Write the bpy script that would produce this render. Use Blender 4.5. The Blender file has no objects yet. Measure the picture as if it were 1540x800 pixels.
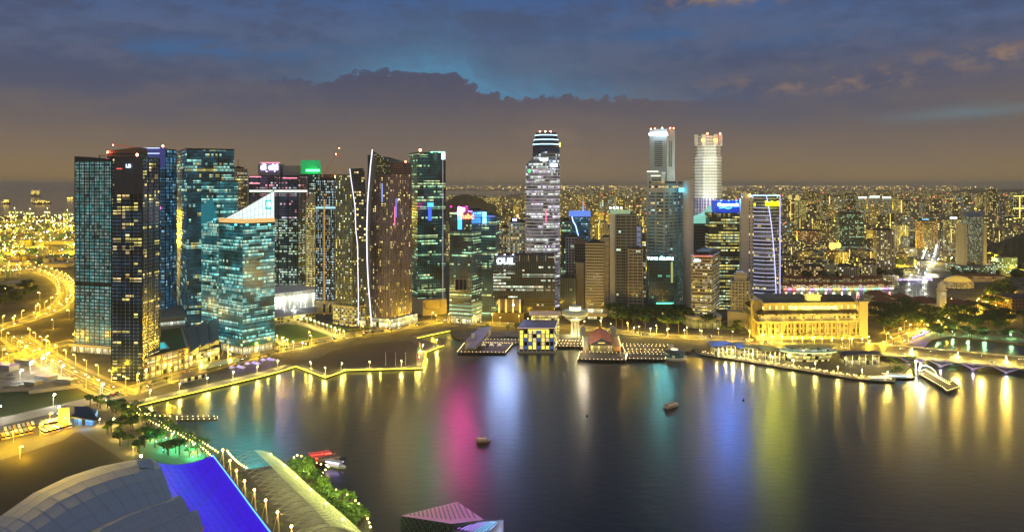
import bpy, math, random
from mathutils import Vector, Matrix
random.seed(7)
S = bpy.context.scene
COL = S.collection
R = math.radians

# ------------------------------------------------------------------ camera
F, H, CX, HY = 1210.0, 200.0, 770.0, 278.0      # lens in photo pixels, eye height, horizon row
LAND = 2.0
HAZE = 3.7e-5
cd = bpy.data.cameras.new("camera"); cam = bpy.data.objects.new("camera", cd); COL.objects.link(cam)
cam.location = (0, 0, H); cam.rotation_euler = (R(90), 0, 0)
cd.sensor_width = 36; cd.lens = 36 * F / 1540; cd.shift_y = -(400 - HY) / 1540
cd.clip_start = 1; cd.clip_end = 120000
S.camera = cam

# ------------------------------------------------------------------ node maths
class V:
    """a scalar socket with arithmetic"""
    nt = None
    def __init__(s, o): s.o = o
    @staticmethod
    def m(op, *a, clamp=False):
        n = V.nt.nodes.new('ShaderNodeMath'); n.operation = op; n.use_clamp = clamp
        for i, x in enumerate(a):
            if isinstance(x, V): V.nt.links.new(x.o, n.inputs[i])
            else: n.inputs[i].default_value = x
        return V(n.outputs[0])
    def __add__(a, b): return V.m('ADD', a, b)
    __radd__ = __add__
    def __sub__(a, b): return V.m('SUBTRACT', a, b)
    def __rsub__(a, b): return V.m('SUBTRACT', b, a)
    def __mul__(a, b): return V.m('MULTIPLY', a, b)
    __rmul__ = __mul__
    def __truediv__(a, b): return V.m('DIVIDE', a, b)
    def __gt__(a, b): return V.m('GREATER_THAN', a, b)
    def __lt__(a, b): return V.m('LESS_THAN', a, b)
def vfloor(a): return V.m('FLOOR', a)
def vfrac(a): return V.m('FRACT', a)
def vsmooth(a, lo, hi):
    n = V.nt.nodes.new('ShaderNodeMapRange'); n.interpolation_type = 'SMOOTHSTEP'
    V.nt.links.new(a.o, n.inputs[0]); n.inputs[1].default_value = lo; n.inputs[2].default_value = hi
    return V(n.outputs[0])
def vcomb(*a):
    n = V.nt.nodes.new('ShaderNodeCombineXYZ')
    for i, x in enumerate(a):
        if isinstance(x, V): V.nt.links.new(x.o, n.inputs[i])
        else: n.inputs[i].default_value = x
    return n.outputs[0]
def vwhite(vec):
    n = V.nt.nodes.new('ShaderNodeTexWhiteNoise'); n.noise_dimensions = '3D'; V.nt.links.new(vec, n.inputs[0]); return V(n.outputs[0])
def vnoise(vec, scale, detail=3, rough=.5):
    n = V.nt.nodes.new('ShaderNodeTexNoise'); n.inputs['Scale'].default_value = scale
    n.inputs['Detail'].default_value = detail; n.inputs['Roughness'].default_value = rough
    if vec is not None: V.nt.links.new(vec, n.inputs['Vector'])
    return V(n.outputs[0])
def vmix(f, a, b):
    n = V.nt.nodes.new('ShaderNodeMix'); n.data_type = 'RGBA'
    if isinstance(f, V): V.nt.links.new(f.o, n.inputs[0])
    else: n.inputs[0].default_value = f
    for i, x in ((6, a), (7, b)):
        if isinstance(x, (tuple, list)): n.inputs[i].default_value = (*x[:3], 1)
        else: V.nt.links.new(x, n.inputs[i])
    return n.outputs[2]
def srgb(r, g, b):
    f = lambda c: (c / 255 / 12.92) if c / 255 <= .04045 else ((c / 255 + .055) / 1.055) ** 2.4
    return (f(r), f(g), f(b))

# ------------------------------------------------------------------ dusk sky, weak afterglow, exposure
W = bpy.data.worlds.new("World"); S.world = W; W.use_nodes = True
nt = W.node_tree; nt.nodes.clear(); V.nt = nt
geo = nt.nodes.new('ShaderNodeTexCoord'); sep = nt.nodes.new('ShaderNodeSeparateXYZ'); nt.links.new(geo.outputs['Generated'], sep.inputs[0])
dx, dy, dz = (V(sep.outputs[i]) for i in range(3))
az = V.m('ARCTAN2', dx, dy) * (180 / math.pi)                 # compass bearing, degrees, 0 = straight across the bay
el = V.m('ARCSINE', dz) * (180 / math.pi)
skyt = nt.nodes.new('ShaderNodeTexSky'); skyt.sky_type = 'NISHITA'; skyt.sun_disc = False
skyt.sun_elevation = R(-3.0); skyt.sun_rotation = R(-30); skyt.altitude = 200
nis = nt.nodes.new('ShaderNodeVectorMath'); nis.operation = 'SCALE'; nt.links.new(skyt.outputs[0], nis.inputs[0]); nis.inputs[3].default_value = 0.006
P3 = vcomb(az, el, 0.0)
def band(x, c, w): return V.m('EXPONENT', ((x - c) * (x - c)) * (-1.0 / (w * w)))
n1 = vnoise(vcomb(az * .05, el * .16, 3.0), 1.0, 4, .55)
n2 = vnoise(vcomb(az * .16, el * .5, 9.0), 1.0, 5, .6)
n3 = vnoise(vcomb(az * .55, el * .9, 5.0), 1.0, 5, .62)
# upper air: deep blue thinning to grey-violet cloud towards the west
ramp = nt.nodes.new('ShaderNodeValToRGB'); cr = ramp.color_ramp
e2 = el + (n1 - .5) * 5.0 + (n2 - .5) * 1.6
mr = vsmooth(e2, 0, 14.5); mr = V.m('DIVIDE', e2, 16.0, clamp=True)
nt.links.new(mr.o, ramp.inputs[0])
stops = [(0.0, srgb(134, 112, 80)), (.10, srgb(120, 106, 94)), (.25, srgb(106, 98, 98)), (.42, srgb(90, 92, 110)), (.62, srgb(86, 99, 130)), (.82, srgb(64, 96, 146)), (1, srgb(44, 82, 148))]
for i, (p, c) in enumerate(stops):
    e = cr.elements[i] if i < 2 else cr.elements.new(p)
    e.position = p; e.color = (*c, 1)
base = ramp.outputs[0]
# the ragged upper edge of the cloud bank, and the lighter gap of clear dusk sky that opens above it
n4 = vnoise(vcomb(az * 1.1, el * 1.3, 2.0), 1.0, 6, .62)
edge = 6.15 + vsmooth(-1.0 * az, .8, 4.6) * 1.75 - vsmooth(-1.0 * az, 9, 15) * .9 - V.m('MAXIMUM', az - 6, 0.0) * .04 + (n3 - .5) * 1.9 + (n4 - .5) * 1.5
abv = el - edge
gap = band(az, -2.0, 10.5) * vsmooth(abv, -.02, .16) * V.m('EXPONENT', V.m('MAXIMUM', abv, 0.0) * -.62) * (.55 + vsmooth(n1, .35, .6) * .6)
lowc = vsmooth(az, -19, -8) * vsmooth(17 - az, 0, 8) * vsmooth(edge - el, -.02, .25)
streak = band(az, -20, 9) * band(el - az * .03, 9.6, .8) * vsmooth(n2, .4, .62) + band(az, 14, 12) * band(el, 10.2, 1.0) * vsmooth(n2, .42, .62) * .8
gap3 = band(az, 31.0, 5.5) * band(el - az * .06, 2.75, .42) * vsmooth(n2, .3, .6)
dark = vsmooth(n2 * .45 + n1 * .3 + n3 * .25, .43, .57) * vsmooth(el, 3, 8)
base = vmix(dark * .8, base, srgb(74, 82, 108))
base = vmix(V.m('MINIMUM', streak * .8, 1.0), base, srgb(62, 104, 152))
base = vmix(lowc * .7, base, vmix(vsmooth(el + (n3 - .5) * 2, 2.5, 8), srgb(108, 99, 98), srgb(78, 80, 100)))
base = vmix(V.m('MINIMUM', gap * 1.25, 1.0), base, srgb(84, 130, 164))
base = vmix(gap3 * .65, base, srgb(104, 130, 140))
# city-lit orange undersides of low cloud
orange = band(az, 21, 6.5) * band(el, 6.8, .8) * vsmooth(n3, .42, .7) + band(az, 31, 4) * band(el, 7.9, .7) * vsmooth(n3, .4, .65) + band(az, 15, 4.5) * band(el, 12.6, .5) * vsmooth(n3, .42, .6) \
    + band(az, 3.0, 5.0) * band(el, 2.6, 2.0) * vsmooth(n2, .42, .7) * .5
base = vmix(V.m('MINIMUM', orange * .85, 1.0), base, srgb(146, 122, 104))
# warm light-dome of the city low on the horizon, stronger to the left
dome = V.m('EXPONENT', V.m('MAXIMUM', el, 0.0) * -.42) * (.45 + band(az, -34, 16) * .55 + band(az, 3, 10) * .35)
base = vmix(dome * .38, base, srgb(160, 130, 72))
# out of view: sky darkened for the water, pale fill added overhead and behind
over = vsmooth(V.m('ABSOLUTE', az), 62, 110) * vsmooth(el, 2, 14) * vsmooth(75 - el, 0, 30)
base = vmix(vsmooth(el, 14.0, 24), base, (.022, .035, .08))
base = vmix(vsmooth(el, 40, 70), base, (.12, .15, .21))
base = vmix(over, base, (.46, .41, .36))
addv = nt.nodes.new('ShaderNodeVectorMath'); addv.operation = 'ADD'
nt.links.new(base, addv.inputs[0]); nt.links.new(nis.outputs[0], addv.inputs[1])
bg = nt.nodes.new('ShaderNodeBackground'); bg.inputs[1].default_value = 1.0
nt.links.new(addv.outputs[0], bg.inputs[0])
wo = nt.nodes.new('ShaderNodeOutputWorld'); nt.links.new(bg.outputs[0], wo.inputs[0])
W.cycles.sampling_method = 'MANUAL'; W.cycles.sample_map_resolution = 512
sl = bpy.data.lights.new("afterglow", 'SUN'); sl.energy = .02; sl.angle = R(15); sl.color = (.7, .8, 1)
so = bpy.data.objects.new("afterglow", sl); COL.objects.link(so); so.rotation_euler = (R(50), 0, R(150))
S.view_settings.view_transform = 'Standard'; S.view_settings.look = 'None'; S.view_settings.exposure = 0; S.view_settings.gamma = 1
S.render.engine = 'CYCLES'; S.cycles.max_bounces = 5; S.cycles.diffuse_bounces = 2; S.cycles.glossy_bounces = 3; S.cycles.transmission_bounces = 3
S.cycles.volume_bounces = 0; S.cycles.sample_clamp_indirect = 10; S.cycles.use_denoising = True; S.cycles.use_light_tree = True
S.cycles.caustics_reflective = True; S.cycles.blur_glossy = .3

# ------------------------------------------------------------------ measuring helpers
def G(px, py, z=LAND):
    D = (H - z) * F / (py - HY); return Vector(((px - CX) / F * D, D, z))
def GD(py, z=LAND): return (H - z) * F / (py - HY)
def AT(px, D, z=LAND): return Vector(((px - CX) / F * D, D, z))
def ZT(py, D): return H - (py - HY) * D / F

# ------------------------------------------------------------------ materials
MATS = {}
def principled(m):
    m.use_nodes = True; return m.node_tree.nodes['Principled BSDF']
def mat(name, col, rough=.7, metal=0, emit=None, es=0, var=.25, scale=.15, sample=True, light_samp='AUTO'):
    if name in MATS: return MATS[name]
    m = bpy.data.materials.new(name); b = principled(m); nt = m.node_tree; V.nt = nt
    b.inputs['Roughness'].default_value = rough; b.inputs['Metallic'].default_value = metal
    if var:
        tc = nt.nodes.new('ShaderNodeNewGeometry')
        n = vnoise(tc.outputs['Position'], scale, 4, .6)
        c = vmix(n, tuple(max(0, x * (1 - var)) for x in col), tuple(min(1, x * (1 + var)) for x in col))
        nt.links.new(c, b.inputs['Base Color'])
    else: b.inputs['Base Color'].default_value = (*col, 1)
    if emit:
        b.inputs['Emission Color'].default_value = (*emit, 1); b.inputs['Emission Strength'].default_value = es
        m.cycles.emission_sampling = 'AUTO' if sample else 'NONE'
    MATS[name] = m; return m
def glow(name, col, es, sample=True):
    return mat(name, (.1, .1, .1), .5, 0, col, es, var=0, sample=sample)

def win_group():
    g = bpy.data.node_groups.new("lit_windows", 'ShaderNodeTree'); V.nt = g
    I = g.interface
    def inp(n, t, d):
        s = I.new_socket(name=n, in_out='INPUT', socket_type=t); s.default_value = d
    for n, d in (("bay", 3.0), ("floor", 4.0), ("lit", .4), ("mu", .08), ("lo", .2), ("hi", .85), ("seed", 0.0), ("ratio", .3), ("strength", 2.0), ("dim", 0.0), ("run", .5), ("rough", .15)):
        inp(n, 'NodeSocketFloat', d)
    for n in ("wall", "glass", "ca", "cb", "dimcol"): inp(n, 'NodeSocketColor', (.5, .5, .5, 1))
    I.new_socket(name="BSDF", in_out='OUTPUT', socket_type='NodeSocketShader')
    gi = g.nodes.new('NodeGroupInput'); go = g.nodes.new('NodeGroupOutput')
    X = lambda n: V(gi.outputs[n])
    uv = g.nodes.new('ShaderNodeUVMap'); uv.uv_map = "facade"
    sp = g.nodes.new('ShaderNodeSeparateXYZ'); g.links.new(uv.outputs[0], sp.inputs[0])
    u = V(sp.outputs[0]) / X("bay"); v = V(sp.outputs[1]) / X("floor")
    cu, cv, fu, fv = vfloor(u), vfloor(v), vfrac(u), vfrac(v)
    r1 = vwhite(vcomb(cu, cv, X("seed")))
    r2 = vwhite(vcomb(vfloor(cu * .13 + cv * .37), cv, X("seed") + 7.3))
    r3 = vwhite(vcomb(3.0, cv, X("seed") + 2.9))
    sc = r1 * (1 - X("run")) + (r2 * .55 + r3 * .45) * X("run")
    lit = sc < X("lit")
    win = (fu > X("mu")) * (fu < (1 - X("mu"))) * (fv > X("lo")) * (fv < X("hi"))
    r4 = vwhite(vcomb(cu, cv, X("seed") + 31.7))
    r5 = vwhite(vcomb(vfloor(cu * .5), cv, X("seed") + 51.7))
    # ceiling lights show as a brighter upper half, furniture and blinds as a darker lower one
    inner = .45 + vsmooth(fv, .25, .8) * .75
    blind = vsmooth(vnoise(uv.outputs[0], .9, 2), .3, .6) * .5 + .6
    em = win * lit * (.4 + V.m('POWER', r4, 2.0) * 1.0) * inner * blind * X("strength")
    col = vmix(r5 < X("ratio"), gi.outputs["ca"], gi.outputs["cb"])
    p = g.nodes.new('ShaderNodeBsdfPrincipled')
    tc = g.nodes.new('ShaderNodeNewGeometry'); wn = vnoise(tc.outputs['Position'], .06, 4, .6)
    wallc = g.nodes.new('ShaderNodeMix'); wallc.data_type = 'RGBA'; wallc.blend_type = 'MULTIPLY'; wallc.inputs[0].default_value = 1
    g.links.new(gi.outputs["wall"], wallc.inputs[6]); g.links.new(vcomb(.7 + wn * .6, .7 + wn * .6, .7 + wn * .6), wallc.inputs[7])
    g.links.new(vmix(win, wallc.outputs[2], gi.outputs["glass"]), p.inputs['Base Color'])
    g.links.new((.75 - win * (.75 - X("rough"))).o, p.inputs['Roughness'])
    e1 = g.nodes.new('ShaderNodeEmission'); g.links.new(col, e1.inputs[0]); g.links.new(em.o, e1.inputs[1])
    e2 = g.nodes.new('ShaderNodeEmission'); g.links.new(gi.outputs["dimcol"], e2.inputs[0])
    pat = vnoise(uv.outputs[0], .035, 3, .6)
    g.links.new((win * X("dim") * (.3 + r4 * .5 + r3 * .4) * vsmooth(pat, .32, .66)).o, e2.inputs[1])
    a1 = g.nodes.new('ShaderNodeAddShader'); a2 = g.nodes.new('ShaderNodeAddShader')
    g.links.new(p.outputs[0], a1.inputs[0]); g.links.new(e1.outputs[0], a1.inputs[1])
    g.links.new(a1.outputs[0], a2.inputs[0]); g.links.new(e2.outputs[0], a2.inputs[1])
    g.links.new(a2.outputs[0], go.inputs[0]); return g
WG = win_group()
WARM, YEL, COOL, TEAL, GREEN, WHITE, AMBER = (1, .72, .30), (1, .85, .22), (.62, .95, .85), (.20, .85, .85), (.5, 1, .55), (.95, 1, .85), (1, .5, .12)
seedc = [0]
def wm(name, bay=3, floor=4, lit=.4, mu=.08, lo=.2, hi=.85, ratio=.3, st=1.5, dim=0, run=.5, rough=.15, wall=(.25, .24, .22), glass=(.02, .03, .04), ca=WARM, cb=COOL, dimcol=TEAL):
    if name in MATS: return MATS[name]
    m = bpy.data.materials.new(name); m.use_nodes = True; nt = m.node_tree; nt.nodes.remove(nt.nodes['Principled BSDF'])
    g = nt.nodes.new('ShaderNodeGroup'); g.node_tree = WG; seedc[0] += 1
    for k, x in dict(bay=bay, floor=floor, lit=lit, mu=mu, lo=lo, hi=hi, ratio=ratio, strength=st, dim=dim, run=run, rough=rough, seed=seedc[0] * 3.17).items(): g.inputs[k].default_value = x
    for k, x in dict(wall=wall, glass=glass, ca=ca, cb=cb, dimcol=dimcol).items(): g.inputs[k].default_value = (*x, 1)
    nt.links.new(g.outputs[0], nt.nodes['Material Output'].inputs[0]); m.cycles.emission_sampling = 'NONE'
    MATS[name] = m; return m

# ------------------------------------------------------------------ mesh builder
class MB:
    def __init__(s): s.v, s.f, s.uv, s.mi = [], [], [], []
    def face(s, pts, uvs=None, mi=0):
        b = len(s.v); s.v += [tuple(p) for p in pts]; s.f.append(tuple(range(b, b + len(pts))))
        s.uv += uvs if uvs else [(0, 0)] * len(pts); s.mi.append(mi)
    def wall(s, a, b, z0, z1, u0=0, vz=0, mi=0, z1b=None):
        L = math.hypot(b[0] - a[0], b[1] - a[1]); zb = z1 if z1b is None else z1b
        s.face([(a[0], a[1], z0), (b[0], b[1], z0), (b[0], b[1], zb), (a[0], a[1], z1)],
               [(u0, z0 - vz), (u0 + L, z0 - vz), (u0 + L, zb - vz), (u0, z1 - vz)], mi)
        return u0 + L
    def prism(s, fp, z0, z1, cap=True, bottom=False, vz=0, mi=0, capmi=None, u0=0):
        """fp counter-clockwise from above; z1 may be a list of top heights"""
        n = len(fp); zt = z1 if isinstance(z1, (list, tuple)) else [z1] * n; u = u0
        for i in range(n): u = s.wall(fp[i], fp[(i + 1) % n], z0, zt[i], u, vz, mi, zt[(i + 1) % n])
        if cap: s.face([(p[0], p[1], z) for p, z in zip(fp, zt)], None, mi if capmi is None else capmi)
        if bottom: s.face([(p[0], p[1], z0) for p in reversed(fp)], None, mi)
    def frus(s, fa, z0, fb, z1, cap=True, mi=0):
        n = len(fa); u = 0
        for i in range(n):
            j = (i + 1) % n; L = math.hypot(fa[j][0] - fa[i][0], fa[j][1] - fa[i][1])
            s.face([(*fa[i][:2], z0), (*fa[j][:2], z0), (*fb[j][:2], z1), (*fb[i][:2], z1)], [(u, z0), (u + L, z0), (u + L, z1), (u, z1)], mi); u += L
        if cap: s.face([(*p[:2], z1) for p in fb], None, mi)
    def box(s, c, sz, rz=0, mi=0, bottom=True):
        x, y, z = sz[0] / 2, sz[1] / 2, sz[2] / 2; co, si = math.cos(rz), math.sin(rz)
        fp = [(c[0] + a * co - b * si, c[1] + a * si + b * co) for a, b in ((-x, -y), (x, -y), (x, y), (-x, y))]
        s.prism(fp, c[2] - z, c[2] + z, True, bottom, 0, mi)
    def tube(s, pts, r, n=5, mi=0, cap=True):
        pts = [Vector(p) for p in pts]; rs = r if isinstance(r, (list, tuple)) else [r] * len(pts); rings = []
        for i, p in enumerate(pts):
            t = (pts[min(i + 1, len(pts) - 1)] - pts[max(i - 1, 0)]).normalized()
            up = Vector((0, 0, 1)) if abs(t.z) < .9 else Vector((1, 0, 0))
            a = t.cross(up).normalized(); b = a.cross(t).normalized()
            rings.append([p + (a * math.cos(k * 2 * math.pi / n) + b * math.sin(k * 2 * math.pi / n)) * rs[i] for k in range(n)])
        for i in range(len(rings) - 1):
            for k in range(n): s.face([rings[i][k], rings[i + 1][k], rings[i + 1][(k + 1) % n], rings[i][(k + 1) % n]], None, mi)
        if cap: s.face(rings[0], None, mi); s.face(list(reversed(rings[-1])), None, mi)
    def ball(s, c, r, mi=0, sz=None, n=6, m=4):
        sx, sy, sz_ = sz or (r, r, r); c = Vector(c); P = []
        for i in range(m + 1):
            th = math.pi * i / m; P.append([c + Vector((sx * math.sin(th) * math.cos(2 * math.pi * k / n), sy * math.sin(th) * math.sin(2 * math.pi * k / n), sz_ * math.cos(th))) for k in range(n)])
        for i in range(m):
            for k in range(n):
                q = [P[i][k], P[i + 1][k], P[i + 1][(k + 1) % n], P[i][(k + 1) % n]]
                if i == 0: q = [q[0], q[1], q[2]]
                elif i == m - 1: q = [q[0], q[1], q[3]]
                s.face(q, None, mi)
    def build(s, name, mats, parent=None, smooth=False, loc=None):
        me = bpy.data.meshes.new(name); me.from_pydata(s.v, [], s.f)
        ul = me.uv_layers.new(name="facade"); fl = [c for p in s.uv for c in p]; ul.data.foreach_set("uv", fl)
        mats = mats if isinstance(mats, (list, tuple)) else [mats]
        for m in mats: me.materials.append(m)
        if len(mats) > 1: me.polygons.foreach_set("material_index", s.mi)
        if smooth: me.polygons.foreach_set("use_smooth", [True] * len(s.f))
        me.update(); o = bpy.data.objects.new(name, me); COL.objects.link(o)
        if parent is not None:
            o.parent = parent
            if parent.type == 'EMPTY' or True:
                o.matrix_parent_inverse = Matrix.Translation(-WL[parent.name]) if parent.name in WL else Matrix()
        if loc: o.location = loc
        return o
WL = {}
def thing(name, label, cat, loc=(0, 0, 0), group=None):
    o = bpy.data.objects.new(name, None); COL.objects.link(o); o.location = loc; o.empty_display_size = .1
    WL[o.name] = Vector(loc); o['label'] = label; o['category'] = cat
    if group: o['group'] = group
    return o
def tag(o, label=None, cat=None, group=None, kind=None):
    if label: o['label'] = label
    if cat: o['category'] = cat
    if group: o['group'] = group
    if kind: o['kind'] = kind
    return o
def struct(o): o['kind'] = 'structure'; return o
def dup(root, loc, rz=0, sc=1, label=None, group=None):
    c = root.copy(); COL.objects.link(c); c.location = loc; c.rotation_euler = (0, 0, rz); c.scale = (sc, sc, sc)
    if label: c['label'] = label
    if group: c['group'] = group
    for ch in PROTO.get(root.name, root.children):
        k = ch.copy(); COL.objects.link(k); k.parent = c
        for g2 in PROTO.get(ch.name, ()):
            q = g2.copy(); COL.objects.link(q); q.parent = k
    return c
PROTO = {}
def proto(root, parts, subs=None):
    PROTO[root.name] = parts
    for k, l in (subs or {}).items(): PROTO[k.name] = l
    return root
class Placer:
    """first placement moves the prototype itself, later ones copy it"""
    def __init__(s, root): s.r = root; s.used = False; s.n = 0
    def __call__(s, loc, rz=0, sc=1, label=None, group=None):
        s.n += 1
        if not s.used:
            s.used = True; r = s.r; r.location = loc; r.rotation_euler = (0, 0, rz); r.scale = (sc,) * 3
            if label: r['label'] = label
            if group: r['group'] = group
            return r
        return dup(s.r, loc, rz, sc, label, group)
def offset(fp, d):
    n = len(fp); out = []
    for i in range(n):
        a, b, c = Vector(fp[i - 1][:2]), Vector(fp[i][:2]), Vector(fp[(i + 1) % n][:2])
        e1 = (b - a).normalized(); e2 = (c - b).normalized(); n1 = Vector((e1.y, -e1.x)); n2 = Vector((e2.y, -e2.x))
        m = n1 + n2; k = d / max(.3, (1 + n1.dot(n2))); out.append(b + m * k)
    return out
def smoothline(pts, step=8):
    P = [Vector(p) for p in pts]; out = []
    for i in range(len(P) - 1):
        p0, p1, p2, p3 = P[max(i - 1, 0)], P[i], P[i + 1], P[min(i + 2, len(P) - 1)]
        n = max(1, int((p2 - p1).length / step))
        for k in range(n):
            t = k / n
            out.append(.5 * ((2 * p1) + (p2 - p0) * t + (2 * p0 - 5 * p1 + 4 * p2 - p3) * t * t + (3 * p1 - p0 - 3 * p2 + p3) * t ** 3))
    out.append(P[-1]); return out
def along(pts, gap, start=0):
    """points and headings every gap metres on a polyline"""
    out = []; d = -start
    for a, b in zip(pts, pts[1:]):
        L = (b - a).length
        if L < 1e-6: continue
        while d <= L:
            if d >= 0: out.append((a + (b - a) * (d / L), math.atan2(b.y - a.y, b.x - a.x)))
            d += gap
        d -= L
    return out
def normals(pts):
    out = []
    for i in range(len(pts)):
        t = (pts[min(i + 1, len(pts) - 1)] - pts[max(i - 1, 0)]); t.z = 0; t.normalize(); out.append(Vector((-t.y, t.x, 0)))
    return out
# ------------------------------------------------------------------ water, land, sea
def water_mat(name, col, rough, bump, sc):
    m = bpy.data.materials.new(name); b = principled(m); nt = m.node_tree; V.nt = nt
    b.inputs['Base Color'].default_value = (*col, 1); b.inputs['Roughness'].default_value = rough; b.inputs['IOR'].default_value = 1.6
    g = nt.nodes.new('ShaderNodeNewGeometry'); mp = nt.nodes.new('ShaderNodeMapping'); mp.inputs['Scale'].default_value = (sc, sc * 1.6, sc)
    nt.links.new(g.outputs['Position'], mp.inputs[0]); n = vnoise(mp.outputs[0], 1, 4, .55)
    bp = nt.nodes.new('ShaderNodeBump'); bp.inputs['Strength'].default_value = bump; bp.inputs['Distance'].default_value = 1
    nt.links.new(n.o, bp.inputs['Height']); nt.links.new(bp.outputs[0], b.inputs['Normal']); return m
WATER = water_mat("bay_water", (.004, .009, .015), .28, .26, .10)
b = MB(); b.face([(-3000, 50, 0), (3500, 50, 0), (3500, 3000, 0), (-3000, 3000, 0)]); struct(b.build("bay_water", WATER))
b = MB(); b.face([(-60000, 2500, -.6), (60000, 2500, -.6), (60000, 78000, -.6), (-60000, 78000, -.6)]); 
SEA = water_mat("sea_water", (.03, .025, .018), .12, .02, .02); struct(b.build("sea_water", SEA))

shore = [(566, 830), (560, 797), (548, 772), (530, 749), (505, 734), (483, 720), (474, 706), (420, 704), (392, 706), (367, 705), (350, 688), (330, 680), (283, 652), (262, 645), (240, 634), (222, 625), (210, 615),
         (206, 609), (330, 580), (405, 562), (445, 550), (490, 567), (520, 556), (634, 553), (640, 529), (667, 519), (626, 508), (677, 497), (680, 505), (700, 511), (760, 506), (835, 511), (875, 516), (1000, 527),
         (1036, 529), (1042, 524), (1050, 532), (1100, 540), (1200, 556), (1290, 570), (1345, 574), (1352, 562), (1372, 549), (1385, 528), (1400, 511), (1430, 506), (1500, 512), (1545, 518), (1700, 535)]
LP = [G(x, y) for x, y in shore]
land = [(p.x, p.y) for p in LP] + [(3200, 1000), (9000, 9000), (40000, 60000), (16000, 60000), (3300, 38000), (900, 24000), (-300, 13500), (-700, 7000), (-1600, 5200), (-2950, 5200), (-6000, 4700), (-9000, 3500), (-6000, 300), (-900, 60), (-60, 60)]
def ground_mat():
    m = bpy.data.materials.new("city_ground"); b = principled(m); nt = m.node_tree; V.nt = nt
    g = nt.nodes.new('ShaderNodeNewGeometry'); n = vnoise(g.outputs['Position'], .012, 6, .65); n2_ = vnoise(g.outputs['Position'], .3, 4, .6)
    c = vmix(vsmooth(n, .42, .58), (.055, .05, .04), (.11, .10, .085)); c = vmix(vsmooth(n2_, .45, .7) * .5, c, (.04, .05, .025))
    nt.links.new(c, b.inputs['Base Color']); b.inputs['Roughness'].default_value = .85; return m
def tri_sheet(name, poly, z, m, edge=None):
    """flat polygon triangulated, with an optional skirt"""
    from mathutils.geometry import tessellate_polygon
    P = [Vector((p[0], p[1], 0)) for p in poly]; mb = MB()
    for t in tessellate_polygon([P]):
        q = [P[i] for i in t]
        if (q[1] - q[0]).cross(q[2] - q[0]).z < 0: q.reverse()
        mb.face([(v.x, v.y, z) for v in q])
    if edge is not None:
        A = sum(a.x * b_.y - b_.x * a.y for a, b_ in zip(P, P[1:] + P[:1]))
        if A < 0: P.reverse()
        for a, b_ in zip(P, P[1:] + P[:1]): mb.wall(a, b_, edge, z)
    return mb.build(name, m)
GROUND = ground_mat(); struct(tri_sheet("city_ground", land, LAND, GROUND, -3))

ASPH = mat("asphalt", (.06, .06, .058), .6, var=.25, scale=.2)
PAVE = mat("pale_paving", (.24, .22, .19), .75, var=.25, scale=.35)
DECK = mat("timber_deck", (.12, .085, .06), .7, var=.3, scale=.5)
GRASSM = mat("lawn_grass", (.05, .085, .025), .9, var=.4, scale=.08)
BROWN = mat("dry_field", (.055, .042, .03), .9, var=.3, scale=.03)
CONC = mat("concrete", (.32, .30, .27), .8, var=.2, scale=.1)
STEELW = mat("white_steel", (.7, .7, .68), .4, .2, var=.1)
DARKM = mat("dark_metal", (.03, .03, .035), .4, .5, var=.1)
PAINT = mat("road_paint", (.75, .73, .65), .6, var=.1, scale=2)
def gpoly(pts, z=LAND): return [(G(x, y, z).x, G(x, y, z).y) for x, y in pts]
def sheet(name, pts, z, m): return struct(tri_sheet(name, gpoly(pts), z, m))
def strip(mb, pts, off, w, z, h=0):
    N = normals(pts); lo = [p + n * (off - w / 2) for p, n in zip(pts, N)]; hi = [p + n * (off + w / 2) for p, n in zip(pts, N)]
    for i in range(len(pts) - 1):
        mb.face([(lo[i].x, lo[i].y, z + h), (lo[i + 1].x, lo[i + 1].y, z + h), (hi[i + 1].x, hi[i + 1].y, z + h), (hi[i].x, hi[i].y, z + h)])
        if h:
            mb.wall(lo[i], lo[i + 1], z, z + h); mb.wall(hi[i + 1], hi[i], z, z + h)
def road(name, pts, w, z=LAND + .06, m=None, lanes=4, kerb=True, world=False, smooth=True):
    P = pts if world else [G(x, y) for x, y in pts]
    P = smoothline(P, 10) if smooth else P
    mb = MB(); strip(mb, P, 0, w, z); o = struct(mb.build(name, m or ASPH))
    if lanes:
        mk = MB()
        for k in range(1, lanes):
            off = -w / 2 + w * k / lanes
            if k == lanes // 2: strip(mk, P, off, .5, z + .03)
            else:
                for i in range(0, len(P) - 1, 2):
                    seg = P[i:i + 2]
                    if len(seg) == 2: strip(mk, seg, off, .3, z + .03)
        struct(mk.build("road_markings", PAINT))
    if kerb:
        kb = MB(); strip(kb, P, w / 2 + .25, .4, LAND, .2); strip(kb, P, -w / 2 - .25, .4, LAND, .2); struct(kb.build("road_kerb", CONC))
        pv = MB(); strip(pv, P, w / 2 + 3, 4.8, LAND, .13); strip(pv, P, -w / 2 - 3, 4.8, LAND, .13); struct(pv.build("road_pavement", PAVE))
    return P
EXP = road("expressway", [(-30, 503), (0, 492), (40, 481), (78, 466), (98, 450), (100, 436), (88, 420), (60, 409), (20, 403), (-60, 396)], 21, lanes=4)
EXP2 = road("slip_road", [(150, 452), (118, 440), (104, 424), (84, 412), (60, 402), (30, 397), (-60, 390)], 16, lanes=3, z=LAND + .16)
AV = road("avenue_road", [(20, 505), (50, 527), (100, 556), (150, 580), (188, 597)], 26, lanes=6, z=LAND + .1)
AV2 = road("junction_road", [(-60, 562), (0, 547), (50, 527), (118, 512), (220, 490), (320, 470)], 20, z=LAND + .14)
AV3 = road("junction_road", [(-60, 520), (0, 523), (50, 527)], 16, z=LAND + .18)
WF = road("waterfront_road", [(182, 592), (240, 574), (300, 557), (370, 538), (440, 521), (520, 505), (600, 493), (668, 481), (720, 470), (780, 462)], 21, z=LAND + .12, lanes=4)
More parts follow.
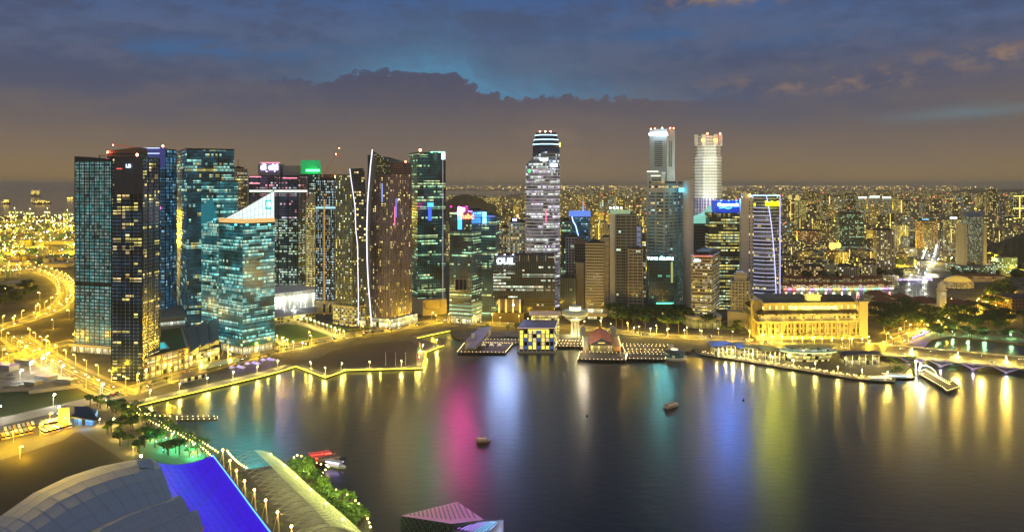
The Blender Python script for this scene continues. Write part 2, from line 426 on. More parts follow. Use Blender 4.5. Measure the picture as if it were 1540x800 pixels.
WP = road("light_road", [(-60, 648), (0, 634), (60, 620), (130, 604), (182, 592)], 14, z=LAND + .1, m=PAVE, lanes=0)
CQ = road("quay_road", [(670, 482), (760, 488), (860, 492), (930, 499), (1010, 506), (1100, 510), (1200, 521), (1290, 526), (1338, 533)], 20, z=LAND + .22)
NB = road("north_road", [(1290, 526), (1345, 516), (1385, 500), (1425, 486), (1455, 474), (1478, 462), (1500, 448), (1520, 436)], 18, z=LAND + .25)
HS = road("hill_street", [(1380, 455), (1378, 430), (1386, 410), (1395, 395), (1400, 380), (1404, 365)], 26, z=LAND + .2, lanes=4)
PR = road("park_road", [(1330, 503), (1380, 490), (1420, 492), (1480, 494), (1545, 500)], 10, z=LAND + .28, lanes=0)
QR = road("river_road", [(1172, 437.2), (1240, 437.2), (1300, 436.6), (1345, 435)], 6, z=LAND + .45, lanes=0, kerb=False)

sheet("dry_field", [(-20, 600), (-20, 545), (0, 598), (50, 586), (120, 596), (128, 598), (60, 613), (-20, 630)], LAND + .05, BROWN) if False else None
sheet("roadside_lawn", [(-60, 645), (-60, 592), (0, 590), (90, 585), (128, 593), (135, 600), (60, 617), (0, 631)], LAND + .03, GRASSM)
sheet("dark_field", [(-60, 524), (-60, 505), (0, 494), (60, 480), (118, 462), (165, 455), (170, 500), (118, 508), (50, 522)], LAND + .03, BROWN)
sheet("building_plot", [(-60, 590), (-60, 566), (0, 552), (44, 541), (120, 583), (90, 585), (0, 589)], LAND + .04, mat("plot_soil", (.14, .13, .12), .9, var=.5, scale=.12))
sheet("parking_ground", [(-60, 712), (-60, 662), (0, 646), (60, 633), (118, 622), (135, 628), (128, 640), (95, 662), (0, 692)], LAND + .05, mat("parking_asphalt", (.09, .085, .07), .7, var=.3, scale=.2))
sheet("dark_lawn", [(-60, 800), (-60, 712), (0, 692), (60, 672), (112, 650), (120, 650), (186, 692), (190, 760)], LAND + .04, BROWN)
sheet("garden_paving", [(118, 649), (140, 622), (190, 594), (206, 609), (222, 625), (283, 653), (330, 682), (350, 690), (346, 720), (330, 760), (200, 760), (186, 692)], LAND + .07, mat("garden_stone", (.10, .085, .07), .8, var=.35, scale=.3))
sheet("event_lawn", [(462, 548), (500, 527), (545, 517), (618, 512), (637, 529), (628, 549), (520, 552), (492, 560)], LAND + .07, BROWN)
sheet("green_lawn", [(392, 500), (416, 490), (446, 487), (506, 508), (462, 518), (440, 518)], LAND + .05, mat("lit_lawn", (.07, .14, .02), .9, var=.2, scale=.1))
sheet("lawn_paving", [(380, 504), (414, 486), (446, 482), (520, 508), (462, 524), (430, 528)], LAND + .03, PAVE)
# promenade along the water: pale paving and the lit sea wall
PRW = smoothline([G(x, y) for x, y in [(206, 609), (330, 580), (405, 562), (445, 550)]], 10)
mb = MB(); strip(mb, PRW, 8, 15, LAND + .09); struct(mb.build("promenade_paving", PAVE))
PRW2 = [G(x, y) for x, y in [(445, 550), (490, 567), (520, 556), (634, 553), (640, 529), (667, 519)]]
mb = MB(); strip(mb, PRW2, 4, 7.5, LAND + .09); struct(mb.build("promenade_paving", PAVE))
PRW3 = smoothline([G(x, y) for x, y in [(626, 508), (677, 497)]], 10)
mb = MB(); strip(mb, PRW3, 4, 8, LAND + .09); struct(mb.build("promenade_paving", PAVE))
PRW4 = smoothline([G(x, y) for x, y in [(1050, 532), (1100, 540), (1200, 556), (1290, 570), (1345, 574)]], 12)
mb = MB(); strip(mb, PRW4, 8, 15, LAND + .09); struct(mb.build("promenade_paving", PAVE))

# distant shore and hills
def hill(name, px0, px1, D, hts, depth, m, seed=0):
    rnd = random.Random(seed); n = 40; mb = MB(); rows = []
    for j in range(7):
        t = j / 6; y = D + depth * t; k = math.sin(math.pi * min(1, t * 1.0)) if t < 1 else 0
        row = []
        for i in range(n + 1):
            s = i / n; a = s * (len(hts) - 1); i0 = min(int(a), len(hts) - 2); h = hts[i0] + (hts[i0 + 1] - hts[i0]) * (a - i0)
            x = (px0 + (px1 - px0) * s - CX) / F * D
            row.append((x * y / D, y, LAND - .5 + max(0, h * k * (1 + rnd.uniform(-.06, .06)))))
        rows.append(row)
    for j in range(6):
        for i in range(n): mb.face([rows[j][i], rows[j][i + 1], rows[j + 1][i + 1], rows[j + 1][i]])
    return struct(mb.build(name, m, smooth=True))
HILLM = mat("wooded_hill", (.025, .03, .02), .95, var=.5, scale=.01)
hill("hill", 640, 775, 4300, [10, 70, 120, 150, 130, 90, 60, 20], 900, HILLM, 1)
hill("hill", 765, 880, 3600, [10, 40, 60, 50, 45, 30, 10], 700, HILLM, 2)
hill("hill", 1478, 1640, 2050, [10, 40, 65, 75, 60, 50], 500, HILLM, 3)
hill("hill", 1390, 1560, 12500, [10, 60, 120, 130, 110, 120, 60], 2500, HILLM, 4)
hill("hill", 1210, 1380, 16500, [5, 60, 100, 60, 90, 40, 5], 2500, HILLM, 6)
FAR = mat("far_land", (.02, .02, .018), .95)
b = MB(); b.face([(-5500, 26000, 3), (4500, 26000, 3), (9000, 40000, 3), (-9000, 40000, 3)]); struct(b.build("far_shore_ground", FAR))

# evening haze over the whole city
hz = bpy.data.materials.new("haze_air"); hz.use_nodes = True; nt = hz.node_tree; nt.nodes.clear()
pv_ = nt.nodes.new('ShaderNodeVolumePrincipled'); pv_.inputs['Color'].default_value = (.93, .88, .78, 1); pv_.inputs['Density'].default_value = HAZE; pv_.inputs['Anisotropy'].default_value = 0.0
ho = nt.nodes.new('ShaderNodeOutputMaterial'); nt.links.new(pv_.outputs[0], ho.inputs['Volume'])
m = MB(); m.prism([(-61000, -1200), (61000, -1200), (61000, 79000), (-61000, 79000)], -7, 345, True, True); tag(m.build("haze", hz), kind="stuff")
# ------------------------------------------------------------------ towers
def corner(L, C, Rr, D, a=20, depth=None):
    """footprint C-R-B-L, counter-clockwise, from the three corners seen and the nearest corner's distance"""
    a = R(a); c = AT(C, D)
    def ray(px, d):
        k = (px - CX) / F; t = (k * c.y - c.x) / (d.x - k * d.y); return t
    dl = Vector((-math.cos(a), math.sin(a), 0)); dr = Vector((math.sin(a), math.cos(a), 0))
    tl = ray(L, dl) if L < C else (depth or 30)
    tr = ray(Rr, dr) if Rr > C and depth is None else (depth or 30)
    if tl < 0 or tl > 400: tl = depth or 30
    if tr < 0 or tr > 90: tr = min(abs(tr), depth or 40)
    l = c + dl * tl; r = c + dr * tr; return [(p.x, p.y) for p in (c, r, l + r - c, l)]
def facing(L, Rr, D, depth=30):
    a, b = AT(L, D), AT(Rr, D); u = (AT((L + Rr) / 2, D)); k = 0
    return [(a.x, a.y), (b.x, b.y), (b.x, b.y + depth), (a.x, a.y + depth)]
ROOF = mat("roof_felt", (.06, .06, .06), .9, var=.3, scale=.2)
REDL = glow("red_beacon_glow", (1, .12, .05), 60)
def clad(mb, fp, zs, hs, proud):
    o = offset(fp, proud)
    for z in zs:
        n = len(fp)
        for i in range(n):
            j = (i + 1) % n; mb.wall(o[i], o[j], z, z + hs)
            mb.face([(*o[i], z + hs), (*o[j], z + hs), (*fp[j][:2], z + hs), (*fp[i][:2], z + hs)])
            mb.face([(*fp[i][:2], z), (*fp[j][:2], z), (*o[j], z), (*o[i], z)])
def piers(mb, fp, z0, z1, gap, w, proud, faces=None, closed=True):
    n = len(fp)
    for i in range(n):
        if faces is not None and i not in faces: continue
        a, b = Vector(fp[i][:2]), Vector(fp[(i + 1) % n][:2]); L = (b - a).length
        if L < gap * .6: continue
        k = max(1, round(L / gap)); t = (b - a) / L; nn = Vector((t.y, -t.x))
        for q in range(k + 1):
            c = a + t * (L * q / k); p = [c - t * w / 2, c + t * w / 2]
            mb.prism([tuple(p[0] + nn * proud), tuple(p[1] + nn * proud), tuple(p[1] - nn * .1), tuple(p[0] - nn * .1)], z0, z1)
def tower(name, label, cat, fp, ztop, wmat, cmat, fh=4.2, spf=.3, proud=.45, pier=None, pierw=.6, z0=LAND, zb=None, parapet=2.0, plant=True, beacon=0, roofm=None, group=None, pfaces=None, root=None, skip=(), core=None):
    """core wall, one window band to each storey, spandrel cladding, piers, roof"""
    c = sum((Vector((*p[:2], 0)) for p in fp), Vector()) / len(fp); c.z = z0
    t = root or thing(name, label, cat, c, group)
    zb = z0 if zb is None else zb
    n = max(1, int((ztop - parapet - zb) / fh)); fhh = (ztop - parapet - zb) / n
    mb = MB(); mb.prism(offset(fp, -.4), zb, ztop - .5); mb.build("core_wall", core or cmat, t)
    cl = MB(); zs = []
    for k in range(n):
        z = zb + k * fhh
        if k in skip: continue
        m2 = MB(); m2.prism(fp, z + fhh * spf, z + fhh, cap=True, bottom=True, vz=zb); m2.build("window_band", wmat, t)
        zs.append(z)
    clad(cl, fp, zs, fhh * spf, proud)
    clad(cl, fp, [zb + n * fhh], ztop - (zb + n * fhh), proud)
    if pier: piers(cl, fp, zb, ztop, pier, pierw, proud + .15, pfaces)
    cl.build("cladding", cmat, t)
    mb = MB(); mb.prism(offset(fp, -.2), ztop - .6, ztop - .2); rf = mb.build("roof", roofm or ROOF, t)
    if plant:
        q = offset(fp, -min(8, .22 * math.dist(fp[0], fp[1]), .22 * math.dist(fp[1], fp[2])))
        mb = MB(); mb.prism(q, ztop - .3, ztop + 3.2)
        for k in range(3):
            p = Vector(q[0]).lerp(Vector(q[2]), .25 + .25 * k); mb.box((p.x, p.y, ztop + 4), (3, 3, 1.6))
        mb.build("plant_room", ROOF, rf)
    for k in range(beacon):
        p = fp[(0, 3, 1)[k]]; m2 = MB(); m2.ball((p[0], p[1] + .5, ztop + 1.2), 1.0); m2.build("red_beacon", REDL, t)
    t['zt'] = ztop; return t
def sign(t, text, px, py, D, h, col, es, name="sign_text", rz=0, bold=.02, back=None, w=None):
    cu = bpy.data.curves.new(name, 'FONT'); cu.body = text; cu.size = h * 1.35; cu.extrude = .35; cu.offset = bold * h; cu.align_x = 'CENTER'; cu.align_y = 'CENTER'
    to = bpy.data.objects.new(name, cu); COL.objects.link(to); bpy.context.view_layer.update()
    me = bpy.data.meshes.new_from_object(to); bpy.data.objects.remove(to); me.materials.clear(); me.materials.append(glow("sign_glow_%02d" % (len(MATS)), col, es)); o = bpy.data.objects.new(name, me); COL.objects.link(o)
    p = AT(px, D); o.rotation_euler = (R(90), 0, rz); o.location = (p.x, p.y, ZT(py, D))
    o.parent = t; o.matrix_parent_inverse = Matrix.Translation(-WL[t.name])
    if w: o.scale = (w, 1, 1)
    return o
def panel(t, name, px0, px1, py0, py1, D, m, th=.6, slant=0):
    a, b_ = AT(px0, D), AT(px1, D); mb = MB(); z0, z1 = ZT(py1, D), ZT(py0, D)
    mb.prism([(a.x, a.y - th), (b_.x, b_.y - th + slant), (b_.x, b_.y + slant), (a.x, a.y)], z0, z1, True, True, vz=z0); return mb.build(name, m, t)
def fline(t, name, pts, m, r=.5, mb=None):
    mb = MB(); mb.tube(pts, r, 4); return mb.build(name, m, t)
def lamp_light(name, loc, e, col, r=.6, parent=None, spot=None):
    l = bpy.data.lights.new(name, 'SPOT' if spot else 'POINT'); l.energy = e; l.color = col; l.shadow_soft_size = r
    if spot: l.spot_size = R(spot[0]); l.spot_blend = .6
    o = bpy.data.objects.new(name, l); COL.objects.link(o); o.location = loc
    if spot: o.rotation_euler = (Vector(spot[1]) - Vector(loc)).to_track_quat('-Z', 'Y').to_euler()
    if parent is not None: o.parent = parent; o.matrix_parent_inverse = Matrix.Translation(-WL[parent.name])
    return o

# cladding paints
C_DK = mat("dark_cladding", (.03, .04, .05), .35, .3, var=.2)
C_BL = mat("blue_cladding", (.03, .05, .08), .35, .3, var=.2)
C_BR = mat("brown_cladding", (.16, .11, .085), .6, var=.2)
C_BG = mat("beige_cladding", (.38, .33, .27), .7, var=.15)
C_WH = mat("white_cladding", (.62, .62, .6), .55, var=.12)
C_GR = mat("grey_cladding", (.24, .25, .26), .6, var=.15)
C_CR = mat("cream_stone", (.48, .43, .32), .75, var=.15)
ws = dict(lo=-.1, hi=1.1)
W_TEALA = wm("teal_flat_windows", bay=3.7, lit=.8, mu=.1, st=.38, dim=.25, run=.35, ca=TEAL, cb=COOL, ratio=.6, dimcol=(.12, .55, .62), glass=(.02, .05, .07), **ws)
W_BLUE = wm("blue_flat_windows", bay=5.0, lit=.30, mu=.1, st=.7, dim=.5, run=.5, ca=(.3, .7, 1), cb=COOL, ratio=.4, dimcol=(.05, .32, .62), glass=(.02, .04, .09), **ws)
W_DARKY = wm("dark_yellow_windows", bay=4.4, lit=.32, mu=.06, st=1.2, dim=.22, run=.6, ca=YEL, cb=WARM, ratio=.4, dimcol=(.07, .22, .42), **ws)
W_GLT = wm("teal_office_glass", bay=2.6, lit=.42, mu=.02, st=.9, dim=.5, run=.88, ca=(.35, .95, .85), cb=(.75, 1, .7), ratio=.35, dimcol=(.04, .42, .52), glass=(.01, .05, .07), **ws)
W_GLD = wm("dark_office_glass", bay=2.6, lit=.30, mu=.02, st=1.0, dim=.26, run=.88, ca=(.45, .95, .8), cb=YEL, ratio=.25, dimcol=(.05, .32, .48), **ws)
W_OFG = wm("green_office_windows", bay=3.2, lit=.34, mu=.04, st=1.2, dim=.10, run=.82, ca=(.45, .95, .55), cb=(.8, 1, .45), ratio=.45, **ws)
W_RES = wm("residential_windows", bay=3.2, lit=.22, mu=.2, st=1.8, dim=.24, run=.15, ca=YEL, cb=(.8, 1, .75), ratio=.25, dimcol=(.45, .42, .25), glass=(.05, .05, .05), **ws)  # dim: pane glow standing in for golden light on the walls
W_RES2 = wm("mauve_residential_windows", bay=3.0, lit=.2, mu=.2, st=1.8, dim=.24, run=.2, ca=YEL, cb=WARM, ratio=.4, dimcol=(.42, .3, .34), glass=(.05, .04, .05), **ws)  # dim: pane glow standing in for mauve light on the walls
W_OFY = wm("yellow_office_windows", bay=3.4, lit=.42, mu=.08, st=1.3, dim=.05, run=.6, ca=YEL, cb=WHITE, ratio=.4, dimcol=(.4, .35, .15), **ws)
W_OFS = wm("sparse_office_windows", bay=3.4, lit=.16, mu=.06, st=1.4, dim=.04, run=.55, ca=(.8, 1, .5), cb=COOL, ratio=.4, dimcol=(.2, .3, .3), **ws)
W_OFW = wm("white_office_windows", bay=2.6, lit=.4, mu=.02, st=1.3, dim=.4, run=.9, ca=(.85, 1, .85), cb=(.85, .72, 1), ratio=.4, dimcol=(.5, .5, .6), **ws)
W_GRN = wm("green_lit_windows", bay=3, lit=.35, mu=.1, st=1.5, dim=.2, run=.6, ca=(.2, 1, .5), cb=COOL, ratio=.5, dimcol=(.03, .5, .25), **ws)
W_CIT = wm("pink_office_windows", bay=3.4, lit=.38, mu=.04, st=.9, dim=.2, run=.75, ca=(1, .4, .5), cb=(.8, .9, 1), ratio=.35, dimcol=(.2, .2, .45), **ws)
W_COOL = wm("cool_office_windows", bay=3.4, lit=.42, mu=.08, st=1.0, dim=.1, run=.7, ca=(.75, 1, .9), cb=(.7, .95, .6), ratio=.5, dimcol=(.05, .35, .42), **ws)
GL_BLACK = mat("black_glass", (.012, .014, .016), .08, .0, var=0)

# --- the residential pair beside the avenue ---
D1 = 940
fpA = corner(113, 172, 176, D1, 17, depth=22)
tA = tower("apartment_tower", "teal lit apartment tower with a slanting dark parapet above the avenue junction", "tower", fpA, ZT(241, D1), W_TEALA, C_BL, fh=3.9, spf=.34, pier=7.5, pierw=.9, zb=ZT(524, D1), beacon=0, skip=(18, 57), plant=False)
m2 = MB(); zt = ZT(241, D1); m2.prism(offset(fpA, .5), zt, [zt + .5, zt + .5, zt + 5, zt + 5]); m2.build("slanted_parapet", C_DK, tA)
m2 = MB(); a = AT(150, D1 + 6); m2.tube([(a.x, a.y, zt), (a.x, a.y, zt + 6)], .5); m2.tube([(a.x - 1.5, a.y, zt + 5.6), (a.x + 7, a.y, zt + 5.2)], .35); m2.build("cleaning_crane", DARKM, tA)
fpb = [(fpA[0][0], fpA[0][1] - 4), (fpA[1][0], fpA[1][1]), fpA[2], (fpA[3][0], fpA[3][1])]
fpP = gpoly([(176, 562), (180, 575), (173, 575), (119, 541)]); 
LOBBYG = wm("lobby_glass", bay=5, floor=9, lit=.95, mu=.05, lo=.05, hi=.95, st=1.6, run=.1, ca=(1, .9, .45), cb=(1, .95, .6))
m2 = MB(); m2.prism(offset(fpA, 1.5), LAND, ZT(524, D1)); m2.build("lobby", LOBBYG, tA)
m2 = MB(); piers(m2, offset(fpA, 2.0), LAND, ZT(524, D1), 9, 1.2, 1.0); m2.prism(offset(fpA, 4.5), ZT(524, D1), ZT(520, D1)); m2.build("lobby_frame", C_BG, tA)
D2 = 812
fpB = corner(168, 214, 221, D2, 4, depth=34)
C_NV = mat("navy_glass_cladding", (.012, .02, .035), .25, .2, var=.2)
tB = tower("apartment_tower", "dark slab tower with yellow lit rooms and one red beacon, nearest the avenue", "tower", fpB, ZT(236, D2), W_DARKY, C_NV, fh=3.6, spf=.38, pier=9.8, pierw=.8, plant=False)
m2 = MB(); p = AT(205, D2); m2.ball((p.x, p.y + 2, ZT(233, D2)), 1.4); m2.build("red_beacon", REDL, tB)
panel(tB, "crown_panel", 172, 215, 236, 292, D2 - 1, mat("crown_cladding", (.06, .07, .1), .4, .3), .4)
sign(tB, "THE SAIL".replace("THE SAIL", "LB"), 193, 250, D2 - 2.4, 3.6, (.5, .7, 1), 4)
m2 = MB(); a, b_ = AT(176, D2), AT(185, D2); m2.box(((a.x + b_.x) / 2, a.y - 1.6, ZT(254, D2)), (5.5, .3, 1.2)); m2.build("red_light_bar", glow("red_bar_glow", (1, .1, .1), 1.2), tB)
D3 = 1130
fpC = corner(206, 249, 251, D3, 3, depth=32)
tC = tower("apartment_tower", "blue lit apartment tower with white crown strips behind the dark slab", "tower", fpC, ZT(224, D3), W_BLUE, C_BL, fh=4.6, spf=.3, pier=11, pierw=.7, zb=ZT(487, D3), plant=False)
for y in (223, 231, 254): panel(tC, "crown_light_strip", 208, 240, y - .6, y + .6, D3 - 1.2, glow("crown_blue_glow", (.6, .75, 1), 1.6), .3)
panel(tC, "crown_panel", 205, 249, 222, 252, D3 - .8, mat("crown_blue", (.1, .13, .4), .4, .2, (.08, .1, .55), .22), .2)
m2 = MB(); p = AT(245, D3); m2.ball((p.x, p.y, ZT(220, D3)), 1.5); m2.build("red_beacon", REDL, tC)
for x, y, c, e in ((239, 313, (1, .15, .4), 2.5), (236, 319, (.15, .3, 1), 3)): panel(tC, "video_panel", x - 3, x + 3, y - 2, y + 2, D3 - 1.2, glow("video_glow_%d" % x, c, e), .3)
m2 = MB(); m2.prism(offset(fpC, .4), LAND, ZT(487, D3)); m2.build("podium", LOBBYG, tC)
D4 = 1060
fpD = corner(161, 206, 208, D4, 5, depth=25)
tD = tower("unfinished_tower", "unlit tower top carrying a red luffing crane behind the dark slab", "tower", fpD, ZT(228, D4), W_OFS, C_BR, fh=4.2, plant=False)
m2 = MB(); z = ZT(228, D4); m2.prism(fpD, z, [z + 5.5, z + 5.5, z + 1, z + 1]); m2.build("roof_frame", C_BR, tD)
m2 = MB(); p = AT(162, D4); m2.ball((p.x, p.y, ZT(229, D4)), 1.4); m2.build("red_beacon", REDL, tD)
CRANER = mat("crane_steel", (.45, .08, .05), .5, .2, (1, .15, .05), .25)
def tower_crane(label, px, D, ybase, ytop, tip, m, luff=None):
    p = AT(px, D); t = thing("tower_crane", label, "crane", (p.x, p.y, ZT(ybase, D)))
    zb, zt = ZT(ybase, D), ZT(ytop, D); mb = MB()
    for sx in (-1, 1):
        for sy in (-1, 1): mb.tube([(p.x + sx, p.y + sy, zb), (p.x + sx, p.y + sy, zt)], .25, 3)
    k = 0; z = zb
    while z < zt - 2: mb.tube([(p.x - 1, p.y - 1, z), (p.x + 1, p.y - 1, z + 2)], .15, 3); z += 2
    mb.build("mast", m, t)
    q = AT(tip[0], D); mb = MB(); A = Vector((p.x, p.y, zt)); B = Vector((q.x, q.y, ZT(tip[1], D)))
    for o in (Vector((0, -.8, 0)), Vector((0, .8, 0)), Vector((0, 0, 1.2))): mb.tube([A + o, B + o * .3], .28, 3)
    d = B - A; n = int(d.length / 3)
    for i in range(n): mb.tube([A + d * (i / n) + Vector((0, -.8, 0)), A + d * ((i + 1) / n) + Vector((0, 0, 1.0))], .14, 3)
    mb.build("jib", m, t)
    mb = MB(); mb.tube([A, A - d.normalized() * 9], .5, 4); e = A - d.normalized() * 9; mb.box(e, (2, 2, 2.6)); mb.build("counter_jib", m, t)
    mb = MB(); mb.box(A + Vector((1.6, -1, 1)), (1.8, 1.8, 2.2)); mb.build("cab", C_WH, t)
    mb = MB(); mb.ball(B, .8); mb.build("red_beacon", REDL, t)
    return t
tower_crane("red lit hammerhead crane on the unlit tower top", 196, D4 + 3, 224, 221.5, (170, 218.5), CRANER)
tower_crane("thin luffing crane rising over the roof with an orange lamp", 517, 1300, 268, 262, (510, 223), mat("crane_yellow", (.5, .3, .08), .5, .2, (1, .35, .1), .12))
tower_crane("long slanting crane jib seen behind the striped office tower", 487, 1290, 266, 262, (505, 232), MATS["crane_yellow"])

# --- twin office towers with teal glass ---
D5 = 1080
fpE = corner(259, 281, 352, D5, 62)
tE = tower("office_tower", "tall dark teal glass office tower with thin bright floor lines and flat top", "tower", fpE, ZT(223, D5), W_GLD, C_DK, fh=4.3, spf=.22, pier=None, skip=(), plant=False)
for y in (264, 269.5, 274): 
    pass
fpE2 = corner(303, 326, 358, D5 - 45, 35)
tE2 = tower("office_tower", "teal glass office block folded like paper in front of the tall dark one", "tower", fpE2, ZT(271, D5 - 45), W_GLT, C_BL, fh=4.2, spf=.2, plant=False)
a_, b2, c_ = Vector((*fpE2[3], 0)), Vector((*fpE2[0], 0)), Vector((*fpE2[1], 0))
m2 = MB(); up = Vector((0, -1.2, 0))
m2.face([tuple(a_ + up + Vector((0, -.3, ZT(338, D5 - 40)))), tuple(b2 + up + Vector((0, 0, ZT(330, D5 - 45)))), tuple(b2.lerp(a_, .25) + up + Vector((0, -.5, ZT(296, D5 - 45)))), tuple(a_ + up + Vector((0, -.3, ZT(310, D5 - 40))))], [(0, 0), (30, 0), (24, 30), (0, 20)])
m2.build("folded_glass_panel", mat("folded_glass", (.02, .2, .3), .1, 0, (.05, .5, .7), .22, var=0), tE2)
D6 = 935
fpF = corner(329, 365, 413, D6, 38)
tF = tower("office_tower", "shorter teal glass office tower under a white sloping glass crown", "tower", fpF, ZT(336, D6), W_GLT, C_BL, fh=4.1, spf=.22, zb=LAND + 9, plant=False)
zt = ZT(336, D6); zl, zc, zr, zbk = ZT(333, 960), ZT(318, D6), ZT(292, 975), ZT(300, 1000)
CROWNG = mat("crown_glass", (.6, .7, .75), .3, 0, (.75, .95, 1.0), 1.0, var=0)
q = offset(fpF, -.3); hs = [zt + 17, zt + 38, zt + 20, zt + 1.0]
m2 = MB(); m2.prism(q, zt - .4, hs, cap=False); m2.build("sloping_crown_glass", CROWNG, tF)
m2 = MB()
piers_h = []
for i in range(4):
    a, b_ = Vector(q[i]), Vector(q[(i + 1) % 4]); ha, hb = hs[i], hs[(i + 1) % 4]; k = 8
    for j in range(k + 1):
        p = a.lerp(b_, j / k); m2.tube([(p.x, p.y, zt - .4), (p.x, p.y, ha + (hb - ha) * j / k)], .22, 4)
    m2.tube([(*a, ha), (*b_, hb)], .6, 4)
    for f_ in (.33, .66): m2.tube([(*a, zt + (ha - zt) * f_), (*b_, zt + (hb - zt) * f_)], .12, 4)
m2.build("crown_frame", C_GR, tF)
m2 = MB(); m2.prism(offset(fpF, .05), zt - .2, zt + 5, cap=False); m2.build("sky_garden_glow", glow("garden_glow", (1, .6, .2), .9), tF)
panel(tF, "crown_sign", 399, 408, 301, 315, 958, glow("crown_sign_glow", (.0, .55, .45), 1.2), .4)
sign(tF, "8", 404, 308, 956.8, 7, (.7, 1, .95), 3)
m2 = MB(); m2.prism(offset(fpF, -2), LAND, LAND + 9); m2.build("lobby", LOBBYG, tF)
m2 = MB(); piers(m2, offset(fpF, .2), LAND, LAND + 9, 8, 1, .6); m2.build("lobby_frame", C_GR, tF)
# low podium with pool between the towers
PODG = wm("podium_shop_windows", bay=5, floor=6, lit=.75, mu=.06, lo=.1, hi=.9, st=1.5, run=.2, ca=YEL, cb=(1, .9, .5), wall=(.3, .28, .24))
fpG = gpoly([(216, 572), (284, 553), (275, 520), (216, 528)])
tG = thing("podium_building", "low brown podium block with roof garden and turquoise pool beside the dark slab", "building", G(250, 560))
m2 = MB(); m2.prism(fpG, LAND, 24, vz=LAND); m2.build("glass_wall", PODG, tG)
m2 = MB(); piers(m2, fpG, LAND, 25, 8, .9, .7); clad(m2, fpG, [LAND + 14, 23], 1.6, .8); m2.build("brown_frame", C_BR, tG)
m2 = MB(); m2.prism(offset(fpG, -3), 24, 24.7); m2.build("roof_garden", GRASSM, tG)
pc = Vector(fpG[0]).lerp(Vector(fpG[2]), .55)
POOL = mat("pool_water", (.02, .3, .35), .05, 0, (.05, .8, .85), .6, var=0)
pool = gpoly([(233, 527), (252, 523), (246, 515), (228, 518)], 25); m2 = MB(); m2.prism(pool, 24.7, 25.1); m2.build("pool", POOL, tG)
m2 = MB(); clad(m2, pool, [24.6], .9, 1.5); m2.build("pool_edge", C_WH, tG)
fpH = gpoly([(284, 552), (330, 541), (330, 505), (275, 519)])
tH = thing("shopping_mall", "low mall with folded metal roofs and glowing terraces between the glass towers", "building", G(305, 548))
m2 = MB(); m2.prism(fpH, LAND, 16, vz=LAND); m2.build("shop_front", PODG, tH)
A = [Vector((*p, 0)) for p in fpH]
m2 = MB()
for k in range(3):
    l0 = A[3].lerp(A[2], k / 3); l1 = A[3].lerp(A[2], (k + .95) / 3); f0 = A[0].lerp(A[1], k / 3); f1 = A[0].lerp(A[1], (k + .95) / 3); mid = (f0 + l1) / 2
    z = 17 + k * 2
    m2.face([(f0.x, f0.y, z), (f1.x, f1.y, z + 5), (l1.x, l1.y, z + 9), (l0.x, l0.y, z + 2)])
    m2.face([(f0.x, f0.y, z - 1), (f1.x, f1.y, z - 1), (f1.x, f1.y, z + 5), (f0.x, f0.y, z)])
    m2.face([(f1.x, f1.y, z - 1), (l1.x, l1.y, z - 1), (l1.x, l1.y, z + 9), (f1.x, f1.y, z + 5)])
m2.build("folded_roof", mat("zinc_roof", (.2, .23, .25), .4, .5), tH)
fpI = gpoly([(222, 508), (278, 502), (277, 484), (222, 488)])
tI = thing("podium_building", "flat grey roofed hall with one strip of lit windows behind the pool", "building", G(250, 505))
m2 = MB(); m2.prism(fpI, LAND, 24); m2.build("wall", C_GR, tI)
m2 = MB(); m2.prism(offset(fpI, .3), 15, 20, vz=15); m2.build("window_band", wm("hall_windows", bay=4, floor=5, lit=.8, mu=.08, lo=.05, hi=.95, st=1.2, ca=COOL, cb=WHITE, run=.2), tI)
m2 = MB(); m2.prism(offset(fpI, 2.5), 24.2, 26.5, True, True); m2.build("roof", C_GR, tI)
fpJ = gpoly([(322, 548), (366, 540), (366, 531), (322, 537)])
tJ = thing("street_canopy", "glass canopy with slim white masts and cables over the mall steps", "canopy", G(340, 545))
m2 = MB(); m2.prism(gpoly([(300, 556), (360, 543), (358, 538), (298, 549)], 8), 8, 8.5, True, True); m2.build("canopy_roof", mat("canopy_glass", (.4, .5, .5), .2), tJ)
for x, y in ((317, 553), (343, 546), (301, 557)):
    p = G(x, y); m2 = MB(); m2.tube([(p.x, p.y, LAND), (p.x, p.y, 30)], [.5, .2], 5); m2.build("mast", STEELW, tJ)
    m2 = MB()
    for d in (-9, 9): m2.tube([(p.x, p.y, 29), (p.x + d, p.y + 4, 8.5)], .12, 3)
    m2.build("cable", STEELW, tJ)

# --- behind: beige slab, pink sign block, green crown ---
D7 = 1420
tK = tower("office_tower", "beige striped slab tower with a small mast seen between the teal towers", "tower", corner(345, 363, 372, D7, 12), ZT(254, D7), W_OFY, C_BG, fh=5.2, spf=.55, plant=True)
m2 = MB(); p = AT(358, D7 + 8); m2.tube([(p.x, p.y, ZT(254, D7)), (p.x, p.y, ZT(240, D7))], .5, 4); m2.build("mast", DARKM, tK)
D8 = 1390
tL = tower("office_tower", "broad stepped office tower with pink lit top floors and white sign", "tower", corner(375, 448, 464, D8, 10), ZT(264, D8), W_CIT, C_DK, fh=4.6, spf=.35, pier=17, pierw=2.2, zb=ZT(330, D8), plant=False)
tL2 = tower("", "", "", corner(375, 448, 464, D8, 10), ZT(330, D8) + .2, W_COOL, C_DK, fh=4.4, spf=.35, pier=17, pierw=2.2, root=tL, plant=False, parapet=.2)
m2 = MB(); m2.prism(corner(388, 421, 424, D8 + 12, 6, depth=20), ZT(264, D8), ZT(247, D8)); m2.prism(corner(425, 446, 450, D8 + 12, 6, depth=20), ZT(264, D8), ZT(249, D8)); m2.build("plant_block", C_GR, tL)
panel(tL, "bright_floor_strip", 375, 462, 286, 289, D8 - 12, glow("floor_strip_glow", (.85, 1, .8), 1.5), .3)
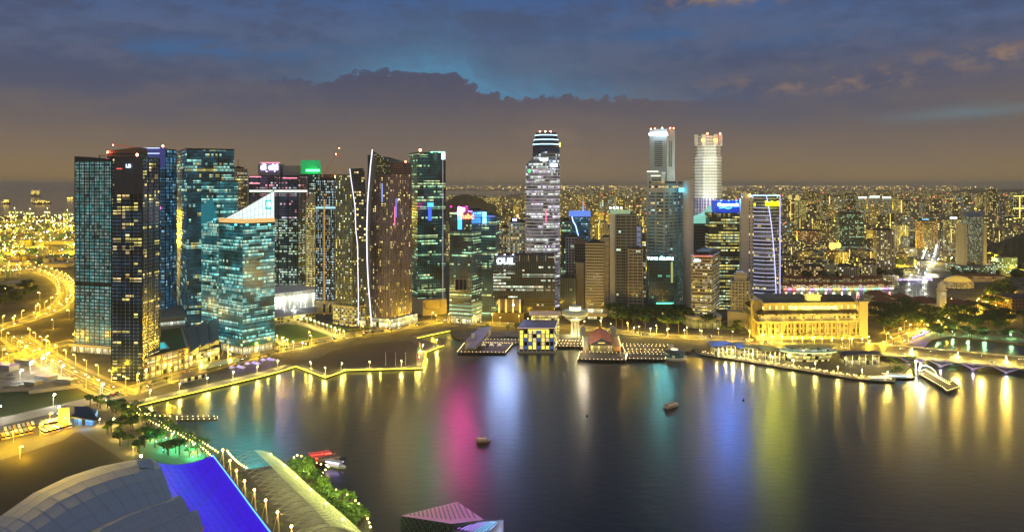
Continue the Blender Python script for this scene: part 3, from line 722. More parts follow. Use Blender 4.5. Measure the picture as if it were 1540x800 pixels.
for x0, x1, y in ((375, 392, 266), (375, 391, 276), (425, 447, 268), (392, 421, 245)): panel(tL, "pink_light_strip", x0, x1, y - .7, y + .7, D8 - 12, glow("pink_strip_glow", (1, .25, .35), 2.0), .3)
for x0, x1 in ((391.5, 400), (402, 420)): panel(tL, "sign_box", x0, x1, 245.5, 258, D8 + 8, glow("sign_box_glow", (.45, .3, .8), .35), 1)
sign(tL, "di", 396, 251.5, D8 + 5.8, 10, (.9, .8, 1), 9, bold=.04); sign(tL, "citi", 411, 251.5, D8 + 5.8, 10, (.9, .8, 1), 9, bold=.04)
D9 = 1480
tM = tower("office_tower", "dark tower with a green floodlit faceted crown behind the pink topped block", "tower", corner(449, 479, 484, D9, 8), ZT(262, D9), W_COOL, C_DK, fh=4.4, spf=.35, plant=False)
cr_ = corner(450, 478, 484, D9 + 3, 8); z = ZT(262, D9)
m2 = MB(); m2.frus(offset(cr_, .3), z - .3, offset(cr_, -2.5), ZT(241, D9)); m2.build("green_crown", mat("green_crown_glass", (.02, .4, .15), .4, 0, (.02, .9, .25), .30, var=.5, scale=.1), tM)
panel(tM, "green_sign", 460, 481, 255, 258, D9 - 2, glow("green_sign_glow", (.1, 1, .25), 6), .5)
D10 = 1330
tN = tower("apartment_tower", "slim yellow lit tower with a pointed gable and round opening", "tower", corner(460, 470, 477, D10, 25), ZT(304, D10), wm("gold_windows", bay=3, lit=.7, mu=.15, st=1.3, run=.3, ca=YEL, cb=WARM, dim=.3, dimcol=(.5, .45, .2), **ws), C_CR, fh=4, spf=.4, plant=False)
m2 = MB(); f_ = corner(460, 470, 477, D10, 25); z = ZT(304, D10); m2.prism(f_, z, [z + 17, z + 10, z + 2, z + 4]); m2.build("gable", C_CR, tN)
D11 = 1235
tO = tower("office_tower", "white and blue lit grid tower still under construction beside the curved pair", "tower", corner(475, 503, 510, D11, 10), ZT(270, D11), wm("column_lit_windows", bay=2.6, lit=.52, mu=.2, st=1.1, run=.25, ca=(.65, .9, 1), cb=WARM, ratio=.25, **ws), C_DK, fh=4.0, spf=.3, pier=6, pierw=.8, zb=ZT(452, D11))
m2 = MB(); m2.prism(corner(473, 507, 512, D11 - 4, 10), LAND, ZT(452, D11)); m2.build("podium", C_CR, tO)
panel(tO, "blue_hall_strip", 475, 510, 311, 314, D11 - 8, glow("hall_strip_glow", (.5, .9, 1), 1.0), .3)
panel(tO, "gold_hoist_strip", 486.5, 488.5, 300, 475, D11 - 9, glow("hoist_glow", (1, .5, .08), .5), .3)
for x in (486, 495): panel(tO, "podium_opening", x, x + 3, 457, 470, D11 - 12, GL_BLACK, .3)
m2 = MB(); p = AT(505, D11 - 4); m2.ball((p.x, p.y, ZT(266, D11)), 2.0); m2.build("orange_beacon", glow("orange_beacon_glow", (1, .3, .05), 40), tO)
m2 = MB(); f_ = corner(486, 498, 502, D11 + 8, 10); m2.prism(f_, ZT(270, D11), ZT(262, D11)); m2.build("roof_shed", C_BR, tO)

# --- the sail pair: two towers with curved white lit blades ---
WLINE = glow("white_line_glow", (.9, .85, 1), 1.8)
D12 = 1120
P1_ = corner(505, 530, 548, D12 + 10, 35)
tP = tower("apartment_tower", "lower sail-shaped apartment tower with a winding white light line", "tower", P1_, ZT(262, D12), W_RES, mat("olive_cladding", (.16, .17, .13), .6, var=.15), fh=3.7, spf=.34, pier=4.5, pierw=.5, zb=ZT(462, D12), plant=False, proud=.3)
fb = facing(523, 549, D12 - 6, 14)
def slab(t, name, prof_l, prof_r, D, th, m, uv=True):
    """upright slab whose two edges follow height profiles (px, py) lists from bottom to top"""
    mb = MB(); n = len(prof_l)
    fl = [AT(x, D) + Vector((0, 0, ZT(y, D) - LAND)) for x, y in prof_l]; fr = [AT(x, D) + Vector((0, 0, ZT(y, D) - LAND)) for x, y in prof_r]
    d = Vector((0, th, 0))
    for i in range(n - 1):
        a, b_, c, e = fl[i], fr[i], fr[i + 1], fl[i + 1]
        U = lambda p: (p.x + 2000, p.z)
        mb.face([a, b_, c, e], [U(a), U(b_), U(c), U(e)])
        mb.face([b_, b_ + d, c + d, c], [(0, b_.z), (th, b_.z), (th, c.z), (0, c.z)])
        mb.face([a + d, a, e, e + d], [(0, a.z), (th, a.z), (th, e.z), (0, e.z)])
        mb.face([b_ + d, a + d, e + d, c + d], [(0, 0)] * 4)
    mb.face([fl[-1], fr[-1], fr[-1] + d, fl[-1] + d])
    return mb.build(name, m, t)
W_RESF = wm("blade_windows", bay=3.4, floor=3.9, lit=.25, mu=.15, lo=.3, hi=.9, st=1.8, run=.35, ca=WARM, cb=YEL, dim=.08, wall=(.05, .05, .055), dimcol=(.2, .35, .4))
xs = [(559, 490), (556, 440), (549, 395), (544, 365), (540, 340), (539, 318), (534, 290), (528, 270), (526, 254)]
slab(tP, "blade", [(x - 9 if y > 420 else x - (6 if y > 300 else 1), y) for x, y in xs], [(556, 490), (556, 440), (552, 395), (551, 365), (550, 340), (549, 318), (547, 290), (546, 270), (545, 253)], D12 - 9, 14, W_RESF)
m2 = MB(); pl = [AT(x, D12 - 10) + Vector((0, 0, ZT(y, D12 - 10) - LAND)) for x, y in [(539, 490), (539, 440), (538, 395), (538, 372), (535, 345), (534, 312), (531, 290), (528, 270), (526, 254)]]
m2.tube(pl, .55, 4); m2.build("light_line", WLINE, tP)
m2 = MB(); f_ = [tuple(v) for v in offset(P1_, 3)]; m2.prism(f_, LAND, ZT(464, D12), vz=0); m2.build("podium", wm("balcony_podium", bay=4, floor=4, lit=.5, mu=.1, lo=.35, hi=.9, st=1.4, run=.2, wall=(.4, .36, .28), ca=YEL, cb=WHITE), tP)
m2 = MB(); m2.prism(offset(f_, .8), ZT(465, D12), ZT(462, D12)); m2.build("podium_roof", C_CR, tP)
D13 = 1118
fpQ = corner(553, 587, 619, D13, 30)
zQ = ZT(262, D13)
tQ = tower("apartment_tower", "tallest sail-shaped apartment tower rising to a spike with a white lit edge", "tower", fpQ, zQ, W_RES2, mat("mauve_cladding", (.17, .13, .14), .6, var=.15), fh=3.55, spf=.36, pier=4.2, pierw=.5, proud=.3, plant=False, parapet=.2)
o = offset(fpQ, .1); m2 = MB(); m2.prism(o, zQ, [ZT(243, D13), ZT(246, 1140), ZT(236, 1160), ZT(233, 1140)], vz=0); m2.build("sloping_top", wm("dark_mesh_top", bay=3, floor=3.5, lit=.1, mu=.2, lo=.3, hi=.8, st=1.2, wall=(.1, .09, .1)), tQ)
slab(tQ, "sail_fin", [(555, 478), (553, 440), (552, 390), (552, 340), (554, 290), (556, 255), (559, 226)], [(558.5, 478), (557, 440), (556, 390), (556, 340), (559, 290), (568, 247), (560.5, 226)], D13 - 6, 4, mat("fin_metal", (.12, .12, .13), .4, .4))
m2 = MB(); m2.prism([tuple(AT(560, D13 - 5).xy), tuple(AT(587, D13 - 3).xy), tuple(AT(587, D13 - 1).xy), tuple(AT(560, D13 - 3).xy)], ZT(262, D13), [ZT(227, D13), ZT(243, D13), ZT(243, D13), ZT(227, D13)]); m2.build("spike_wall", wm("spike_lights", bay=2, floor=2.5, lit=.4, mu=.3, lo=.35, hi=.65, st=1.6, run=0, ca=YEL, cb=WHITE, wall=(.06, .07, .06)), tQ)
m2 = MB(); pl = [AT(x, D13 - 8) + Vector((0, 0, ZT(y, D13 - 8) - LAND)) for x, y in [(559, 492), (557, 465), (554, 430), (552, 390), (551.5, 350), (552.5, 310), (554.5, 280), (557, 250), (560, 225)]]
m2.tube(pl, .75, 5); m2.build("light_line", WLINE, tQ)
for x, y, c in ((581, 325, (1, .2, .5)), (583, 313, (.2, .2, 1)), (562, 290, (.3, .4, 1))): panel(tQ, "video_strip", x + 12, x + 13.5, y - 14, y + 14, D13 + 2, glow("vstrip_%d" % x, c, 1.2), .8)
m2 = MB(); p = AT(610, D13 + 14); m2.ball((p.x, p.y, ZT(243, D13)), 1.1); m2.build("red_beacon", REDL, tQ)
m2 = MB(); m2.prism(offset(fpQ, 6), LAND, LAND + 12, vz=0); m2.build("podium", LOBBYG, tQ)

D14 = 1235
fpR = corner(616, 628, 670, D14, 68)
tR = tower("office_tower", "dark office tower with bands of green-white windows and a glowing corner top", "tower", fpR, ZT(229, D14), W_OFG, C_DK, fh=4.4, spf=.36, zb=ZT(452, D14), plant=False)
panel(tR, "corner_lantern", 664, 669.5, 229, 240, D14 - 5, glow("lantern_glow", (.5, 1, .85), 3), 2)
panel(tR, "roof_light_strip", 650, 669, 228, 229.4, D14 - 4, glow("roof_strip_glow", (.5, 1, .85), 1.2), .6)
panel(tR, "blue_video_panel", 643, 652, 305, 311, D14 - 5, glow("bluevid_glow", (.05, .35, 1), 3), .5); panel(tR, "blue_video_panel", 644, 649, 311, 332, D14 - 5, glow("bluevid_glow2", (.03, .12, .8), 1.5), .5)
m2 = MB(); p = AT(632, D14); m2.ball((p.x, p.y, ZT(226, D14)), 2.0); m2.build("red_beacon", REDL, tR)
m2 = MB(); m2.prism(corner(620, 636, 672, D14 - 20, 62), LAND, ZT(449, D14)); m2.build("podium", C_BG, tR)
panel(tR, "podium_screen", 639, 662, 451, 464, D14 - 28, mat("podium_screen_metal", (.25, .2, .14), .5, .3), .5)
panel(tR, "light_line", 665.5, 666.5, 240, 450, D14 - 6, glow("vline_glow", (.55, .5, .6), .6), .4)
# --- centre: neon block, broad dark block, curved tower ---
D15 = 1140
fpS = corner(676, 709, 733, D15, 22)
tS = tower("office_tower", "dark office block with a pink and blue neon column and small red sign", "tower", fpS, ZT(318, D15), W_OFG, mat("plum_cladding", (.05, .035, .045), .4, .2), fh=4.2, spf=.4, zb=ZT(456, D15), beacon=0)
m2 = MB(); m2.prism(offset(fpS, .2), LAND + 10, ZT(456, D15), vz=LAND); m2.build("lit_base_floors", wm("green_band_base", bay=9, floor=5.5, lit=.95, mu=.02, lo=.45, hi=.9, st=.9, run=.1, wall=(.2, .22, .2), ca=(.5, 1, .6), cb=(.7, 1, .6)), tS)
m2 = MB(); m2.prism(offset(fpS, -3), LAND, LAND + 10); m2.build("lobby", LOBBYG, tS); m2 = MB(); piers(m2, offset(fpS, 0), LAND, LAND + 10, 8, 1.4, .5); m2.build("lobby_frame", C_WH, tS)
zz = lambda y: ZT(y, D15 + 5)
for (y0, y1, c, e) in ((312, 320, (1, .12, .5), 60), (320, 323, (1, .5, .3), 26), (323, 332, (.05, .55, 1), 26), (332.5, 345, (.02, .3, 1), 22)):
    panel(tS, "neon_panel", 688.5, 694.5, y0, y1, D15 + 5, glow("neon_%d" % y0, c, e / 5 if y0 > 320 else e), .8)
panel(tS, "neon_magenta_panel", 694.5, 699, 312.5, 318, D15 + 3, glow("neon_mag", (1, .06, .5), 70), .8)
sign(tS, "HSBC".lower(), 703, 325.5, D15 - 3, 7.5, (1, .12, .05), 12)
panel(tS, "neon_panel", 704, 710.5, 317, 319, D15 - 3, glow("neon_vi", (.4, .2, 1), 3), .5)
for y0, y1 in ((319, 326), (328, 335)): panel(tS, "neon_panel", 726.5, 731.5, y0, y1, D15 + 36, glow("neon_b%d" % y0, (.08, .4, 1), 9), 22)
m2 = MB(); f_ = corner(676, 709, 733, D15, 22); m2.prism(offset(f_, -9), ZT(318, D15), ZT(314, D15)); m2.build("plant_block", C_DK, tS)
panel(tS, "framed_opening", 684, 703, 419, 437, D15 + 2, mat("opening_frame", (.45, .42, .36), .6), .5)
for x in (685, 691, 697): panel(tS, "dark_opening", x, x + 4.6, 420, 436, D15 - .5 + 1, GL_BLACK, .5)
tS2 = tower("office_tower", "lower dark wing with blue edge lights joined behind the neon block", "tower", corner(724, 745, 747, D15 + 30, 8, depth=40), ZT(326, D15 + 30), W_OFG, C_DK, fh=4.2, spf=.38)
panel(tS2, "blue_edge_light", 733, 745, 325, 326, D15 + 28, glow("edge_blue", (.25, .3, 1), 1.2), .6)

D16 = 1165
fpT = corner(742, 834, 843, D16, 3)
tT = tower("office_block", "broad dark office block with white rooftop sign and a terrace of pale columns", "building", fpT, ZT(384, D16), wm("broad_block_windows", bay=3.4, lit=.40, mu=.05, st=1.5, run=.85, ca=(.85, 1, .75), cb=(1, .9, .6), dim=.03, **ws), mat("brown_black_cladding", (.045, .035, .03), .4, .2), fh=4.6, spf=.42, zb=ZT(450, D16), plant=False)
m2 = MB(); m2.prism(corner(788, 834, 843, D16, 3), LAND + 12, ZT(450, D16), vz=0); m2.build("lower_block", wm("lower_dark", bay=3.4, floor=4.6, lit=.25, mu=.05, lo=.4, hi=.85, st=1.3, run=.8, ca=WHITE, cb=WARM, wall=(.045, .035, .03)), tT)
f_ = corner(742, 788, 789, D16 - .5, 3, depth=40)
m2 = MB(); m2.prism(f_, ZT(487, D16), ZT(470, D16), True, True); m2.build("cantilever_box", mat("box_brown", (.05, .035, .03), .5), tT)
m2 = MB(); m2.prism(offset(f_, -7), ZT(470, D16), ZT(450, D16)); m2.build("terrace_wall", mat("terrace_wall_paint", (.2, .17, .16), .7), tT)
for k in range(4):
    p = AT(750.5 + k * 10.5, D16 - 1); m2 = MB(); m2.box((p.x, p.y + 1.5, (ZT(470, D16) + ZT(450, D16)) / 2), (2.6, 2.6, ZT(450, D16) - ZT(470, D16))); m2.build("terrace_column", C_WH, tT)
for k in range(4):
    m2 = MB(); x = (752, 764, 774, 786)[k]; dxx = 3.2 if k % 2 == 0 else -3.2; a, b_ = AT(x + dxx * .6, D16), AT(x - dxx, D16)
    m2.tube([(a.x, a.y + 2, LAND), (b_.x, b_.y + 2, ZT(486, D16))], .9, 6); m2.build("slanted_column", C_CR, tT)
p = AT(795, D16 - 2); m2 = MB(); m2.ball((p.x - 22, p.y - 2, ZT(458, D16)), .9); m2.build("spot_lamp", glow("spot_white", (.7, .9, 1), 30), tT)
sign(tT, "OUE", 759, 393, D16 - 2, 8.5, (.6, .75, 1), 12, bold=.03)
m2 = MB(); piers(m2, fpT, ZT(393, D16), ZT(384, D16), 12, .5, .7); m2.build("top_lantern_fins", glow("lantern_fin_glow", (1, .7, .4), .5), tT)

# curved glass tower: outline bulges, slanted lens-shaped top
D17 = 1290
def oval(pxl, pxr, D, depth, n=20, pw=2.3):
    a, b_ = AT(pxl, D), AT(pxr, D); cx, rx = (a.x + b_.x) / 2, (b_.x - a.x) / 2; out = []
    for k in range(n):
        t = 2 * math.pi * k / n - math.pi / 2; c, s = math.cos(t), math.sin(t)
        out.append((cx + rx * math.copysign(abs(c) ** (2 / pw), c), D + depth / 2 + depth / 2 * math.copysign(abs(s) ** (2 / pw), s)))
    return out
fpU = oval(791, 843, D17, 42)
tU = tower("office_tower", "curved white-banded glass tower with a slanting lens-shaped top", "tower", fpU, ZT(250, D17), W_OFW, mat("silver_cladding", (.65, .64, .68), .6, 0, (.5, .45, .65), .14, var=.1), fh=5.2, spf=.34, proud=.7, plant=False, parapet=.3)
for (k, nn) in ((0, 1),):
    tops = []
    x0 = AT(791, D17).x; x1 = AT(826, D17).x
    for p in fpU:
        s = max(0, min(1, (p[0] - x0) / (x1 - x0))); tops.append(ZT(250, D17) + 1 + 23 * math.sin(s * math.pi / 2) ** .8 - max(0, (p[0] - x1)) * .12)
    m2 = MB(); m2.prism(fpU, ZT(250, D17), tops, vz=0); m2.build("slanting_top", wm("lens_top_glass", bay=3, floor=5, lit=.5, mu=.05, lo=.1, hi=.85, st=1.3, run=.6, ca=(.8, .95, 1), cb=WHITE, dim=.3, dimcol=(.3, .4, .5), wall=(.3, .32, .35)), tU, )
panel(tU, "white_sign", 829, 838, 247, 251, D17 - 1, glow("white_sign_glow", (.75, .85, 1), 16), .8)
panel(tU, "sign_mark", 832, 835, 242, 244, D17 - 1, glow("sign_mark_glow", (.4, .6, 1), 8), .8)
panel(tU, "crown_window_strip", 812, 824, 238, 242, D17 - 1, glow("crown_strip_glow", (.85, .95, 1), 3), .5)
panel(tU, "red_video_strip", 820.5, 822, 316, 334, D17 - 1.2, glow("redstrip", (1, .1, .3), 2), .5); panel(tU, "green_lamp", 795, 797.5, 255, 260, D17 + 6, glow("greenlamp", (.1, 1, .3), 2.5), .5)

D18 = 1450
def octagon(pxl, pxr, D, ch=.28):
    a, b_ = AT(pxl, D), AT(pxr, D); w = b_.x - a.x; c = w * ch; x, y = a.x, D
    return [(x + c, y), (x + w - c, y), (x + w, y + c), (x + w, y + w - c), (x + w - c, y + w), (x + c, y + w), (x, y + w - c), (x, y + c)]
o8 = octagon(802, 842, D18)
tV = tower("office_tower", "dark blue octagonal tower with a tapered crown ringed by white light", "tower", o8, ZT(220, D18), wm("dark_blue_windows", bay=3, lit=.12, st=1, run=.5, dim=.12, dimcol=(.1, .25, .6), glass=(.02, .03, .07), **ws), mat("navy_cladding", (.03, .05, .1), .35, .3), fh=5, spf=.3, plant=False)
z0_, z1_ = ZT(220, D18), ZT(199, D18); m2 = MB(); m2.frus(o8, z0_, offset(o8, -5.5), z1_); m2.build("tapered_crown", mat("crown_navy", (.03, .07, .14), .3, .3), tV)
for i, f_ in enumerate((.12, .45, .78)):
    m2 = MB(); q = offset(o8, .6 - 5.5 * f_); m2.prism(q, z0_ + (z1_ - z0_) * f_, z0_ + (z1_ - z0_) * f_ + 1.7, True, True); m2.build("light_ring", glow("ring_glow", (.55, .9, 1), 2.4), tV)
for k in range(3):
    p = AT(812 + 8 * k, D18 + 12); m2 = MB(); m2.ball((p.x, p.y, z1_ + 2), 1.3); m2.build("beacon", REDL if k != 1 else glow("warm_beacon", (1, .6, .3), 40), tV)
panel(tV, "amber_lantern", 841, 843, 215, 221, D18 + 10, glow("amber_lantern_glow", (1, .6, .1), 4), 2)

# --- small blocks between ---
D19 = 1500
tW = tower("apartment_tower", "white grid apartment block with a blue sign on its dark gabled roof", "tower", corner(767, 790, 791, D19, 5, depth=25), ZT(335, D19), wm("grid_flat_windows", bay=4, lit=.35, mu=.12, st=1.0, run=.2, dim=.1, **ws), C_WH, fh=6, spf=.35, pier=6, pierw=1.4, plant=False)
f_ = corner(767, 790, 791, D19, 5, depth=25); m2 = MB(); z = ZT(335, D19); m2.prism(f_, z, [z + 3, z + 3, z + 10, z + 2]); m2.build("gabled_roof", C_DK, tW)
panel(tW, "blue_sign", 771, 777, 329, 332, D19 - 1, glow("bsign", (.3, .4, 1), 14), .5); panel(tW, "red_sign", 777, 780, 323, 327, D19 - 1, glow("rsign", (1, .2, .1), 8), .5)
tower("apartment_block", "plain cream block in the gap beside the white grid apartments", "building", corner(752, 765, 768, D19 + 60, 12), ZT(343, D19 + 60), wm("cream_block_w", bay=3, lit=.5, mu=.15, st=.9, run=.2, dim=.3, dimcol=(.6, .5, .3), **ws), C_CR, fh=5)
tower("apartment_block", "pinkish low block touching the neon tower wing", "building", corner(745, 752, 756, D19 - 40, 12), ZT(372, D19 - 40), W_OFY, mat("pink_wall", (.35, .22, .24), .8), fh=5)
D20 = 1460
tX = tower("office_tower", "glass tower outlined with blue neon waves and a rooftop spire", "tower", octagon(858, 888, D20, .2), ZT(326, D20), wm("blue_neon_windows", bay=3, lit=.3, st=1, run=.5, dim=.5, dimcol=(.1, .4, .6), ca=(.3, .6, 1), cb=COOL, **ws), C_BL, fh=4.6, spf=.3)
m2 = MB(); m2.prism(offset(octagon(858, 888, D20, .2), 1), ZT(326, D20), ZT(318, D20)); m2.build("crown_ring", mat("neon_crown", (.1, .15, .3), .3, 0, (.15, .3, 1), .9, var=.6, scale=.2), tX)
p = AT(877, D20 + 12); m2 = MB(); m2.tube([(p.x, p.y, ZT(318, D20)), (p.x, p.y, ZT(301, D20))], [2, .3], 5); m2.build("spire", mat("spire_blue", (.2, .3, .5), .4, 0, (.3, .5, 1), .8), tX)
m2 = MB(); m2.tube([AT(x, D20 - 2) + Vector((0, 0, ZT(y, D20) - LAND)) for x, y in ((860, 326), (862, 333), (866, 340), (868, 348), (870, 356))], .9, 4); m2.build("neon_line", glow("neon_line", (.3, .45, 1), 4), tX)
D21 = 1330
tower("office_tower", "narrow brown tower with scattered green windows beside the curved glass tower", "tower", corner(844, 858, 860, D21, 8, depth=25), ZT(332, D21), W_OFG, C_BR, fh=4.4)
tower("office_tower", "pale slab with blue-white fin edges in front of the neon wave tower", "tower", corner(851, 868, 873, D21 - 30, 12), ZT(357, D21 - 30), W_OFS, mat("lilac_wall", (.4, .4, .5), .6), fh=4.4, pier=5, pierw=1.2)
t_ = tower("office_block", "dark block with a rounded bronze roof behind the beige slab", "building", corner(864, 884, 886, D21 - 60, 6, depth=30), ZT(366, D21 - 60), W_OFS, C_BR, fh=4.4, plant=False)
m2 = MB(); f_ = corner(864, 884, 886, D21 - 60, 6, depth=30); z = ZT(366, D21 - 60)
for k in range(5): m2.frus(offset(f_, -k * 1.2), z + k * 1.3, offset(f_, -(k + 1) * 1.2), z + (k + 1) * 1.3)
m2.build("rounded_roof", C_BR, t_)
tower("office_block", "low dark block with glowing edges at the foot of the narrow towers", "building", corner(842, 866, 869, D21 - 130, 6, depth=30), ZT(418, D21 - 130), W_OFS, C_DK, fh=4.4)
D22 = 1230
tower("office_tower", "windowless beige service slab left of the banded beige tower".replace(" left of", " beside"), "tower", corner(866, 878, 883, D22, 14), ZT(395, D22), mat("plain_panel", (.4, .34, .26), .8), C_BG, fh=9, spf=.5, plant=False)
D23 = 1185
tY = tower("office_tower", "beige tower with evenly stacked ribbon windows above the round lookout", "tower", corner(881, 908, 912, D23, 8), ZT(366, D23), W_OFS, C_BG, fh=4.3, spf=.5, proud=.9, zb=ZT(465, D23), plant=True)
m2 = MB(); m2.prism(corner(884, 906, 910, D23 + 2, 8), LAND, ZT(465, D23)); m2.build("recessed_base", LOBBYG, tY)
m2 = MB(); m2.prism(corner(878, 912, 916, D23 - 4, 8), ZT(476, D23), ZT(471, D23)); m2.build("podium_roof", C_BG, tY)
tower("office_tower", "plain concrete lift slab rising behind the ribbon windowed tower", "tower", corner(904, 915, 918, D23 + 30, 10), ZT(357, D23 + 30), mat("plain_panel2", (.36, .33, .27), .8), C_CR, fh=9, spf=.5, plant=False)
D24 = 1225
tZ = tower("office_tower", "grey grid tower carrying a floodlit rooftop mast", "tower", corner(926, 957, 960, D24, 6), ZT(323, D24), W_OFS, C_GR, fh=4.5, spf=.36, proud=.8, pier=8, pierw=.9)
m2 = MB(); m2.prism(corner(917, 927, 929, D24 + 5, 6, depth=20), LAND, ZT(322, D24)); m2.build("service_shaft", C_WH, tZ)
m2 = MB(); p = AT(925, D24 + 16); m2.tube([(p.x, p.y, ZT(322, D24)), (p.x, p.y, ZT(293, D24))], [1.2, .2], 5)
for z in (300, 306, 311): m2.box((p.x, p.y, ZT(z, D24)), (5, .6, .6))
m2.build("roof_mast", STEELW, tZ)
for k in range(4):
    m2 = MB(); m2.box((p.x - 8 + 5.5 * k, p.y - 6, ZT(313, D24)), (2.6, 1, 2)); m2.build("flood_lamp", glow("flood_glow", (.9, 1, .85), 9), tZ)
m2 = MB(); m2.prism(corner(918, 948, 950, D24 + 2, 6), ZT(322, D24), ZT(317, D24)); m2.build("roof_frame", mat("greenish_frame", (.4, .5, .4), .6, 0, (.5, 1, .6), .25), tZ)
tower("office_tower", "lower grey wing joined to the grid tower, with balcony ledges", "tower", corner(945, 966, 971, D24 - 12, 10), ZT(375, D24 - 12), W_OFS, C_BG, fh=4.5, spf=.36, proud=.8, pier=7, pierw=.8)
tower("office_tower", "thin blue-white slab glimpsed behind the grid tower", "tower", corner(957, 963, 966, D24 + 120, 10), ZT(340, D24 + 120), mat("blue_white_panel", (.4, .45, .6), .6, 0, (.35, .45, .9), .3), C_WH, fh=9, plant=False)
tower("office_tower", "slim cream strip tower glowing yellow behind the grid tower wing", "tower", corner(966, 971, 973, D24 + 160, 10), ZT(352, D24 + 160), W_OFY, C_CR, fh=5, plant=False)

# --- great banded tower with round shaft, white prism tower behind it ---
D25 = 1225
fpAA = corner(974, 999, 1030, D25, 40)
W_BAND = wm("banded_windows", bay=3.6, lit=.18, mu=.04, st=1.0, dim=.34, run=.4, ca=COOL, cb=YEL, ratio=.3, dimcol=(.1, .42, .45), glass=(.03, .05, .06), **ws)
tAA = tower("office_tower", "massive grey banded tower with a smooth round shaft at its side", "tower", fpAA, ZT(283, D25), W_BAND, mat("blue_grey_stone", (.36, .4, .42), .6, var=.12), fh=4.9, spf=.45, proud=.8, pier=13, pierw=1.8, plant=False)
m2 = MB(); m2.prism(offset(fpAA, 1), ZT(290, D25), ZT(282.5, D25)); m2.build("top_band", mat("top_stone", (.45, .48, .5), .6), tAA)
m2 = MB(); m2.prism(corner(976, 1000, 1028, D25 + 3, 40), ZT(283, D25), ZT(273, D25)); m2.build("penthouse", wm("penthouse_w", bay=6, floor=10, lit=.6, mu=.1, lo=.2, hi=.8, st=.9, wall=(.35, .38, .4), ca=WARM, cb=YEL), tAA)
p = AT(1035, D25 + 18); m2 = MB(); rr = 8.2; cyl = [(p.x + rr * math.cos(k * math.pi / 9), p.y + rr * math.sin(k * math.pi / 9)) for k in range(18)]
m2.prism(cyl, LAND, ZT(271.5, D25 + 18)); m2.build("round_shaft", mat("pale_stone", (.5, .48, .52), .6, var=.06), tAA)
panel(tAA, "cyan_sign", 1021, 1026, 283, 289, D25 + 14, glow("cyan_sign", (.1, .8, 1), 4), 12)
D26 = 1375
fpBB = corner(977, 1003, 1015, D26, 30)
WHP = wm("pierced_wall", bay=2.6, floor=5.2, lit=.12, mu=.2, lo=.3, hi=.7, st=1, run=.4, wall=(.62, .68, .68), glass=(.05, .08, .1), ca=WARM, cb=WHITE)
tBB = thing("office_tower", "tallest white prism tower with a white sign and rows of small windows", "tower", (fpBB[0][0], fpBB[0][1], LAND))
m2 = MB(); m2.prism(fpBB, LAND, ZT(194, D26)); m2.build("white_wall", mat("white_panels", (.52, .62, .62), .5, .1, var=.12), tBB)
W_SLIT = wm("slit_windows", bay=1.9, lit=.14, mu=.18, st=1.0, run=.7, ca=WARM, cb=COOL, glass=(.02, .05, .06), **ws)
for k in range(13):
    y = 212 + k * 3.05; m2 = MB(); a, b_ = Vector(fpBB[3]), Vector(fpBB[0]); p0, p1 = a.lerp(b_, .28), a.lerp(b_, .74); n_ = (b_ - a).normalized(); nn = Vector((n_.y, -n_.x)) * .25
    m2.prism([tuple(p0 + nn), tuple(p1 + nn), tuple(p1 - nn), tuple(p0 - nn)], ZT(y + 1.5, D26), ZT(y, D26), vz=0); m2.build("window_band", W_SLIT, tBB)
    a, b_ = Vector(fpBB[0]), Vector(fpBB[1])
    for f_ in (.25, .5):
        p0 = a.lerp(b_, f_); m2 = MB(); m2.box((p0.x + .1, p0.y, ZT(y + .8, D26)), (1.6, 3.2, 1.7), R(60)); m2.build("small_window", GL_BLACK, tBB)
sign(tBB, "OVERSEA", 990, 202, D26 - 1, 6.0, (.75, .85, 1), 9, rz=-R(30) * .9, bold=.04)
for x, c in ((979, 0), (985, 0), (996, 1), (1008, 0), (1013, 0)):
    p = AT(x, D26 + 6 + abs(x - 1003)); m2 = MB(); m2.ball((p.x, p.y, ZT(193, D26) + .8), 1.0); m2.build("roof_beacon", REDL if c == 0 else MATS["warm_beacon"], tBB)
tBB2 = thing("office_tower", "white shoulder block with lit sill leaning on the tallest prism tower", "tower", AT(985, D26 - 20))
f_ = corner(973, 995, 1003, D26 - 25, 25); m2 = MB(); m2.prism(f_, LAND, ZT(258.5, D26 - 25)); m2.build("white_wall", MATS["white_panels"], tBB2)
for k in range(4): panel(tBB2, "window_band", 980, 994, 266 + k * 4, 268 + k * 4, D26 - 40, W_SLIT, .5)
for x0, x1, y in ((973, 990, 257.5), (979, 993, 264)): panel(tBB2, "sill_light", x0, x1, y, y + 1.4, D26 - 42, glow("sill_glow", (1, .95, .6), 2.5), .6)
D27 = 1192
fpCC = corner(976, 1013, 1031, D27, 14)
tCC = tower("office_block", "black glass block with teal lettering and a pink dot below the banded tower", "building", fpCC, ZT(388, D27), wm("black_block_windows", bay=3, lit=.16, mu=.03, st=.8, run=.75, ca=(.2, .9, .6), cb=YEL, ratio=.2, dim=.03, **ws), GL_BLACK, fh=4.4, spf=.15, proud=.1, plant=False)
sign(tCC, "TUNG CENTRE", 993, 389, D27 - 2 + 6, 4.2, (.5, 1, .95), 7, bold=.03, rz=-R(14))
m2 = MB(); p = AT(978, D27 + 7); m2.ball((p.x, p.y, ZT(389, D27)), 1.8); m2.build("pink_roundel", glow("pink_round", (1, .2, .6), 3), tCC)
panel(tCC, "green_lettering_strip", 987, 1013, 455, 457, D27 - 1, glow("green_strip", (.15, 1, .55), 2.2), .4)
panel(tCC, "lit_stair_strip", 1009, 1012, 394, 425, D27 - 1.2, glow("stair_strip", (.8, .9, .3), .5), .4)
m2 = MB(); m2.prism(corner(1004, 1018, 1022, D27 + 10, 14), ZT(388, D27), ZT(384, D27)); m2.build("roof_box", C_GR, tCC)
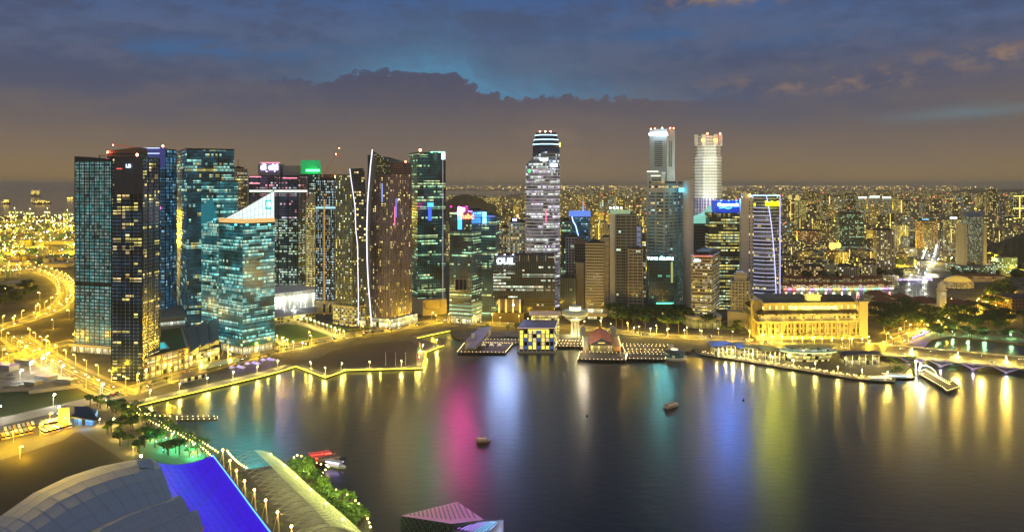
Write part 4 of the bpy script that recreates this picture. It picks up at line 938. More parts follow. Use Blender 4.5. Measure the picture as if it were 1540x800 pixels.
m2 = MB(); m2.prism(corner(1003, 1045, 1062, D27 - 45, 10), LAND, 15); m2.build("podium_annex", wm("annex_w", bay=4, floor=4.5, lit=.4, lo=.3, hi=.8, st=1.1, run=.7, wall=(.05, .05, .05), ca=COOL, cb=TEAL), tCC)

# --- floodlit octagonal tower ---
D28 = 1440
UWALL = wm("floodlit_white_wall", bay=2.7, floor=5.4, lit=.10, mu=.2, lo=.28, hi=.68, st=1, run=.4, wall=(.8, .8, .72), glass=(.08, .08, .08), ca=YEL, cb=WHITE)
o1 = octagon(1047, 1088, D28, .25); tDD = thing("office_tower", "floodlit white octagonal tower of stacked setback sections glowing at the top", "tower", (o1[0][0], o1[0][1], LAND))
m2 = MB(); m2.prism(offset(o1, -2), LAND, ZT(297, D28)); m2.build("lower_shaft", wm("purple_shaft", bay=6, floor=5.4, lit=.1, mu=.25, lo=.1, hi=.9, st=1, wall=(.6, .6, .72), glass=(.05, .05, .15), dim=.3, dimcol=(.15, .15, .7)), tDD)
m2 = MB(); m2.prism(o1, ZT(298, D28), ZT(234, D28), True, True); m2.build("middle_section", UWALL, tDD)
o2 = octagon(1049.5, 1086, D28 + 3, .25); m2 = MB(); m2.prism(o2, ZT(234, D28), ZT(218, D28)); m2.build("upper_section", UWALL, tDD)
m2 = MB(); m2.prism(offset(o2, -3), ZT(218, D28), ZT(204, D28)); m2.build("crown_wall", UWALL, tDD)
for i in (0, 1, 2, 7, 4):
    c = o2[i]; m2 = MB(); m2.box((c[0], c[1] + 2, (ZT(219, D28) + ZT(202, D28)) / 2), (6.5, 5, ZT(202, D28) - ZT(219, D28))); m2.build("crown_pier", mat("crown_white", (.8, .78, .7), .6, var=.1), tDD)
for x in (1057, 1076): panel(tDD, "crown_lantern", x - 2.5, x + 2.5, 209, 213, D28 + 1, glow("crown_lantern_glow", (1, .55, .1), 3.5), 1.5)
for x in (1064, 1083): m2 = MB(); p = AT(x, D28 + 5); m2.ball((p.x, p.y, ZT(201, D28)), 1.5); m2.build("red_beacon", REDL, tDD)
for (x, z, e) in ((1058, 299, 9e5), (1079, 299, 9e5), (1068, 268, 5e5), (1058, 236, 5e5), (1080, 236, 5e5), (1068, 222, 4e5), (1092, 250, 4e5), (1044, 260, 2.5e5)):
    lamp_light("flood_light", AT(x, D28 - 26) + Vector((0, 0, ZT(z, D28 - 26) - LAND)), e * .028, (1, 1, .72) if x > 1066 else (.92, .95, 1), 2, tDD)
# --- teal curl roof block, blue sign block, banded bank, white slab, purple outlined tower ---
D29 = 1300
tEE = tower("office_block", "dark stepped block under a curling teal lit roof", "building", corner(1043, 1075, 1079, D29, 8), ZT(334, D29), W_OFS, C_BR, fh=4.6, zb=ZT(420, D29))
m2 = MB(); pts = [(1040, 330), (1052, 327), (1062, 323), (1070, 317), (1077, 309)]
for i in range(4):
    a, b_ = AT(pts[i][0], D29 - 3), AT(pts[i + 1][0], D29 - 3); za, zb_ = ZT(pts[i][1], D29), ZT(pts[i + 1][1], D29)
    m2.face([(a.x, a.y, za), (b_.x, b_.y, zb_), (b_.x, b_.y + 30, zb_ + 2), (a.x, a.y + 30, za + 2)]); m2.face([(a.x, a.y, ZT(336, D29)), (b_.x, b_.y, ZT(336, D29)), (b_.x, b_.y, zb_), (a.x, a.y, za)])
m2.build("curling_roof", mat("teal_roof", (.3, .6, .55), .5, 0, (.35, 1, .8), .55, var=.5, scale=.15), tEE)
m2 = MB(); m2.prism(corner(1046, 1077, 1080, D29 + 2, 8), LAND, ZT(372, D29)); m2.build("columned_base", wm("ee_base", bay=5, floor=9, lit=.7, mu=.2, lo=.2, hi=.8, st=.8, wall=(.3, .25, .2)), tEE)
D30 = 1265
fpFF = corner(1066, 1116, 1119, D30, 4, depth=35)
tFF = tower("office_tower", "broad dark tower with a blue lit crown and bright white sign", "tower", fpFF, ZT(320, D30), wm("ff_windows", bay=3.6, lit=.5, mu=.05, st=1.2, run=.8, ca=YEL, cb=(.8, 1, .6), ratio=.4, dim=.03, **ws), mat("bronze_cladding", (.07, .05, .04), .4, .2), fh=4.8, spf=.42, pier=13, pierw=.8, parapet=.2, plant=False)
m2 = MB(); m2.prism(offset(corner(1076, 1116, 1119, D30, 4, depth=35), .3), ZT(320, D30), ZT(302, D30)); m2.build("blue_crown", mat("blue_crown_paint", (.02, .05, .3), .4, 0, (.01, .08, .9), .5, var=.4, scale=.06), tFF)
sign(tFF, "Capamouit", 1095, 308, D30 - 1.5, 5.5, (.25, .65, 1), 9, bold=.05); m2 = MB(); m2.tube([AT(x, D30 - 1) + Vector((0, 0, ZT(y, D30) - LAND)) for x, y in ((1082, 313), (1090, 312), (1094, 314), (1100, 312.5))], .5, 4); m2.build("sign_swoosh", glow("swoosh", (.1, .9, .9), 4), tFF)
D31 = 1125
fpGG = corner(1040, 1070, 1082, D31, 22)
tGG = tower("bank_building", "beige office block with lit ribbon windows on a rounded glowing podium", "building", fpGG, ZT(385, D31), W_OFY, C_BG, fh=4.3, spf=.48, proud=.9, zb=ZT(475, D31), plant=True)
m2 = MB(); f_ = oval(1037, 1090, D31 - 18, 60, 18, 3.2); m2.prism(f_, LAND, ZT(476, D31), vz=0); m2.build("rounded_podium", wm("gg_podium", bay=3, floor=10, lit=.9, mu=.08, lo=.05, hi=.95, st=.45, wall=(.4, .36, .25), ca=YEL, cb=(1, .85, .3), run=.1), tGG)
m2 = MB(); m2.prism(offset(f_, 1), ZT(477, D31), ZT(474, D31), True, True); m2.build("podium_roof", C_CR, tGG)
panel(tGG, "white_sign", 1045, 1055, 390, 393, D31 + 6, glow("gg_sign", (.6, .9, 1), 8), .5); panel(tGG, "red_roof_line", 1040, 1070, 384, 385, D31 - .5, glow("gg_red", (1, .2, .1), .8), 12)
m2 = MB(); m2.prism(offset(fpGG, -4), ZT(384, D31), ZT(379, D31)); m2.build("roof_room", C_DK, tGG)
D32 = 1240
fpHH = corner(1114, 1133, 1138, D32, 10)
tHH = thing("office_tower", "plain white slab tower with two columns of small windows", "tower", (fpHH[0][0], fpHH[0][1], LAND))
m2 = MB(); m2.prism(fpHH, LAND, ZT(298, D32)); m2.build("white_wall", mat("mauve_white_wall", (.5, .46, .46), .7, var=.08), tHH)
m2 = MB(); m2.prism(offset(fpHH, -4), ZT(298, D32), ZT(291, D32)); m2.build("roof_tank_room", C_WH, tHH)
for k in range(26):
    for x in (1127, 1132.5):
        m2 = MB(); p = AT(x, D32 + (1133 - x) * .18); m2.box((p.x, p.y - .1, ZT(304 + k * 5.4, D32)), (1.3, .8, 2.6)); m2.build("small_window", GL_BLACK if (k * 7 + int(x)) % 5 else glow("sw_glow", (1, .85, .4), 1.2), tHH)
m2 = MB(); p = AT(1128, D32); m2.ball((p.x, p.y, ZT(294, D32)), 1.6); m2.build("amber_beacon", glow("amber_beacon", (1, .6, .1), 20), tHH)
D33 = 1245
TYS = None
def outline_tower():
    global TYS
    f = corner(1133, 1172, 1176, D33, 6, depth=34); a, b_, c, d = [Vector(p) for p in f]
    # gently curved front: extra points bowing towards the water
    fr = [d.lerp(a, t) + Vector((0, -13 * math.sin(math.pi * t))) for t in (0, .2, .4, .6, .8, 1)]
    fp = [tuple(p) for p in fr] + [tuple(b_), tuple(c)]
    t = tower("bank_tower", "tower outlined in violet light with a long yellow sign near the top", "tower", fp, ZT(294, D33), wm("violet_tower_windows", bay=3.4, lit=.2, mu=.04, st=1, run=.6, ca=YEL, cb=COOL, dim=.08, dimcol=(.2, .5, .6), **ws), mat("violet_band", (.5, .46, .56), .5, 0), fh=5.0, spf=.36, proud=.7, zb=LAND, plant=False, parapet=.5); TYS = t
    VG = glow("violet_edge_glow", (.55, .55, 1), 2.0)
    q = offset(fp, 1.0); zt = ZT(294, D33)
    for i in (0, 5): m2 = MB(); m2.tube([(*q[i], LAND), (*q[i], zt)], .55, 4); m2.build("light_line", VG, t)
    m2 = MB(); m2.tube([(*p, zt) for p in q[:7]], .7, 4); m2.build("light_line", glow("sky_edge_glow", (.45, .8, 1), 2.5), t)
    # the sweeping line that crosses the front
    pts = []
    for k in range(13):
        s = k / 12; z = zt + (LAND - zt) * s; x = .40 + .40 * math.sin(s * math.pi * .5) ** .8; i = min(4, int(x * 5)); u = x * 5 - i
        p = Vector(q[i]).lerp(Vector(q[i + 1]), u); pts.append((p.x, p.y - .4, z))
    m2 = MB(); m2.tube(pts, .6, 4); m2.build("light_line", VG, t)
    for k in range(26):      # bright sills on the part before the sweep
        s = (k + 3.0) / 29.0; z = zt + (LAND - zt) * s; x = .40 + .40 * math.sin(s * math.pi * .5) ** .8
        P = [Vector(q[i]) for i in range(6)]; out = []; n = 5
        for j in range(n + 1):
            u = x * j / n * 5; i = min(4, int(u)); p = P[i].lerp(P[i + 1], u - i); out.append((p.x, p.y - .1, z))
        m2 = MB(); m2.tube(out, .32, 3); m2.build("sill_light", glow("sill_violet", (.72, .7, 1), 1.3), t)
    panelm = mat("crown_bronze", (.08, .07, .05), .4, .3)
    P = [Vector(q[i]) for i in range(6)]
    m2 = MB(); m2.prism([tuple(P[2] + Vector((0, -.5))), tuple(P[5] + Vector((-1, -.8))), tuple(P[5] + Vector((-1, 0))), tuple(P[2])], ZT(322, D33), zt - .5); m2.build("crown_panel", panelm, t)
    panel(t, "yellow_sign", 1151, 1172, 304.5, 310, D33 - 15, glow("yellow_sign_glow", (.85, 1, .0), 5), .8)
    sign(t, "maybank", 1161.5, 307.3, D33 - 16.4, 2.6, (.5, .5, .05), .4)
    panel(t, "yellow_sign", 1134, 1140, 306, 310, D33 + 2, glow("yellow_sign_glow", (.85, 1, .0), 5), .8)
outline_tower()
D34 = 1130
fpJJ = corner(1100, 1127, 1134, D34, 15)
tJJ = tower("apartment_tower", "stepped cream tower with narrow vertical window bays before the white slab", "tower", fpJJ, ZT(423, D34), wm("cream_bays", bay=2.6, lit=.15, mu=.25, st=.8, run=.1, dim=.05, **ws), C_CR, fh=4.2, spf=.4, pier=5.2, pierw=1.8, plant=False)
m2 = MB(); m2.prism(offset(fpJJ, -3.5), ZT(423, D34), ZT(415, D34)); m2.prism(offset(fpJJ, -6.5), ZT(415, D34), ZT(411, D34)); m2.build("stepped_top", C_CR, tJJ)
m2 = MB(); m2.prism(corner(1094, 1130, 1140, D34 - 12, 15), LAND, ZT(468, D34)); m2.build("podium", C_CR, tJJ)

def added_streak_flood(t, px, py, D, col, P, n=1, gap=6):  # coloured floods added beside the signs to strengthen their reflections in the water
    for k in range(n):
        p = AT(px, D); x = p.x + (k - (n - 1) / 2) * gap; z = ZT(py, D); m2 = MB(); m2.box((x, p.y, z), (2.2, 1.2, 1.4)); m2.build("flood_lamp", glow("flood_%d_%d" % (px, py), col, 9, False), t); lamp_light("flood_light", (x, p.y - 2, z), P / n * .2, col, 2.5, t, spot=(100, (x * .55, p.y * .55, 0)))
added_streak_flood(tS, 690, 311, D15 + 2, (1, .01, .32), 1.2e6, 3, 11); added_streak_flood(tT, 759, 383, D16 - 2, (.35, .5, 1), 1.5e6, 3, 12); added_streak_flood(tFF, 1096, 302, D30 - 2, (.06, .2, 1), 2.0e6, 3, 12)
added_streak_flood(TYS, 1161, 303, D33 - 16, (.75, .8, .02), 1.1e6, 3, 9); added_streak_flood(tF, 380, 338, D6 - 8, (.06, .75, .8), 1.5e6, 4, 13); added_streak_flood(tE2, 335, 330, D5 - 52, (.05, .6, .8), 9e5, 3, 10); added_streak_flood(tR, 655, 229, D14 - 8, (.15, .9, .4), 7e5, 2, 12)
added_streak_flood(tQ, 600, 300, D13 - 4, (1, .75, .3), 4e5, 1); added_streak_flood(tCC, 995, 386, D27 - 4, (.15, .75, .8), 4e5, 1); added_streak_flood(tL, 407, 258, D8 - 4, (.35, .25, 1), 1.4e6, 2, 14)
# ------------------------------------------------------------------ mid city, civic district, river
struct(tri_sheet("river_water", gpoly([(1170, 453), (1300, 453), (1352, 448), (1350, 438), (1250, 437), (1170, 438)]), LAND + .35, WATER))
struct(tri_sheet("river_water", gpoly([(1366, 428), (1392, 426), (1402, 418), (1440, 417), (1440, 412), (1392, 412), (1372, 419)]), LAND + .35, WATER))
TILE = mat("terracotta_tiles", (.16, .06, .035), .8, var=.3, scale=.3)
CREAMW = wm("cream_low_wall", bay=4, floor=4.2, lit=.35, mu=.25, lo=.25, hi=.75, st=1.0, run=.1, wall=(.45, .4, .3), ca=YEL, cb=WARM)
def hip(name, label, cat, x0, x1, y, ztop, zr, dp, wall=None, roof=None, yaw=0, hipk=.35, group=None):
    D = GD(y); a, b_ = AT(x0, D), AT(x1, D); c = (a + b_) / 2 + Vector((0, dp / 2, 0)); w = (b_.x - a.x) / 2; co, si = math.cos(R(yaw)), math.sin(R(yaw))
    T = lambda X, Y: (c.x + X * co - Y * si, c.y + X * si + Y * co); d = dp / 2
    t = thing(name, label, cat, (c.x, c.y, LAND), group); f = [T(-w, -d), T(w, -d), T(w, d), T(-w, d)]
    m = MB(); m.prism(f, LAND, ztop, vz=LAND); m.build("wall", wall or CREAMW, t)
    e = [(*T(-w - 1, -d - 1), ztop), (*T(w + 1, -d - 1), ztop), (*T(w + 1, d + 1), ztop), (*T(-w - 1, d + 1), ztop)]
    if w > d: r0, r1 = (*T(-w + d * hipk * 2, 0), zr), (*T(w - d * hipk * 2, 0), zr); fs = [[e[0], e[1], r1, r0], [e[1], e[2], r1], [e[2], e[3], r0, r1], [e[3], e[0], r0]]
    else: r0, r1 = (*T(0, -d + w * hipk * 2), zr), (*T(0, d - w * hipk * 2), zr); fs = [[e[0], e[1], r0], [e[1], e[2], r1, r0], [e[2], e[3], r1], [e[3], e[0], r0, r1]]
    m = MB()
    for q in fs: m.face(q)
    m.build("roof", roof or TILE, t); return t
for i, (x0, x1, y, h, lab) in enumerate(((1244, 1290, 478, 17, "red hip-roofed old hall close behind the colonnaded hotel"), (1290, 1322, 474, 16, "cream civic hall with a broad dark red roof beyond the hotel corner"), (1322, 1352, 466, 15, "cream wing with a red roof beside the park trees"), (1312, 1340, 455, 14, "low pale wing under red tiles near the river"), (1352, 1376, 462, 15, "end pavilion of the red roofed civic group"))):
    hip("civic_hall", lab, "building", x0, x1, y, h, h + 7, 34, yaw=-12 + 5 * i)
# clock tower theatre
hip("theatre_hall", "long red roofed theatre wing west of the clock tower".replace("west of", "with pale gables by"), "building", 1372, 1412, 474, 20, 28, 38, wall=wm("theatre_wall", bay=4, floor=9, lit=.3, mu=.3, lo=.2, hi=.7, st=.7, run=0, wall=(.5, .48, .42)))
hip("theatre_hall", "second theatre wing with a pediment on the far side of the clock tower", "building", 1424, 1468, 474, 17, 24, 38, wall=MATS["theatre_wall"])
def clock():
    D = GD(476); p = AT(1416, D); t = thing("clock_tower", "pale square clock tower between two red roofed theatre wings", "tower", p); W_ = mat("tower_plaster", (.6, .57, .48), .7)
    m = MB(); m.box((p.x, p.y, LAND + 19), (9.5, 9.5, 38)); m.build("shaft", W_, t); m = MB(); m.box((p.x, p.y, 42.5), (11, 11, 2)); m.box((p.x, p.y, 47), (8, 8, 8)); m.build("belfry", W_, t)
    m = MB(); m.tube([(p.x, p.y - 5.1, 37), (p.x, p.y - 4.7, 37)], 2.4, 16); m.build("clock_face", glow("clock_glow", (1, .95, .7), .6), t)
    m = MB(); m.ball((p.x, p.y, 51), 3.6, n=10, m=6); m.tube([(p.x, p.y, 54), (p.x, p.y, 58)], [.4, .1], 4); m.build("cupola", W_, t)
clock()
lamp_light("tower_flood", AT(1416, GD(482)) + Vector((0, 0, 8)), 9000, (1, .95, .7), .6)
D = GD(432); p = AT(1440, D); t = thing("domed_hall", "low hall with a shallow glowing golden dome near the clock tower", "building", p); m = MB(); m.prism([(p.x + 30 * math.cos(k * math.pi / 8), p.y + 20 * math.sin(k * math.pi / 8)) for k in range(16)], LAND, 14, vz=0); m.build("wall", CREAMW, t); m = MB(); m.ball((p.x, p.y, 13), 1, sz=(26, 18, 11), n=16, m=8); m.build("dome", mat("gold_dome", (.5, .4, .15), .5, 0, (1, .65, .08), .45), t)
hip("court_building", "long low arcade building with a line of amber lights beyond the dome", "building", 1448, 1512, 424, 14, 17, 30, wall=wm("arcade_w", bay=5, floor=6, lit=.9, mu=.2, lo=.1, hi=.7, st=.8, run=0, wall=(.35, .28, .2), ca=AMBER, cb=YEL))
hip("civic_block", "brown massive civic block at the frame edge beyond the slope trees", "building", 1522, 1575, 470, 24, 26, 60, wall=wm("brown_civic", bay=5, floor=5, lit=.1, mu=.2, lo=.3, hi=.7, st=.8, wall=(.16, .1, .07)), roof=ROOF)

# shophouses along the river: narrow fronts, steep tiled roofs, lit awnings
rs = random.Random(3); SHC = [(.45, .4, .3), (.4, .25, .2), (.3, .38, .36), (.5, .42, .2), (.42, .42, .45), (.35, .2, .25)]
SH = [(("cream", "salmon", "mint", "yellow", "white", "rose")[i], wm("shophouse_wall_%d" % i, bay=2.6, floor=3.6, lit=.6, mu=.25, lo=.25, hi=.8, st=1.0, run=0, wall=c, ca=YEL, cb=WARM)) for i, c in enumerate(SHC)]
AW = [("amber", (1, .5, .15)), ("red", (1, .15, .1)), ("green", (.3, 1, .5)), ("white", (1, .95, .8)), ("violet", (.6, .3, 1)), ("gold", (1, .75, .1))]
x = 1178
def shophouse(x, y, w, h, nm, wmt, an, ac, label, group):
    D = GD(y); a = AT(x, D); t = thing("shophouse", label, "shophouse", a, group); d = 18; m = MB(); m.prism([(a.x, a.y), (a.x + w, a.y), (a.x + w, a.y + d), (a.x, a.y + d)], LAND, h, vz=LAND); m.build("wall", wmt, t)
    m = MB(); m.face([(a.x, a.y - .6, h), (a.x + w, a.y - .6, h), (a.x + w, a.y + d / 2, h + 5), (a.x, a.y + d / 2, h + 5)]); m.face([(a.x + w, a.y + d + .5, h), (a.x, a.y + d + .5, h), (a.x, a.y + d / 2, h + 5), (a.x + w, a.y + d / 2, h + 5)]); m.face([(a.x, a.y + d, h), (a.x, a.y, h), (a.x, a.y + d / 2, h + 5)]); m.face([(a.x + w, a.y, h), (a.x + w, a.y + d, h), (a.x + w, a.y + d / 2, h + 5)]); m.build("roof", TILE, t)
    if an: m = MB(); m.box((a.x + w / 2, a.y - 2.2, LAND + 3), (w * .85, 3.6, .5)); m.box((a.x + w / 2, a.y - .4, LAND + 1.6), (w * .8, .3, 2.2)); m.build("awning_light", glow("awning_" + an, ac, 2.2), t)
while x < 1338:
    w = rs.uniform(6.5, 9.5); nm, wmt = rs.choice(SH); an, ac = rs.choice(AW); h = rs.uniform(9, 13)
    shophouse(x, 436.3 + rs.uniform(-.2, .2) - max(0, (x - 1300) * .03), w, h, nm, wmt, an, ac, "%s riverside shophouse with a %s lit awning" % (nm, an), "%s shophouses with %s awnings on the river front" % (nm, an)); x += (w + .3) * F / GD(436)
x = 1182
while x < 1325:
    w = rs.uniform(8, 14); nm, wmt = rs.choice(SH); h = rs.uniform(9, 14); shophouse(x, 427 + rs.uniform(-1, 1), w, h, nm, wmt, None, None, "%s shophouse in the row behind the river front" % nm, "%s shophouses of the second row" % nm); x += (w + 2) * F / GD(427)
for k in range(14): lamp_light("river_front_light", AT(1182 + k * 12, GD(439)) + Vector((0, 0, 5)), 7000, [(1, .7, .3), (1, .4, .3), (.7, 1, .6), (1, .9, .6)][k % 4], .8)

# named mid-distance blocks: L, C, R, base row, top row, yaw, windows, roof, label
def blk(name, label, cat, L, C, Rr, yb, yt, wmt, a=15, roof=None, plant=True, group=None, fins=None, D=None, depth=None):
    D = D or GD(yb); fp = corner(L, C, Rr, D, a, depth); z = ZT(yt, D); c = sum((Vector((*p, 0)) for p in fp), Vector()) / 4; t = thing(name, label, cat, (c.x, c.y, LAND), group)
    m = MB(); m.prism(fp, LAND, z, vz=LAND); m.build("wall", wmt, t); m = MB(); m.prism(offset(fp, .4), z, z + 1.4, True, True); m.build("roof", roof or ROOF, t)
    if plant: m = MB(); m.prism(offset(fp, -min(6, .2 * math.dist(fp[0], fp[1]) + 1)), z + 1.3, z + 5); m.build("plant_room", roof or ROOF, t)
    if fins: m = MB(); piers(m, fp, LAND, z, fins, 1.0, .8); m.build("wall_fins", C_BG, t)
    return t
FW = dict(floor=4.2, mu=.18, lo=.25, hi=.8, run=.2)
K = {}
def kw(n, **k):
    d = dict(FW); d.update(k); K[n] = wm("block_" + n, **d); return K[n]
kw("brown", bay=4, lit=.35, st=2.0, wall=(.16, .12, .08), ca=YEL, cb=WARM); kw("beige", bay=4, lit=.3, st=1.8, wall=(.34, .3, .22), ca=YEL, cb=WHITE); kw("gold", bay=4, lit=.5, st=1.6, wall=(.36, .3, .14), ca=YEL, cb=YEL, dim=.3, dimcol=(.6, .5, .15))
kw("grey", bay=4, lit=.25, st=1.8, wall=(.2, .2, .2), ca=WARM, cb=COOL); kw("white", bay=4, lit=.28, st=1.8, wall=(.45, .44, .4), ca=YEL, cb=COOL); kw("glass", bay=3, lit=.4, st=1.4, wall=(.05, .07, .07), ca=(.6, 1, .6), cb=YEL, dim=.12, dimcol=(.3, .5, .35), run=.6)
kw("orange", bay=4.5, lit=.45, st=1.3, wall=(.42, .25, .13), ca=WARM, cb=AMBER); kw("dark", bay=4, lit=.3, st=2.0, wall=(.05, .045, .04), ca=YEL, cb=WHITE); kw("teal", bay=4, lit=.4, st=1.4, wall=(.1, .16, .14), ca=(.6, 1, .7), cb=WHITE, run=.5)
blk("apartment_tower", "broad beige apartment slab with stair core, nearest the bright junction", "tower", 1319, 1345, 1351, 408, 347, K["beige"], 8, fins=7)
blk("shopping_mall", "large glass mall reflecting green-white lights, with dark glass end", "building", 1262, 1299, 1309, 388, 322, K["glass"], 12)
tq = blk("mall_annex", "lower ribbed glass annex glowing pale green below the mall", "building", 1262, 1301, 1303, 391, 371, wm("annex_glow_wall", bay=2.5, floor=14, lit=1, mu=.1, lo=.05, hi=.95, st=.5, run=0, wall=(.3, .35, .3), ca=(.6, 1, .7), cb=(.7, 1, .7)), 5, plant=False, D=GD(391) - 10)
blk("office_block", "dark block with violet roof edge beside the mall", "building", 1303, 1318, 1322, 392, 362, K["dark"], 10)
blk("hotel_block", "broad orange-lit hotel slab with a blue roof sign", "hotel", 1379, 1410, 1412, 373, 333, K["orange"], 6, fins=9)
blk("hotel_block", "golden brown hotel slab with a white roof sign", "hotel", 1421, 1449, 1452, 370, 331, K["gold"], 6)
blk("apartment_tower", "grey concrete tower between the orange and golden hotels", "tower", 1399, 1420, 1424, 366, 321, K["grey"], 8)
blk("apartment_tower", "tall plain grey-brown slab rising above the park hotel roofs", "tower", 1488, 1500, 1505, 350, 287, K["brown"], 10)
blk("apartment_tower", "second tall grey-brown slab close beside its twin", "tower", 1505, 1512, 1516, 346, 303, K["grey"], 10)
tn = blk("apartment_tower", "dark tower marked with a cross of yellow light", "tower", 1523, 1541, 1545, 350, 295, K["dark"], 8)
for a_ in ((1533, 1534, 296, 345), (1524, 1541, 313, 314), (1524, 1541, 294.5, 295.5), (1524, 1541, 328, 329)): panel(tn, "yellow_light_bar", a_[0], a_[1], a_[2], a_[3], GD(350) - 2, glow("ybar", (1, .85, .15), 3), 1)
tt = blk("apartment_tower", "gold lit apartment tower capped by twin domes", "tower", 1182, 1200, 1204, 345, 302, K["gold"], 8, plant=False)
for x in (1188, 1199): p = AT(x, GD(345) + 12); m = MB(); m.tube([(p.x, p.y, ZT(302, p.y)), (p.x, p.y, ZT(296, p.y))], 9, 8); m.ball((p.x, p.y, ZT(296, p.y)), 9, n=8, m=6); m.build("dome", glow("gold_dome_glow", (1, .75, .2), .8), tt)
blk("apartment_tower", "gold lit lower twin joined to the domed tower", "tower", 1204, 1219, 1222, 343, 301, K["gold"], 8)
for i, (L, C, Rr, yb, yt, k, lab) in enumerate(((1213, 1232, 1236, 338, 290, "brown", "brown slab with stacked yellow balconies past the domed pair"), (1237, 1250, 1254, 334, 293, "dark", "dark narrow tower with one bright vertical stairwell"), (1254, 1266, 1269, 336, 296, "brown", "brown tower with random yellow rooms before the white crowned trio"), (1270, 1288, 1291, 330, 292, "dark", "very dark tower dotted with yellow windows"), (1291, 1303, 1306, 331, 297, "white", "first of three pale towers crowned by white light"), (1308, 1323, 1326, 332, 296, "white", "middle of three pale towers crowned by white light"), (1327, 1340, 1343, 331, 297, "white", "last of three pale towers crowned by white light"), (1346, 1358, 1361, 333, 300, "gold", "tower with a golden vertical strip beyond the mall"), (1360, 1372, 1375, 337, 303, "brown", "brown apartment tower with lit crown beyond the beige slab"), (1378, 1392, 1396, 330, 304, "white", "pale apartment tower peeping over the orange hotel"), (1409, 1418, 1421, 325, 292, "orange", "slim orange lit tower under a white roof halo"), (1440, 1449, 1452, 322, 296, "teal", "pale teal tower behind the golden hotel"), (1470, 1478, 1482, 322, 296, "gold", "banded gold tower behind the mirrored glass hotel"), (1455, 1463, 1467, 324, 301, "brown", "small brown tower behind the mirrored glass hotel"))):
    t = blk("apartment_tower", lab, "tower", L, C, Rr, yb, yt, K[k], 10)
    if i in (4, 5, 6): panel(t, "crown_light", L, C, yt - 1, yt + 1.2, GD(yb) - 3, glow("crown_white_l", (.85, 1, .85), 3), 1)
    if i in (1, 7): panel(t, "stair_light", C - 3, C - 1.8, yt + 2, yb - 4, GD(yb) - 3, glow("stair_amber_l", (1, .7, .15), 2), 1)
def mirror_hotel():
    D = GD(410); t = thing("mirrored_hotel", "gold mirrored glass hotel held between two tall concrete piers", "hotel", AT(1465, D)); m = MB(); a, b_ = AT(1456, D), AT(1478, D)
    m.prism([(a.x, a.y), (b_.x, b_.y), (b_.x, b_.y + 26), (a.x, a.y + 26)], 28, ZT(326, D), vz=0); m.build("mirror_glass", wm("mirror_glass_w", bay=2.2, floor=3.6, lit=.6, mu=.06, lo=.08, hi=.92, st=.35, run=.1, dim=.3, dimcol=(.5, .5, .3), ca=(.9, .9, .5), cb=(.5, .7, .6), wall=(.1, .1, .08)), t)
    for x0, x1, y in ((1450, 1454.5, 337), (1479, 1484, 337)): q, r_ = AT(x0, D - 4), AT(x1, D - 4); m = MB(); m.prism([(q.x, q.y), (r_.x, r_.y), (r_.x, r_.y + 34), (q.x, q.y + 34)], LAND, ZT(y, D)); m.build("concrete_pier", C_CR, t)
    m = MB(); q, r_ = AT(1453, D + 4), AT(1481, D + 4); m.prism([(q.x, q.y), (r_.x, r_.y), (r_.x, r_.y + 18), (q.x, q.y + 18)], ZT(326, D), ZT(319, D)); m.build("roof_bridge", mat("roof_blue_grey", (.15, .2, .35), .4), t)
    m = MB(); q, r_ = AT(1444, D - 24), AT(1500, D - 24); m.prism([(q.x, q.y), (r_.x, r_.y), (r_.x, r_.y + 60), (q.x, q.y + 60)], LAND, 18, vz=LAND); m.build("podium", K["teal"], t)
mirror_hotel()
for i, (L, C, Rr, yb, yt, k, lab) in enumerate(((1200, 1245, 1262, 372, 348, "orange", "long low brown hotel with rows of lit arches past the violet tower"), (1205, 1232, 1237, 394, 378, "teal", "pale green low block in the old quarter"), (1180, 1200, 1204, 390, 374, "white", "low white arcade block beside the violet outlined tower"), (1240, 1262, 1264, 398, 378, "brown", "low brown block with a red and orange neon sign"), (1176, 1188, 1192, 402, 385, "grey", "purple-grey low block hard against the violet tower"), (1360, 1378, 1380, 420, 404, "gold", "stepped low building with yellow terraces by the far bank"), (1330, 1352, 1356, 432, 414, "white", "low pale market hall at the bend of the river"), (1500, 1530, 1540, 412, 388, "teal", "low civic block with green-white windows near the slope"), (1484, 1500, 1505, 402, 386, "grey", "low grey block beside the mirrored hotel"), (1378, 1396, 1400, 402, 392, "white", "low white pavilion on the near side of the bright junction"), (1262, 1290, 1296, 418, 402, "beige", "plain beige warehouse behind the shophouse rows"), (1296, 1318, 1322, 414, 398, "beige", "beige gabled hall behind the shophouse rows"), (1210, 1240, 1246, 416, 402, "orange", "amber lit block behind the shophouse rows"), (1185, 1206, 1210, 418, 404, "orange", "salmon block with a fiery red sign behind the shophouse rows"))):
    blk("low_block", lab, "building", L, C, Rr, yb, yt, K[k], 12, plant=i % 2 == 0)
p = AT(1252, GD(398) - 3); ts = thing("roof_sign", "round orange and red neon sign on a low block", "sign", (p.x, p.y, ZT(378, p.y))); m = MB(); m.tube([(p.x, p.y - .4, ZT(370, p.y)), (p.x, p.y + .4, ZT(370, p.y))], 9, 14); m.build("neon_disc", glow("neon_orange", (1, .35, .05), 5), ts); m = MB(); m.tube([(p.x + 14, p.y - .4, ZT(369, p.y)), (p.x + 14, p.y + .4, ZT(369, p.y))], 7, 14); m.build("neon_disc", MATS["neon_orange"], ts)
for x, y, c, n in ((1392, 331, (.2, .6, 1), "blue"), (1434, 328, (1, 1, .9), "white")): p = AT(x, GD(372) - 2); ts = thing("roof_sign", "%s lit sign standing on a hotel roof" % n, "sign", (p.x, p.y, ZT(y + 2, p.y))); m = MB(); m.box((p.x, p.y, ZT(y, p.y)), (22, 1, 5)); m.build("sign_panel", glow("roofsign_" + n, c, 4), ts)
